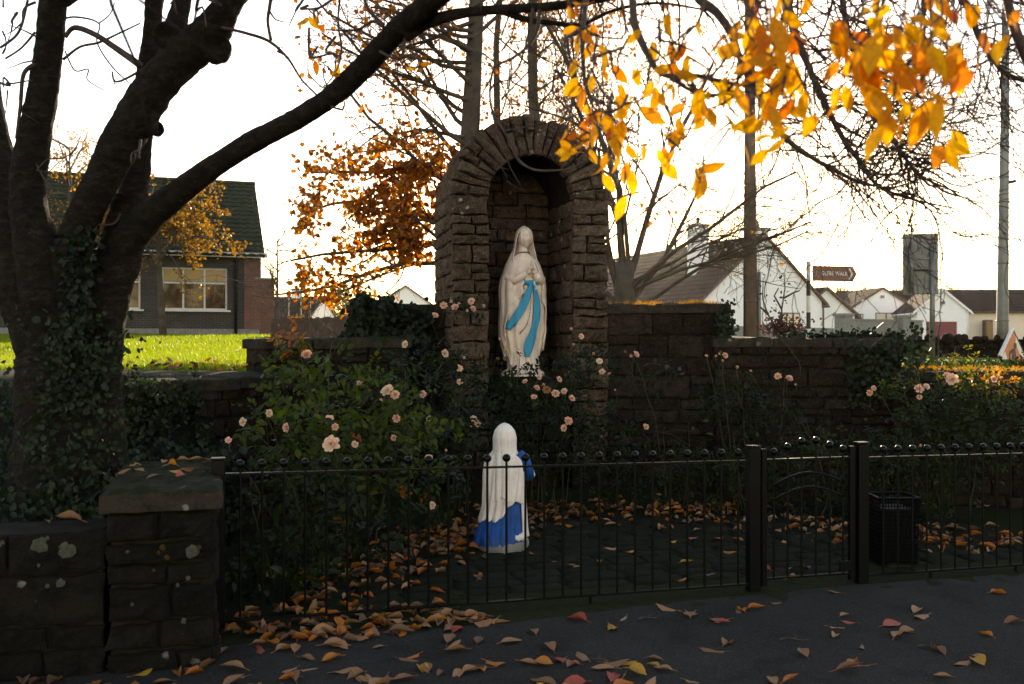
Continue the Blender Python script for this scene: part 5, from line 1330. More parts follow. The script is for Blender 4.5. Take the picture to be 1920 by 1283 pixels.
rose_bush('rose bush with small pink blooms under the left pier of the niche',
    [(850, 730, 9.6, .55, .35, .42, 213, 'rose_leaf'), (800, 680, 9.8, .4, .25, .25, 71, 'rose_leaf'), (880, 830, 9.2, .6, .4, .4, 223, 'rose_leaf'), (860, 575, 10.1, .22, .12, .10, 26, 'rose_leaf')],
    [(840, 9.5, 833, 660, 9.7), (850, 9.5, 862, 690, 9.6), (870, 9.5, 905, 670, 9.7), (850, 9.6, 860, 575, 10.1), (860, 9.6, 885, 570, 10.1), (830, 9.5, 760, 690, 9.5)],
    [(833, 663, 16, 9.7), (860, 691, 15, 9.6), (870, 671, 8, 9.6), (903, 667, 8, 9.7), (911, 674, 8, 9.7), (862, 717, 11, 9.5), (875, 719, 8, 9.5), (888, 786, 12, 9.0), (896, 794, 12, 9.0), (815, 592, 13, 10.0), (854, 577, 14, 10.0), (884, 566, 13, 10.0), (886, 580, 12, 10.0), (832, 573, 13, 10.0), (862, 569, 8, 10.0), (876, 583, 8, 10.0), (906, 574, 9, 10.0), (845, 566, 9, 10.0), (882, 800, 8, 9.0)], 2, 20, (.030, .056))
rose_bush('rose bush crowded with peach blooms at the feet of the praying statue',
    [(1010, 745, 9.6, .55, .35, .30, 249, 'rose_leaf'), (1020, 830, 9.4, .7, .4, .45, 339, 'rose_leaf'), (1100, 690, 9.8, .32, .25, .26, 106, 'rose_leaf'), (960, 720, 9.8, .25, .2, .2, 53, 'rose_leaf'), (1130, 850, 9.5, .5, .4, .5, 223, 'rose_leaf')],
    [(1010, 9.6, 1000, 700, 9.6), (1020, 9.6, 1060, 730, 9.5), (1000, 9.6, 940, 640, 9.7), (1040, 9.6, 1090, 630, 9.8), (1060, 9.6, 1125, 680, 9.7), (1030, 9.6, 1075, 640, 9.8), (990, 9.6, 985, 660, 9.6)],
    [(937, 636, 7, 9.7), (932, 673, 9, 9.7), (1124, 678, 13, 9.6), (1129, 698, 12, 9.6), (1090, 631, 10, 9.8), (1072, 617, 9, 9.8), (1076, 646, 8, 9.8), (1082, 608, 7, 9.8), (1010, 708, 10, 9.4), (1025, 731, 15, 9.3), (1001, 745, 12, 9.3), (1042, 738, 15, 9.3), (1058, 735, 12, 9.3), (1072, 748, 13, 9.3), (1048, 712, 11, 9.4), (985, 716, 11, 9.4), (1006, 728, 12, 9.4), (970, 705, 9, 9.5), (992, 690, 8, 9.5), (960, 688, 8, 9.5), (1018, 722, 9, 9.4), (1065, 790, 15, 9.2), (1058, 803, 12, 9.2), (1142, 702, 9, 9.6), (1126, 820, 8, 9.2), (975, 668, 6, 9.6), (948, 655, 6, 9.6), (1112, 664, 8, 9.7)], 3, 20, (.030, .056))
rose_bush('thin rose bush with few pink blooms against the wall right of the niche',
    [(1370, 745, 9.8, .42, .25, .26, 115, 'rose_leaf'), (1390, 800, 9.6, .45, .3, .3, 106, 'rose_leaf'), (1215, 720, 9.9, .3, .2, .22, 39, 'rose_leaf'), (1470, 800, 9.6, .35, .3, .35, 71, 'rose_leaf')],
    [(1380, 9.6, 1325, 668, 9.8), (1390, 9.6, 1355, 665, 9.8), (1400, 9.6, 1382, 690, 9.8), (1430, 9.6, 1470, 708, 9.7), (1250, 9.7, 1185, 662, 9.9), (1280, 9.7, 1290, 790, 9.6)],
    [(1192, 665, 12, 9.8), (1173, 660, 8, 9.8), (1184, 668, 9, 9.8), (1325, 668, 8, 9.7), (1359, 667, 12, 9.7), (1350, 664, 7, 9.7), (1341, 668, 7, 9.7), (1382, 689, 9, 9.7), (1408, 696, 7, 9.7), (1459, 706, 12, 9.6), (1479, 711, 14, 9.6), (1492, 721, 6, 9.6), (1210, 801, 11, 9.4), (1154, 732, 6, 9.6), (1354, 677, 7, 9.7)], 4, 12, (.030, .056))
rose_bush('dense rose bush with sunlit tips in front of the low wall at the right',
    [(1790, 760, 9.2, .55, .35, .28, 276, 'rose_leaf'), (1760, 830, 9.0, .75, .4, .4, 339, 'rose_leaf'), (1880, 800, 8.8, .5, .4, .45, 231, 'rose_leaf'), (1790, 690, 9.6, .22, .15, .20, 39, 'rose_backlit'), (1870, 720, 9.4, .40, .2, .10, 48, 'autumn_leaf'), (1700, 720, 9.7, .3, .2, .12, 39, 'rose_backlit')],
    [(1780, 9.2, 1792, 650, 9.6), (1790, 9.2, 1800, 680, 9.5), (1760, 9.2, 1725, 725, 9.2), (1820, 9.2, 1865, 700, 9.3), (1740, 9.2, 1640, 730, 9.4)],
    [(1775, 706, 14, 9.3), (1786, 712, 20, 9.2), (1723, 730, 17, 9.1), (1736, 726, 13, 9.1), (1724, 745, 10, 9.1), (1696, 728, 7, 9.2), (1863, 712, 12, 9.2), (1871, 707, 9, 9.2), (1823, 711, 8, 9.2), (1631, 737, 11, 9.4), (1639, 728, 10, 9.4), (1850, 716, 8, 9.2)], 5, 24, (.030, .056))
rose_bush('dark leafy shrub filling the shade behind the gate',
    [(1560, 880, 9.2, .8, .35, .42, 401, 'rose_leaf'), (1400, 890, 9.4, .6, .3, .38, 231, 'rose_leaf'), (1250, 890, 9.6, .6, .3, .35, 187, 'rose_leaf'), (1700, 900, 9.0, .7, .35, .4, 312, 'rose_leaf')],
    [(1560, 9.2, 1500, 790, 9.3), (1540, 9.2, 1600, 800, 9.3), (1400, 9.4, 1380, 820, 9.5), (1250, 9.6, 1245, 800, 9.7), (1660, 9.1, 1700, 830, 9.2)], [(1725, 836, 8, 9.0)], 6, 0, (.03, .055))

# fallen leaves
rw = random.Random(77)
COLS = [('tan', 'leaf_tan', .46), ('orange', 'leaf_orange', .19), ('brown', 'leaf_brown', .21), ('dark red', 'leaf_red', .07), ('yellow', 'leaf_yellow', .07)]
def pick():
    r = rw.random(); a = 0
    for c in COLS:
        a += c[2]
        if r <= a: return c
    return COLS[0]
def fallen(p, where, grp, up=Vector((0, 0, 1)), flat=.16):
    name, mt, _ = pick(); a = rw.uniform(0, 6.28)
    x = Vector((math.cos(a), math.sin(a), rw.gauss(0, .07))); n = up + Vector((rw.gauss(0, flat), rw.gauss(0, flat), 0))
    if rw.random() < .35: n = -n
    s = rw.uniform(.75, 1.5) if 'asphalt' in where or 'drift' in where or 'roadside' in where else rw.uniform(.65, 1.25)
    o = place(rw.choice(FALL), 'fallen_leaf', None, p + Vector((0, 0, rw.uniform(.006, .012))), axes_euler(x, n), (s, s * rw.uniform(.9, 1.2), s), M[mt])
    px, py = px_of(p); zone = ''
    if grp == 'on the footpath':
        zone = ' ' + ('near the pillar' if px < 700 else 'below the kneeling statue' if px < 1060 else 'left of the gate' if px < 1400 else 'in front of the gate' if px < 1640 else 'towards the right edge') + (', close to the railing' if py < 1165 else ', at the bottom edge' if py > 1235 else ', halfway out')
    elif grp == 'in the courtyard':
        zone = ' ' + ('left of the kneeling statue' if px < 890 else 'just right of the kneeling statue' if px < 1150 else 'left of the gate' if px < 1420 else 'behind the gate' if px < 1620 else 'around the litter basket' if px < 1750 else 'at the far right')
    where, grp = where + zone, grp + zone
    tag(o, '%s fallen leaf %s' % (name, where), 'leaf', '%s leaves %s' % (name, grp)); return o
def ground_at(px, py, z=0.0):
    d = (EYE - z) * F / (py - HZ); return P(px, py, d)
def inside(p): return (p - FENCE0).dot(FY)
n_ind = 0; CEN = [(rw.uniform(420, 1920), lerp(1130, 1290, rw.random())) for _ in range(16)]
for k in range(500):
    if n_ind >= 118: break
    if k % 5 < 2: qx, qy = CEN[rw.randrange(16)]; qx += rw.gauss(0, 55); qy += rw.gauss(0, 13)
    else: qx, qy = rw.uniform(380, 1940), lerp(1100, 1300, rw.random() ** .8)
    p = ground_at(qx, max(1095, qy), .004)
    if inside(p) > -.10 or ((p - pc).dot(px_) < .62 and (p - pc).dot(py_) > -.08): continue
    fallen(p, 'on the asphalt', 'on the footpath'); n_ind += 1
for k in range(26):
    p = ground_at(rw.uniform(-20, 400), rw.uniform(1215, 1300), .004); fallen(p, 'on the footpath at the foot of the roadside wall', 'by the roadside wall')
for k in range(46):
    p = fl(rw.uniform(.0, 1.5), rw.uniform(-.42, .10), .006 + rw.uniform(0, .02)); fallen(p, 'in the drift under the left end of the railing', 'in the railing drift', flat=.45)
for k in range(300):
    py = 940 + (1110 - 940) * rw.random() ** 1.3; p = ground_at(rw.uniform(620, 1930), py, .02)
    if not (.08 < inside(p) < 3.9): continue
    q = (p - K0).length
    if q < .27: continue
    if n_ind < 200: fallen(p + Vector((0, 0, .004)), 'on the mossy courtyard', 'in the courtyard'); n_ind += 1
for k in range(13):
    p = pc + px_ * rw.uniform(.0, .5) + py_ * rw.uniform(.25, 1.25) + Vector((0, 0, .895)); fallen(p, 'lying on the mossy capstones of the wall pillar', 'on the capstones', flat=.5)
for k in range(11):
    x, y = rw.uniform(-3.9, -2.3), rw.uniform(8.2, 10.5); fallen(Vector((x, y, h_upper(x, y) + .015)), 'on the turf beside the big tree', 'on the turf', flat=.6)
for k in range(6):
    x = rw.uniform(-2.9, -2.1); fallen(Vector((x, 4.9 + (x + 2.0) * .283 + .2, .71)), 'on top of the low roadside wall', 'on the roadside wall', flat=.4)
for k, (x, y, a, lab) in enumerate(((1216, 1160, .5, 'dark snapped twig on the footpath edge left of the gate'), (1490, 1200, .1, 'thin dark twig lying on the footpath below the gate'), (905, 1252, .15, 'short bent twig at the bottom of the footpath under the kneeling statue'), (1120, 1238, 2.4, 'tiny twig on the open asphalt near the bottom'), (1745, 1215, -.3, 'small twig among the leaves towards the right edge'))):
    p = ground_at(x, y, .01); L_ = rw.uniform(.10, .2); pts_ = [p + Vector((math.cos(a) * L_ * (q - .5), math.sin(a) * L_ * (q - .5) + .012 * math.sin(q * 7), .004 + .006 * math.sin(q * 5))) for q in [i / 6 for i in range(7)]]
    mb = MB().tube(pts_, [.005, .0048, .0045, .004, .0035, .003, .002], 5); mb.tube([pts_[3], pts_[3] + Vector((.02, .045, .01))], [.003, .0015], 4)
    tag(mb.build('fallen_twig', M['twig']), lab, 'twig')
def litter(label, pts, L=(.075, .115), mats=('leaf_tan', 'leaf_orange', 'leaf_brown')):
    for q, mt in enumerate(mats):
        pp = np.array([tuple(p) for p in pts[q::len(mats)]]); n = len(pp)
        d = unit(n); d[:, 2] *= .25; nn = unit(n) * .5 + np.array([0, 0, 1]); LL = RNG.uniform(*L, n)
        V, Fq = np_leaves(pp, d, nn, LL, LL * .5, .5); o = np_mesh('leaf_litter', V, Fq, M[mt], kind='stuff')
        tag(o, label[q], 'leaf litter')
DRIFT = [(560, 1120, 26), (660, 1085, 26), (740, 1055, 22), (810, 1035, 18), (860, 1012, 14), (900, 990, 12), (960, 968, 12), (1040, 960, 12), (1140, 955, 12), (1260, 958, 12), (1380, 966, 12), (1500, 985, 12), (1640, 1000, 12), (1780, 1010, 12), (1940, 1015, 12)]
pts = []
for k in range(700):
    t = rw.random() ** .92 * (len(DRIFT) - 1.001); i = int(t); q = [lerp(a_, b_, t - i) for a_, b_ in zip(DRIFT[i], DRIFT[i + 1])]
    p = ground_at(q[0] + rw.gauss(0, 40), q[1] + rw.gauss(0, q[2]), .02); p.z = .022 + rw.uniform(0, .05) * math.exp(-abs(rw.gauss(0, 1)))
    if inside(p) > .06: pts.append(p)
pts = [p for p in pts if (p - K0).length > .3]
litter(['tan leaves drifted along the foot of the roses', 'orange leaves drifted along the foot of the roses', 'brown leaves drifted along the foot of the roses'], pts)
pts = [fl(rw.uniform(-.05, 1.3), rw.uniform(-.4, .25), .008 + rw.uniform(0, .03)) for k in range(110)] + [Vector((rw.uniform(-4.5, -1.9), rw.uniform(4.0, 4.7), 0)) for k in range(1)]
pts += [ground_at(rw.uniform(-30, 390), rw.uniform(1200, 1260), .006) for k in range(60)]
litter(['tan leaf drift at the foot of the railing and roadside wall', 'orange leaf drift at the foot of the railing and roadside wall', 'brown leaf drift at the foot of the railing and roadside wall'], pts)
pts = [Vector((x, y, h_upper(x, y) + .03)) for x, y in [((rw.uniform(200, 560) - 960) / F * yy, yy) for yy in [rw.uniform(9.5, 12.5) for _ in range(160)]]]
litter(['tan leaves scattered along the near edge of the lawn', 'orange leaves scattered along the near edge of the lawn', 'brown leaves scattered along the near edge of the lawn'], pts)

# grass on the lawn
n = 90000
d = 9.6 * (36 / 9.6) ** RNG.uniform(0, 1, n); pxl = RNG.uniform(-150, 720, n)
x = (pxl - 960) / F * d
keep = ~((d < 10.9) & (pxl > 540)); d, x = d[keep], x[keep]; n = len(d)
z = np.array([h_upper(a, b) for a, b in zip(x, d)])
h = RNG.uniform(.03, .065, n) * (1 + d / 40); w = .004 + d * .00045
a = RNG.uniform(0, 6.28, n); lx, ly = RNG.normal(size=n) * .35 * h, RNG.normal(size=n) * .35 * h
b0 = np.stack([x - np.cos(a) * w, d - np.sin(a) * w, z - .005], 1); b1_ = np.stack([x + np.cos(a) * w, d + np.sin(a) * w, z - .005], 1); tp = np.stack([x + lx, d + ly, z + h], 1)
V = np.stack([b0, b1_, tp], 1).reshape(-1, 3); Fq = np.arange(3 * n).reshape(-1, 3)
o = np_mesh('grass', V, Fq, M['grass'], kind='stuff'); tag(o, 'sunlit mown grass of the school lawn', 'grass')
# rough grass and low hedge behind the right walls
def tufts(label, pts, n, h0, h1, mat='grass', w=.004):
    anc = np.array([tuple(p) for p in pts]); k = RNG.integers(0, len(anc), n); b = anc[k] + RNG.normal(size=(n, 3)) * np.array([.05, .05, .004])
    a = RNG.uniform(0, 6.28, n); h = RNG.uniform(h0, h1, n); l = RNG.normal(size=(n, 2)) * .3 * h[:, None]
    V = np.stack([b + np.stack([np.cos(a) * w, np.sin(a) * w, a * 0], 1), b - np.stack([np.cos(a) * w, np.sin(a) * w, a * 0], 1), b + np.stack([l[:, 0], l[:, 1], h], 1)], 1).reshape(-1, 3)
    o = np_mesh('grass_tufts', V, np.arange(3 * n).reshape(-1, 3), M[mat], kind='stuff'); return tag(o, label, 'grass')
tufts('dry grass and moss tufts along the top of the tall right wall', [PG(x, 10.85, 2.05) + Vector((0, RND.uniform(-.15, .15), 0)) for x in list(range(1145, 1350, 6)) + [1300, 1305, 1310, 1315, 1320] * 6], 1300, .02, .065, 'birch')
tufts('dry golden grass along the top of the low right wall', [PG(x, lerp(10.2, 9.7, (x - 1680) / 280) + .25, 1.345) + Vector((0, RND.uniform(-.14, .14), 0)) for x in range(1680, 2000, 4)], 1700, .025, .08, 'birch')
rh = random.Random(19)
def hedge(label, px0, px1, d, ztop, h, th, n, mat='rose_leaf'):
    pts = []
    for k in range(n // 12):
        x = rh.uniform(px0, px1); v = rh.uniform(-1, 1); dd = d + v * th / 2; c = P(x, 0, dd)
        c.z = ztop - abs(rh.gauss(0, h * .35)) - .05 * v * v; pts.append(c)
    t = ivy(label, pts, n, (.02, .045), .05, (0, -.2, .9), None, mat, 'hedge'); t['category'] = 'hedge'; return t
hedge('low clipped hedge catching the sun below the roadworks sign', 1690, 2100, 13.2, 1.40, .25, 1.0, 5200)

# ------------------------------------------------------------------ school building
def mat_brick(name, c1, c2, mortar, sx=4.4, flip=False):
    m, nt, b = _mat(name)
    tc = N(nt, 'ShaderNodeTexCoord'); br = N(nt, 'ShaderNodeTexBrick')
    mp = N(nt, 'ShaderNodeMapping'); nt.links.new(tc.outputs['UV'], mp.inputs[0])
    nt.links.new(mp.outputs[0], br.inputs['Vector'])
    br.inputs['Color1'].default_value = (*c1, 1); br.inputs['Color2'].default_value = (*c2, 1); br.inputs['Mortar'].default_value = (*mortar, 1)
    br.inputs['Scale'].default_value = 1.0; br.inputs['Brick Width'].default_value = .225; br.inputs['Row Height'].default_value = .075; br.inputs['Mortar Size'].default_value = .008
    n = noise_tex(nt, 2.0, 4); mm = N(nt, 'ShaderNodeMix', data_type='RGBA', blend_type='MULTIPLY'); mm.inputs[0].default_value = 1.0
    nt.links.new(br.outputs['Color'], mm.inputs[6]); nt.links.new(mapr(nt, n.outputs['Fac'], .3, .7, .75, 1.15), mm.inputs[7])
    nt.links.new(mm.outputs[2], b.inputs['Base Color']); b.inputs['Roughness'].default_value = .9
    bump(nt, b, br.outputs['Fac'], -.4, .01); return m
M['brick_dark'] = mat_brick('brown_grey_brick', (.036, .030, .025), (.055, .044, .036), (.085, .08, .072))
M['brick_red'] = mat_brick('red_brick', (.13, .048, .035), (.18, .07, .048), (.15, .12, .10))
M['tile'] = mat_noise('mossy_roof_tile', (.018, .019, .012), (.034, .036, .019), 3.0, .9, .4, .01, .1, (.027, .033, .012))
M['white'] = mat_plain('white_frame_paint', (.70, .68, .64), .5, 0, .4)
M['black'] = mat_plain('black_plastic', (.015, .015, .016), .5)
def mat_glass():
    m, nt, b = _mat('window_glass'); n = noise_tex(nt, .8, 2)
    nt.links.new(ramp(nt, n.outputs['Fac'], [(.3, (.018, .011, .007)), (.7, (.05, .028, .016))]), b.inputs['Base Color'])
    b.inputs['Roughness'].default_value = .05; b.inputs['Specular IOR Level'].default_value = 0.5; b.inputs['IOR'].default_value = 1.5
    return m
M['glass'] = mat_glass()
M['pane_backlight'] = mat_plain('painted_backlit_pane', (.42, .27, .10), .35, 0, .6, .3)  # golden light through the upper panes, painted as their own colour
M['curtain'] = mat_plain('pale_curtain', (.72, .60, .42), .4, 0, .8, .6)

def box_uv(o):
    """planar UVs in metres per face"""
    me = o.data; uv = me.uv_layers.new(name='UVMap')
    for p in me.polygons:
        n = p.normal; hx = Vector((-n.y, n.x, 0))
        if hx.length < .1: hx = Vector((1, 0, 0))
        hx.normalize()
        for li in p.loop_indices:
            v = me.vertices[me.loops[li].vertex_index].co
            uv.data[li].uv = (v.dot(hx), v.z)
SA_ = math.radians(19); SO = P(486, 0, 34.0); SO.z = h_upper(SO.x, SO.y) - .02
eX = Vector((-math.cos(SA_), -math.sin(SA_), 0)); eY = Vector((-math.sin(SA_), math.cos(SA_), 0))    # along the front to the left, and back
def bP(u, v, z): return SO + eX * u + eY * v + Vector((0, 0, z))
school = thing('school', 'long single-storey brown brick school with steep dark tiled roof', 'building', SO)
HW = 2.82; SD = 8.0; SL = 24.0; RH = 2.95
def upx(px):           # distance along the front of a photo column
    k = (px - 960) / F; return (k * SO.y - SO.x) / (eX.x - k * eX.y)
wins = [(upx(426), upx(303)), (upx(263), upx(141)), (upx(35), upx(-92))]
ws, wt = .93, 2.35
mb = MB()
us = [0.0]
for a, b in wins: us += [a, b]
us.append(SL)
def wq(mb, u0, u1, z0, z1, v=0.0): mb.quad(bP(u1, v, z0), bP(u0, v, z0), bP(u0, v, z1), bP(u1, v, z1))
for k in range(0, len(us) - 1, 2): wq(mb, us[k], us[k + 1], .30, HW)
for a, b in wins:
    wq(mb, a, b, .30, ws); wq(mb, a, b, wt, HW)
    mb.quad(bP(a, 0, ws), bP(a, .14, ws), bP(a, .14, wt), bP(a, 0, wt)); mb.quad(bP(b, .14, ws), bP(b, 0, ws), bP(b, 0, wt), bP(b, .14, wt))
    mb.quad(bP(a, 0, wt), bP(a, .14, wt), bP(b, .14, wt), bP(b, 0, wt)); mb.quad(bP(a, .14, ws), bP(a, 0, ws), bP(b, 0, ws), bP(b, .14, ws))
mb.poly([bP(0, 0, 0), bP(0, SD, 0), bP(0, SD, HW), bP(0, SD / 2, HW + RH), bP(0, 0, HW)])
mb.quad(bP(SL, SD, 0), bP(0, SD, 0), bP(0, SD, HW), bP(SL, SD, HW)); mb.poly([bP(SL, SD, 0), bP(SL, 0, 0), bP(SL, 0, HW), bP(SL, SD / 2, HW + RH), bP(SL, SD, HW)])
o = mb.build('wall', M['brick_dark'], school); box_uv(o)
mb = MB(); mb.box(bP(SL / 2, .03, .14), (SL, .10, .32), SA_); mb.build('plinth_course', M['concrete'], school)
rp_ = MB(); rp_.box(bP(.22, -.01, 1.56), (.56, .06, 2.52), SA_); o = rp_.build('red_brick_pier', M['brick_red'], school); box_uv(o)
mb = MB(); mb.box(bP(-.20, .6, 1.0), (.62, 1.2, 2.0), SA_); o = mb.build('red_brick_side_wall', M['brick_red'], school); box_uv(o)
mb = MB(); mb.box(bP(-.22, .6, 2.03), (.74, 1.32, .06), SA_); mb.build('side_wall_coping', M['concrete'], school)
mb = MB(); mb.box(bP(SL / 2 - .1, -.30, HW - .03), (SL + .3, .03, .16), SA_); mb.build('fascia', M['white'], school)
mb = MB(); mb.box(bP(SL / 2 - .1, -.15, HW - .02), (SL + .2, .28, .03), SA_); mb.build('soffit', M['white'], school)
mb = MB(); mb.tube([bP(.78, -.06, .0), bP(.78, -.06, HW - .25), bP(.78, -.30, HW - .05)], .055, 8); mb.build('downpipe', M['black'], school, smooth=True)
for (a, b) in wins:
    c = (a + b) / 2; W_ = b - a; Hh = wt - ws; vv = .09
    wobj = MB(); 
    for z in (ws + .03, ws + Hh * .64, wt - .03): wobj.box(bP(c, vv, z), (W_ - .004, .06, .06), SA_)
    for f in (0, .345, .68, 1): wobj.box(bP(lerp(a + .03, b - .03, f), vv, (ws + wt) / 2), (.055, .064, Hh - .004), SA_)
    w = wobj.build('window', M['white'], school)
    MB().box(bP(c, -.03, ws - .03), (W_ + .22, .22, .055), SA_).build('sill', M['white'], w)
    fs = (0, .345, .68, 1)
    for k in range(3):
        p0, p1 = lerp(a + .03, b - .03, fs[k]) + .03, lerp(a + .03, b - .03, fs[k + 1]) - .03
        MB().box(bP((p0 + p1) / 2, vv, ws + Hh * .33), (p1 - p0, .012, Hh * .58), SA_).build('pane', M['glass'], w)
        MB().box(bP((p0 + p1) / 2, vv, ws + Hh * .825), (p1 - p0, .012, Hh * .30), SA_).build('upper_pane', M['pane_backlight'], w)
# roof: real overlapping tiles on the slope towards the viewer
rfm = MB()
oh = .34; zr = HW + RH + .06; ze = HW + .05
slope_v0, slope_v1 = -oh, SD / 2
z_e = ze - (RH / (SD / 2)) * oh + .12
rfm.quad(bP(SL + .2, slope_v0, z_e), bP(-.16, slope_v0, z_e), bP(-.16, slope_v1, zr), bP(SL + .2, slope_v1, zr))
rfm.quad(bP(-.16, SD + oh, z_e), bP(SL + .2, SD + oh, z_e), bP(SL + .2, slope_v1, zr), bP(-.16, slope_v1, zr))
roof = rfm.build('roof', M['tile'], school)
tm = MB(); rows = 17; cols = 82
sv = Vector((0, 0, 0)); dirU = (bP(0, slope_v1, zr) - bP(0, slope_v0, z_e)); LS = dirU.length; dirU.normalize(); nrm_ = eX.cross(dirU).normalized()
if nrm_.z < 0: nrm_ = -nrm_
for r in range(rows):
    for c in range(cols):
        u0 = -.16 + c * .30; a = bP(u0, slope_v0, z_e) + dirU * (LS * r / rows); up = dirU * (LS / rows * 1.06)
        q = [(0, .03), (.07, .055), (.15, .06), (.23, .035), (.30, .028)]
        b0 = len(tm.v)
        for (s, h) in q: tm.v.append(a + eX * s + nrm_ * (h + .028))
        for (s, h) in q: tm.v.append(a + eX * s + up + nrm_ * h)
        for (s, h) in q: tm.v.append(a + eX * s + nrm_ * .0)
        for k in range(4):
            tm.f.append((b0 + k, b0 + k + 1, b0 + 6 + k, b0 + 5 + k)); tm.f.append((b0 + 10 + k, b0 + 11 + k, b0 + k + 1, b0 + k))
tm.build('roof_tiles', M['tile'], roof, kind='stuff')
MB().tube([bP(-.18, slope_v1, zr + .03), bP(SL + .2, slope_v1, zr + .03)], .11, 8).build('ridge', M['tile'], roof, smooth=True)
MB().quad(bP(-.165, slope_v0, z_e - .12), bP(-.165, slope_v0, z_e + .07), bP(-.165, slope_v1, zr + .10), bP(-.165, slope_v1, zr - .12)).build('verge', M['tile'], roof)

# ------------------------------------------------------------------ houses on the right
M['render'] = mat_plain('white_render', (.90, .87, .85), .85, 0, .2, 0, (.82, .79, .76), 1.2)
M['cream'] = mat_plain('cream_render', (.80, .66, .52), .85, 0, .2, 0, (.72, .58, .44), 1.2)
M['roof_brown'] = mat_noise('brown_concrete_tile', (.034, .023, .019), (.060, .042, .034), 1.6, .9, .4, .01, .08)
M['wood_brown'] = mat_plain('brown_fascia', (.10, .055, .04), .6)
M['maroon'] = mat_plain('maroon_door_paint', (.17, .02, .025), .45)
def gable_house(name, label, c, ang, W, L, hw, rise, wall='render', eave=.35, door=None, windows=(), roofm='roof_brown', barge='wood_brown', stacks=()):
    """house with a gable towards the viewer; c = middle of the gable foot, ang turns it"""
    ux = Vector((math.cos(ang), math.sin(ang), 0)); uy = Vector((-math.sin(ang), math.cos(ang), 0))
    Q = lambda u, v, z: c + ux * u + uy * v + Vector((0, 0, z))
    t = thing(name, label, 'house', c)
    mb = MB()
    mb.poly([Q(-W / 2, 0, -.5), Q(W / 2, 0, -.5), Q(W / 2, 0, hw), Q(0, 0, hw + rise), Q(-W / 2, 0, hw)]); mb.poly([Q(W / 2, L, -.5), Q(-W / 2, L, -.5), Q(-W / 2, L, hw), Q(0, L, hw + rise), Q(W / 2, L, hw)])
    mb.quad(Q(-W / 2, L, -.5), Q(-W / 2, 0, -.5), Q(-W / 2, 0, hw), Q(-W / 2, L, hw)); mb.quad(Q(W / 2, 0, -.5), Q(W / 2, L, -.5), Q(W / 2, L, hw), Q(W / 2, 0, hw))
    mb.build('wall', M[wall], t)
    k = rise / (W / 2); r = MB(); n = 15
    for s in (-1, 1):                                  # courses of tile lapping like steps
        for i in range(n):
            a, b = i / n, (i + 1) / n
            e0 = (W / 2 + eave) * (1 - a); e1 = (W / 2 + eave) * (1 - b)
            z0 = hw + rise + .10 - e0 * k; z1 = hw + rise + .10 - e1 * k
            p = [Q(s * e0, -eave * .6, z0 + .05), Q(s * e0, L + .3, z0 + .05), Q(s * e1, L + .3, z1 + .012), Q(s * e1, -eave * .6, z1 + .012)]
            r.quad(*p); r.quad(Q(s * e0, -eave * .6, z0 - .03), Q(s * e0, L + .3, z0 - .03), p[1], p[0])
    ro = r.build('roof', M[roofm], t)
    for s in (-1, 1):
        e0 = W / 2 + eave; z0 = hw + rise + .08 - e0 * k
        b = MB(); a1, a2 = Q(s * e0, -eave * .6 - .02, z0 - .14), Q(0, -eave * .6 - .02, hw + rise - .06)
        b.quad(a1, a2, a2 + Vector((0, 0, .2)), a1 + Vector((0, 0, .2))); b.quad(a1 + uy * .04, a2 + uy * .04, a2, a1)
        b.build('bargeboard', M[barge], ro)
    for (u0, u1, z0, z1, kind) in windows:
        if kind == 'win':
            f = MB(); f.box(Q((u0 + u1) / 2, -.01, (z0 + z1) / 2), (u1 - u0, .08, z1 - z0), ang); w = f.build('window', M['wood_brown'], t)
            m = 3
            for q in range(m):
                a = lerp(u0, u1, q / m) + .06; bq = lerp(u0, u1, (q + 1) / m) - .06
                MB().box(Q((a + bq) / 2, -.055, (z0 + z1) / 2), (bq - a, .02, z1 - z0 - .14), ang).build('pane', M['curtain'], w)
        elif kind == 'door':
            f = MB(); f.box(Q((u0 + u1) / 2, -.01, (z0 + z1) / 2), (u1 - u0, .08, z1 - z0), ang); w = f.build('garage_door', M['maroon'], t)
            for q in range(4): MB().box(Q((u0 + u1) / 2, -.055, lerp(z0, z1, (q + .5) / 4)), (u1 - u0 - .1, .02, (z1 - z0) / 4 - .05), ang).build('door_panel', M['maroon'], w)
        elif kind == 'lamp':
            MB().bevbox(Q(u0, -.08, z0), (.30, .14, .22), .03, ang).build('wall_box', M['concrete'], t)
    MB().tube([Q(W / 2 + .06, -.06, -.5), Q(W / 2 + .06, -.06, hw - .1), Q(W / 2 + eave * .8, -.06, hw - .02)], .055, 6).build('downpipe', M[barge], t, smooth=True)
    for s in (-1, 1):
        zz_ = hw + rise + .02 - (W / 2 + eave) * k; MB().tube([Q(s * (W / 2 + eave + .04), -eave * .6, zz_ - .02), Q(s * (W / 2 + eave + .04), L + .3, zz_ - .02)], .07, 6).build('gutter', M[barge], ro, smooth=True)
    for (u, v, w, d_, z0, z1, pot) in stacks:
        s = MB(); s.box(Q(u, v, (z0 + z1) / 2), (w, d_, z1 - z0), ang); ch = s.build('chimney', M[wall], ro)
        MB().box(Q(u, v, z1 + .05), (w + .16, d_ + .16, .14), ang).build('chimney_cap', M['concrete'], ch)
        MB().tube([Q(u, v, z1 + .1), Q(u, v, z1 + .55)], [.13, .10], 8).build('chimney_pot', M['roof_brown'], ch, smooth=True)
    return t, Q
hc = P(1432, 0, 58.0); hc.z = 1.75
ua = math.radians(24)
gable_house('house', 'white gabled bungalow with dark roof and two chimneys behind the wooden pole', hc, ua, 8.6, 19.0, 2.55, 3.75, windows=[(1.15, 2.6, .75, 1.85, 'win')], stacks=[(-2.1, 3.6, 1.0, .8, 3.2, 7.15, 1), (.25, .9, 1.1, .7, 5.4, 6.75, 1)])
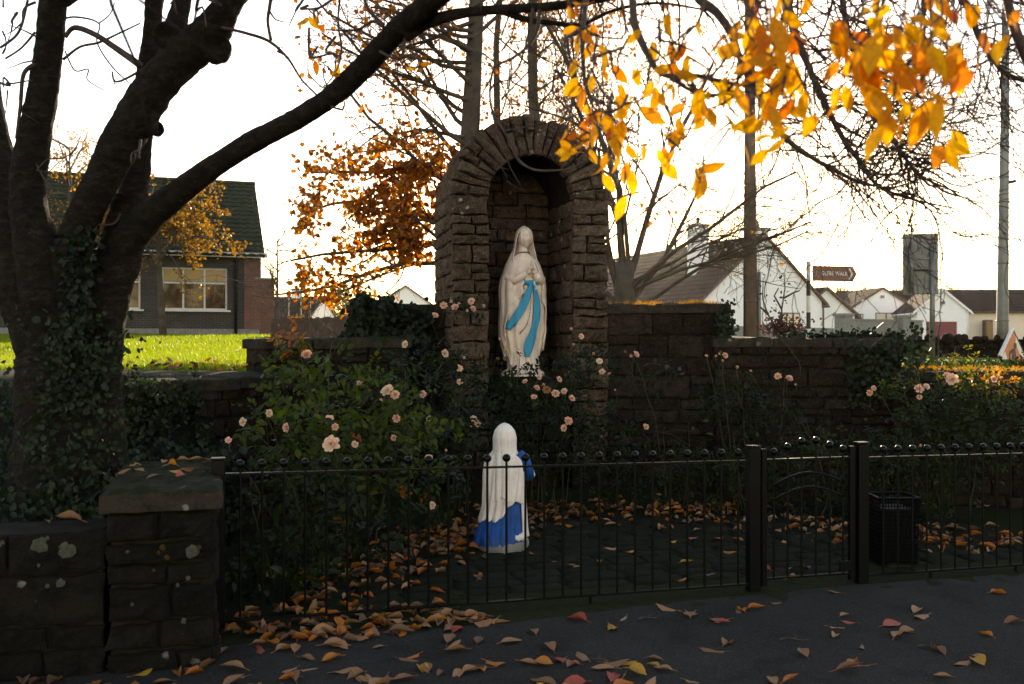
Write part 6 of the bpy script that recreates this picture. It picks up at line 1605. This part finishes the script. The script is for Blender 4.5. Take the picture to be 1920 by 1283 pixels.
hc2 = P(1566, 0, 61.0); hc2.z = 1.75
gable_house('house_extension', 'low white lean-to wing right of the gabled bungalow', hc2 + Vector((-.6, 0, 0)), ua, 4.6, 6.0, 1.85, 1.55)
h3 = P(1654, 0, 84.0); h3.z = 1.8
gable_house('house', 'small white gabled bungalow behind the grey block wall', h3, math.radians(8), 5.9, 5.2, 2.95, 1.75, windows=[(-2.6, -1.7, .9, 2.55, 'win'), (-.6, 2.2, 1.2, 2.65, 'win'), (.0, .0, 4.0, 4.2, 'lamp')])
MB().tube([h3 + Vector((3.4, .1, -.5)), h3 + Vector((3.4, .1, 2.9))], .06, 6).build('drainpipe', M['black'], bpy.data.objects[[o.name for o in bpy.data.objects if o.name.startswith('house') and o.get('label', '').startswith('small white')][0]])
h3b = P(1725, 0, 87.0); h3b.z = 1.8
gable_house('house', 'brown roofed white house half hidden behind the road sign', h3b + Vector((2.2, 3.0, 0)), math.radians(84), 5.5, 8.0, 2.9, 1.9)
h4 = P(1766, 0, 76.0); h4.z = 1.75
gable_house('garage', 'white gabled garage with maroon door right of the sign post', h4, math.radians(-4), 3.7, 5.0, 2.65, 1.55, windows=[(-1.15, 1.1, -.2, 1.75, 'door'), (.05, .05, 3.2, 3.4, 'lamp')], barge='render')
h5 = P(1880, 0, 80.0); h5.z = 1.75
t5, Q5 = gable_house('house', 'long cream bungalow with brown tiled roof at the right edge', h5 + Vector((8.6, 2.6, 0)), math.radians(87), 7.2, 13.2, 2.75, 1.75, wall='cream')
for (x0, x1, z0, z1) in ((1853, 1868, -.2, 1.95),):
    a = P((x0 + x1) / 2, 0, 78.0); f = MB().box((a.x, 78.75, 1.75 + (z0 + z1) / 2), ((x1 - x0) / F * 78, .5, z1 - z0), math.radians(-3)); w = f.build('window', M['wood_brown'], t5)
    MB().box((a.x, 78.47, 1.75 + (z0 + z1) / 2), ((x1 - x0) / F * 78 * .75, .03, (z1 - z0) * .86), math.radians(-3)).build('pane', M['glass'], w)

# concrete block wall
mb = MB(); a = P(1578, 0, 46); b = P(1725, 0, 49); c = (a + b) / 2
bw = thing('block_wall', 'grey concrete block wall with square piers in front of the bungalows', 'wall', Vector((c.x, c.y, 1.5)))
an = math.atan2(b.y - a.y, b.x - a.x)
MB().box((c.x, c.y, 1.95), ((b - a).length, .22, 1.75), an).build('wall', M['concrete'], bw)
MB().box((c.x, c.y, 2.86), ((b - a).length + .1, .30, .07), an).build('coping', M['concrete'], bw)
for x, d in ((1582, 45.9), (1692, 48.1)):
    p = P(x, 0, d); MB().bevbox((p.x, p.y, 2.0), (.6, .6, 2.05), .03, an).build('pier', M['concrete'], bw); MB().bevbox((p.x, p.y, 3.06), (.74, .74, .12), .03, an).build('pier_cap', M['concrete'], bw)
a = P(1372, 0, 40); b = P(1580, 0, 45.6); c = (a + b) / 2
o = MB().box((c.x, c.y, 1.75), ((b - a).length, .22, 1.35), math.atan2(b.y - a.y, b.x - a.x)).build('garden_wall', M['concrete']); tag(o, 'low grey garden wall in front of the white gable', 'wall')
# rubble wall by the far road
stone_wall('rubble_wall', 'dark field stone wall beyond the hedge, in front of the garage', P(1660, 0, 22.0), P(2050, 0, 21.0), 1.76, .45, M['wall'], random.Random(4), 1.2, coping=False, wmin=.22, wmax=.55, hmin=.14, hmax=.28, bulge=.05)
rt = random.Random(9)
for k in range(15):
    p = P(1668 + k * 18 + rt.uniform(-5, 5), 0, 21.9 - k * .05) ; p.z = 1.77; s = rt.uniform(.07, .13)
    mb = MB().ball(p, s, 9, 7, rt.uniform(.7, 1.2))
    mb.v = [p + (v - p) * (1 + .35 * noise.noise(v * 9)) for v in mb.v]
    o = mb.build('cope_boulder', M['wall'], bpy.data.objects['rubble_wall'], smooth=True)

# ------------------------------------------------------------------ poles, signs
M['pole_wood'] = mat_noise('weathered_pole', (.07, .045, .028), (.13, .085, .055), 5, .9, .6)
M['galv'] = mat_plain('galvanised_steel', (.20, .20, .19), .5, .6, .5, 0, (.12, .12, .115), 4)
M['sign_grey'] = mat_plain('grey_sign_back', (.19, .19, .165), .55, .2, .4, 0, (.13, .13, .112), 3)
M['sign_brown'] = mat_plain('brown_sign_face', (.19, .075, .046), .45)
M['sign_white'] = mat_plain('white_sign_print', (.78, .74, .68), .5)
M['sign_orange'] = mat_plain('orange_sign_face', (.62, .16, .05), .45)
M['sign_black'] = mat_plain('black_sign_print', (.012, .012, .012), .5)
b = gp(1409, 21); pole = thing('utility_pole', 'brown wooden utility pole in front of the white gabled house', 'pole', b)
knob = MB(); knobbly(knob, [b + Vector((-.05 * k / 8, 0, 9.5 * k / 8 - .3)) for k in range(9)], [.135 - .005 * k for k in range(9)], 14, .02); knob.build('shaft', M['pole_wood'], pole, smooth=True)
MB().tube([b + Vector((.16, -.03, -.2)), b + Vector((.155, -.03, 1.8))], .04, 8).build('cable_guard', M['galv'], pole, smooth=True)
MB().tube([b + Vector((-.16, -.02, -.2)), b + Vector((-.155, -.02, 2.6)), b + Vector((-.13, -.05, 6))], .018, 6).build('earth_cable', M['black'], pole, smooth=True)
for z in (1.2, 3.0, 5.0): MB().tube([b + Vector((.142 * math.cos(a) - .05 * z / 9.5, .142 * math.sin(a), z)) for a in [i / 14 * 2 * math.pi for i in range(15)]], .012, 4).build('band', M['galv'], pole)
b = gp(1879, 26); pole2 = thing('lamp_pole', 'grey pole with a side bracket and cable loop near the right edge', 'pole', b)
MB().tube([b + Vector((.10 * k / 8, 0, 10 * k / 8 - .3)) for k in range(9)], [.155 - .008 * k for k in range(9)], 12).build('shaft', M['galv'], pole2, smooth=True)
zb = 1.6 + (650 - 345) / F * 26 - b.z
MB().tube([b + Vector((.05, 0, zb)), b + Vector((.35, 0, zb + .08))], .04, 8).build('bracket', M['black'], pole2)
MB().tube([b + Vector((.30 + .26 * math.cos(a), 0, zb + .32 + .26 * math.sin(a))) for a in [i / 20 * 2 * math.pi for i in range(21)]], .012, 5).build('cable_loop', M['black'], pole2, smooth=True)
for z in (.9, 2.4, 4.0): MB().tube([b + Vector((.16 * math.cos(a) + .0125 * z, .16 * math.sin(a), z)) for a in [i / 14 * 2 * math.pi for i in range(15)]], .012, 4).build('band', M['galv'], pole2)
top2 = b + Vector((.06, 0, 6.2))
for k, (e, sag) in enumerate(((P(1250, -60, 24), .5), (P(1250, 60, 26), .6), (P(2300, 150, 24), .3), (P(2300, 620, 24), .2))):
    s = top2 + Vector((0, 0, -.35 * k)) if k < 3 else b + Vector((.1, 0, 2.2))
    pts = [s.lerp(e, t) - Vector((0, 0, sag * 4 * t * (1 - t))) for t in [i / 16 for i in range(17)]]
    o = MB().tube(pts, .006, 4).build('overhead_cable', M['black']); tag(o, ['upper overhead cable running left from the grey pole', 'lower overhead cable running left from the grey pole', 'overhead cable running right from the grey pole', 'low service cable at the right edge beside the grey pole'][k], 'cable')
o = MB().tube([P(-300, 74, 40).lerp(P(760, 102, 44), i / 12) for i in range(13)], .007, 4).build('overhead_cable', M['black']); tag(o, 'thin cable crossing the sky behind the cherry limbs at left', 'cable')

b = gp(1516, 14.0); wp = thing('walk_signpost', 'black and white banded post with brown walking trail arrow sign', 'signpost', b)
pz = lambda py: 1.6 + (HZ - py) / F * 14.0
bands = [(491, 527, 'sign_white'), (527, 555, 'sign_black'), (555, 586, 'sign_white'), (586, 617, 'sign_black'), (617, 690, 'sign_white')]
for y0, y1, mt in bands: MB().tube([Vector((b.x, b.y, pz(y1))), Vector((b.x, b.y, pz(y0)))], .030, 14).build('band', M[mt], wp)
MB().ball((b.x, b.y, pz(491)), .0305, 12, 6, .4).build('cap', M['sign_white'], wp, smooth=True)
ax = math.radians(14); aX = Vector((math.cos(ax), math.sin(ax), 0)); aN = Vector((math.sin(ax), -math.cos(ax), 0))
so_ = Vector((b.x, b.y, 0)) + aN * .0
def aP(u, z, n=0.0): return so_ + aX * u + aN * n + Vector((0, 0, z))
zt_, zb_ = pz(498), pz(527); zm = (zt_ + zb_) / 2; u0, u1, u2 = .065, .70, .765
out = [(u0, zb_), (u1, zb_), (u2, zm), (u1, zt_), (u0, zt_)]
mb = MB(); mb.poly([aP(u, z, .008) for u, z in out]); mb.poly([aP(u, z, -.008) for u, z in reversed(out)])
for k in range(5):
    a, c = out[k], out[(k + 1) % 5]; mb.quad(aP(*a, -.008), aP(*c, -.008), aP(*c, .008), aP(*a, .008))
plate = mb.build('arrow_plate', M['sign_brown'], wp)
for z in (zt_ - .004, zb_ + .004): MB().tube([aP(0, z, .034), aP(.03, z, .02), aP(.08, z, .0)], .007, 6).build('clamp', M['sign_black'], wp)
def flat(name, polys, mt, n=.0105):
    m = MB()
    for p in polys:
        m.poly([aP(u, z, n) for u, z in p])
    return m.build(name, M[mt], plate)
cw, ch_ = .030, (zt_ - zb_)
flat('chevron', [[(.625, zm - ch_ * .36), (.655, zm - ch_ * .36), (.70, zm), (.67, zm)], [(.67, zm), (.70, zm), (.655, zm + ch_ * .36), (.625, zm + ch_ * .36)]], 'sign_white')
wx = .125; hh = ch_
def bar2(a, c, w):
    dx, dz = c[0] - a[0], c[1] - a[1]; L = math.hypot(dx, dz); nx, nz = -dz / L * w, dx / L * w
    return [(a[0] - nx, a[1] - nz), (c[0] - nx, c[1] - nz), (c[0] + nx, c[1] + nz), (a[0] + nx, a[1] + nz)]
M['sign_dim'] = mat_plain('faded_sign_print', (.30, .22, .17), .5)
flat('walker_symbol', [[(wx + .009 * math.cos(q / 10 * 6.283), zm + hh * .31 + .009 * math.sin(q / 10 * 6.283)) for q in range(10)], bar2((wx, zm + hh * .2), (wx - .006, zm - hh * .05), .008), bar2((wx - .006, zm - hh * .05), (wx - .035, zm - hh * .28), .004), bar2((wx - .006, zm - hh * .05), (wx + .024, zm - hh * .28), .004), bar2((wx, zm + hh * .15), (wx + .034, zm + hh * .02), .003), bar2((wx, zm + hh * .15), (wx - .024, zm + hh * .0), .003), bar2((wx + .034, zm + hh * .05), (wx + .036, zm - hh * .28), .002)], 'sign_dim')
fc = bpy.data.curves.new('lettering', 'FONT'); fc.body = 'GLEBE WALK'; fc.size = .092; fc.align_x = 'LEFT'; fc.align_y = 'CENTER'; fc.space_word = 1.3; fc.space_character = 1.05; fc.offset = .0012
fo = bpy.data.objects.new('tmp_text', fc); COL.objects.link(fo)
bpy.context.view_layer.update()
tme = bpy.data.meshes.new_from_object(fo.evaluated_get(bpy.context.evaluated_depsgraph_get()))
bpy.data.objects.remove(fo); tme.name = 'lettering'
wdt = max(v.co.x for v in tme.vertices); kx = .42 / wdt
tme.transform(Matrix.Diagonal((kx, .86, 1, 1)))
rotm = Matrix((aX, Vector((0, 0, 1)), aN)).transposed().to_euler()
place(tme, 'lettering', plate, aP(.195, zm, .0115), rotm, (1, 1, 1), M['sign_white'])

b = gp(1748, 18.0); sb = thing('road_sign', 'back of a tall grey road sign on a steel post', 'road sign', b)
k = 18.0 / F; zz = lambda py: 1.6 + (HZ - py) * k; xx = lambda px: (px - 960) * k
an = math.radians(8)
pl = MB(); pl.bevbox((xx(1728.5), 18.06, (zz(438) + zz(552)) / 2), (63 * k / math.cos(an), .02, 114 * k), .006, -an); sp = pl.build('sign_plate', M['sign_grey'], sb)
MB().tube([Vector((xx(1748), 18.0, 1.2)), Vector((xx(1748), 18.0, zz(455)))], .047, 12).build('post', M['galv'], sb, smooth=True)
MB().tube([Vector((xx(1708), 17.98, zz(548))), Vector((xx(1708), 17.98, zz(457)))], .042, 12).build('stub_post', M['galv'], sb, smooth=True)
MB().tube([Vector((xx(1708), 17.98, zz(504))), Vector((xx(1748), 18.0, zz(504)))], .032, 10).build('cross_tube', M['galv'], sb, smooth=True)
for y in (484, 522, 548, 462): MB().box((xx(1728.5), 18.035, zz(y)), (60 * k, .02, .03), -an).build('channel', M['galv'], sp)

# roadworks diamond at the right edge
c = P(1898, 668, 14.0); rw_ = thing('roadworks_sign', 'orange and white roadworks diamond sign with black digging figure at the right edge', 'road sign', Vector((c.x, c.y, 1.3)))
ra = math.radians(38); rX = Vector((math.cos(ra), math.sin(ra), 0)); rNn = Vector((math.sin(ra), -math.cos(ra), 0)); hs = 51 * 14 / F
def rP(u, w, n=0.0): return c + rX * u * hs + Vector((0, 0, w * hs)) + rNn * n
dm = [(-.95, 0), (0, -1), (.95, 0), (0, 1)]
mb = MB(); mb.poly([rP(u, w, .012) for u, w in dm]); mb.poly([rP(u, w, -.012) for u, w in reversed(dm)])
for q in range(4): a, e2 = dm[q], dm[(q + 1) % 4]; mb.quad(rP(*a, -.012), rP(*e2, -.012), rP(*e2, .012), rP(*a, .012))
pl = mb.build('diamond_plate', M['sign_orange'], rw_)
def rflat(name, polys, mt, n):
    m = MB()
    for p in polys: m.poly([rP(u, w, n) for u, w in p])
    return m.build(name, M[mt], pl)
rflat('pale_patch', [[(-.88, -.02), (-.42, -.52), (-.22, -.44), (-.62, .18)], [(.22, .72), (.88, .0), (.62, -.06), (.18, .46)]], 'sign_white', .0135)
circ = lambda cx, cy, r: [(cx + r * math.cos(q / 14 * 6.283), cy + r * math.sin(q / 14 * 6.283)) for q in range(14)]
rflat('digging_figure', [circ(.15, .38, .12), [(-.05, .28), (.16, .26), (.28, -.2), (-.02, -.26), (-.10, .0)], bar2((-.02, .22), (-.28, .12), .06), bar2((-.28, .12), (-.26, -.2), .05), bar2((.04, -.2), (-.08, -.58), .07), bar2((.2, -.2), (.28, -.56), .07), bar2((-.26, -.18), (.34, -.5), .03)], 'sign_black', .015)
MB().tube([rP(-.95, 0), rP(0, 1)], .030, 6).build('edge_rim', M['sign_white'], rw_)  # sunlit edge of the plate, painted white
MB().tube([rP(.95, 0), rP(0, 1)], .018, 6).build('edge_rim', M['sign_black'], rw_); MB().tube([rP(-.95, 0), rP(0, -1)], .018, 6).build('edge_rim', M['sign_black'], rw_)
for s in (-.5, .5): MB().tube([rP(s, -.5, -.02), rP(s, -1.2, -.25)], .012, 6).build('leg', M['galv'], rw_)
c2 = P(1657, 632, 15.5); hs2 = 28 * 15.5 / F
mb = MB(); q = [c2 + Vector((-hs2 * 1.15, 0, 0)), c2 + Vector((0, 0, -hs2)), c2 + Vector((hs2 * .8, 0, 0)), c2 + Vector((-.0, 0, hs2))]
mb.poly(q); mb.poly([p + Vector((0, .02, 0)) for p in reversed(q)])
for i in range(4): mb.quad(q[i], q[(i + 1) % 4], q[(i + 1) % 4] + Vector((0, .02, 0)), q[i] + Vector((0, .02, 0)))
mb.tube([c2 + Vector((0, .03, -hs2)), c2 + Vector((0, .15, -hs2 - .25))], .02, 6)
o = mb.build('diamond_sign', M['sign_grey']); tag(o, 'back of a small grey diamond sign peeping over the middle right wall', 'road sign')

# shrub with bare stems by the wooden pole
b = gp(1462, 16.5); sh = thing('bare_shrub', 'dark shrub with two tall budded stems in front of the white gable', 'shrub', b)
mb = MB(); rs2 = random.Random(12)
for pts in ([(1462, 625), (1440, 590), (1430, 560), (1431, 520)], [(1466, 625), (1466, 580), (1472, 540), (1470, 515), (1478, 490)], [(1466, 580), (1452, 555), (1460, 540)], [(1468, 560), (1490, 548), (1500, 545)], [(1440, 590), (1425, 575)]):
    mb.tube([P(x, y, 16.5) for x, y in pts], [.018 - .004 * i for i in range(len(pts))], 5)
mb.build('stems', M['twig'], sh)
pos = [P(1470 + rs2.gauss(0, 22), 612 + rs2.gauss(0, 9), 16.5 + rs2.gauss(0, .2)) for _ in range(520)] + [P(x + rs2.gauss(0, 5), y + rs2.gauss(0, 6), 16.5) for x, y in [(1431, 525), (1430, 555), (1436, 580), (1470, 520), (1474, 540), (1466, 560), (1452, 575)] for _ in range(6)]
M['shrub_leaf'] = mat_leaf('dark_shrub_leaf', [(.05, .018, .014), (.09, .035, .025), (.07, .03, .02)], .3, 1.4, .6, .6)
crown(sh, pos, M['shrub_leaf'], .04, .07)

# ------------------------------------------------------------------ far left and far distance
M['fence_wood'] = mat_noise('old_fence_boards', (.05, .032, .022), (.09, .056, .04), 5, .9, .4)
fa, fb = P(508, 0, 27.5), P(690, 0, 25.0); fw = thing('board_fence', 'brown close-boarded fence between the school and the ivy clump', 'fence', Vector((fa.x, fa.y, 1.6)))
L = (fb - fa).length; fx = (fb - fa).normalized(); n = int(L / .15); rq = random.Random(6); an = math.atan2(fx.y, fx.x)
zlo = h_upper(fa.x, 27) - .1
for i in range(n):
    p = fa + fx * (.15 * (i + .5)); h = .66 + rq.uniform(-.02, .02)
    MB().box((p.x, p.y + rq.uniform(-.01, .01), zlo + h / 2), (.142, .022, h), an).build('board', M['fence_wood'], fw)
hz_house = gp(592, 105)
gable_house('house', 'pale hazy house with low grey roof far beyond the board fence', hz_house + Vector((.0, 4, 0)), math.radians(80), 8.0, 9.0, 2.6, 2.3, stacks=[(0, 3, .9, .9, 4.2, 5.7, 1)])
gable_house('house', 'far hazy house half hidden behind the copper tree leaves', gp(760, 95), math.radians(12), 7.5, 9.0, 2.8, 2.6)
M['far_leaf'] = mat_leaf('far_foliage', [(.05, .06, .02), (.09, .085, .025), (.13, .10, .03)], .4, 1.5, .6, .8)
M['conifer'] = mat_leaf('far_conifer', [(.05, .055, .02), (.08, .075, .022), (.16, .12, .03)], .35, 1.5, .6, .8)
def far_bush(label, px, d, w, h, n, seed, name='far_tree', mat='far_leaf', cat='tree', size=(.12, .3), trunk=True, cone=0.0):
    rnd = random.Random(seed); b = gp(px, d); t = thing(name, label, cat, b)
    mb = MB(); mb.tube([b + Vector((0, 0, -.2)), b + Vector((0, 0, h * .8))], [h * .03, h * .008], 6)
    for k in range(10): 
        z = rnd.uniform(.25, .75) * h; a = rnd.uniform(0, 6.28); mb.tube([b + Vector((0, 0, z)), b + Vector((math.cos(a) * w * .4, math.sin(a) * w * .4, z + h * .2))], [h * .012, h * .004], 4)
    mb.build('trunk', M['bark_far'], t)
    lob = [(rnd.gauss(0, .22) * w, rnd.gauss(0, .2) * w, rnd.uniform(.3, .9) * h) for _ in range(12)]; pos = []
    for k in range(n):
        l = rnd.choice(lob); s = (1 - cone * l[2] / h)
        pos.append(b + Vector((l[0] * s + rnd.gauss(0, .12) * w * s, l[1] * s + rnd.gauss(0, .12) * w, l[2] + rnd.gauss(0, .09) * h)))
    pos = [p for p in pos if p.z > b.z]
    crown(t, pos, M[mat], *size); return t
far_bush('hazy grey tree beyond the far house on the left', 648, 130, 7, 7.5, 1500, 1, size=(.2, .5))
far_bush('hazy tree with a palm-like head left of the copper tree', 692, 90, 3.2, 3.8, 700, 2)
far_bush('round green garden shrub at the foot of the young bare tree', 535, 60, 2.2, 1.2, 500, 3, name='far_shrub', cat='shrub', size=(.06, .14))
far_bush('pale yellow shrub before the far hazy house', 612, 70, 2.4, 1.5, 600, 4, name='far_shrub', cat='shrub', size=(.06, .16))
far_bush('low dark shrub row beyond the board fence', 650, 55, 3.6, 1.0, 700, 5, name='far_shrub', cat='shrub', size=(.06, .14))
far_bush('sunlit bush behind the board fence', 570, 42, 1.6, 1.0, 500, 6, name='far_shrub', cat='shrub', size=(.05, .1), mat='birch')
for k, (x, d, w, h) in enumerate(((1568, 150, 5, 7.5), (1590, 155, 6, 8.6), (1612, 150, 6, 7.6), (1636, 160, 7, 8.8), (1688, 150, 4, 8.2), (1778, 150, 5, 8.4))):
    far_bush(['leftmost of the golden-green trees beyond the lean-to wing', 'second golden-green tree beyond the lean-to wing', 'third golden-green tree beyond the lean-to wing', 'golden-green tree just left of the small bungalow gable', 'far tree top showing above the small bungalow roof', 'round far tree top above the garage roof'][k], x, d, w, h, 1100, 30 + k, mat='conifer', size=(.2, .5), cone=.35)
for k, (x, d, y0) in enumerate(((512, 45, 500), (564, 60, 495), (581, 58, 512), (541, 62, 522))):
    b = gp(x, d); zt2 = 1.6 + (HZ - y0) / F * d
    t = thing('flagpole', ['short dark pole behind the brick side wall', 'thin flagpole carrying an orange flag beyond the fence', 'dark plain flagpole beyond the fence', 'faint pole between the young tree and the orange flag'][k], 'pole', b)
    MB().tube([b, Vector((b.x, b.y, zt2))], .035, 6).build('shaft', M['galv' if k != 2 else 'black'], t)
    if k == 1:
        def _fl(i, j): return Vector((b.x + .06 + .42 * i / 5 * (1 - .5 * j / 8), b.y + .08 * math.sin(i * 1.3 + j), zt2 - .1 - 1.2 * j / 8 - .35 * i / 5))
        f = MB(); f.grid(_fl, 6, 9); f.build('flag', M['sign_orange'], t, smooth=True)

# ------------------------------------------------------------------ hazy low-sun air
hz_m = bpy.data.materials.new('autumn_haze'); hz_m.use_nodes = True
nt = hz_m.node_tree
for n_ in list(nt.nodes):
    if n_.type != 'OUTPUT_MATERIAL': nt.nodes.remove(n_)
pv = N(nt, 'ShaderNodeVolumePrincipled'); pv.inputs['Color'].default_value = (1.0, .95, .88, 1)
pv.inputs['Density'].default_value = .0001; pv.inputs['Anisotropy'].default_value = .97
nt.links.new(pv.outputs[0], [n_ for n_ in nt.nodes if n_.type == 'OUTPUT_MATERIAL'][0].inputs['Volume'])
o = MB().box((0, 0, 10.5), (3400, 3400, 24)).build('haze', hz_m); o['kind'] = 'stuff'
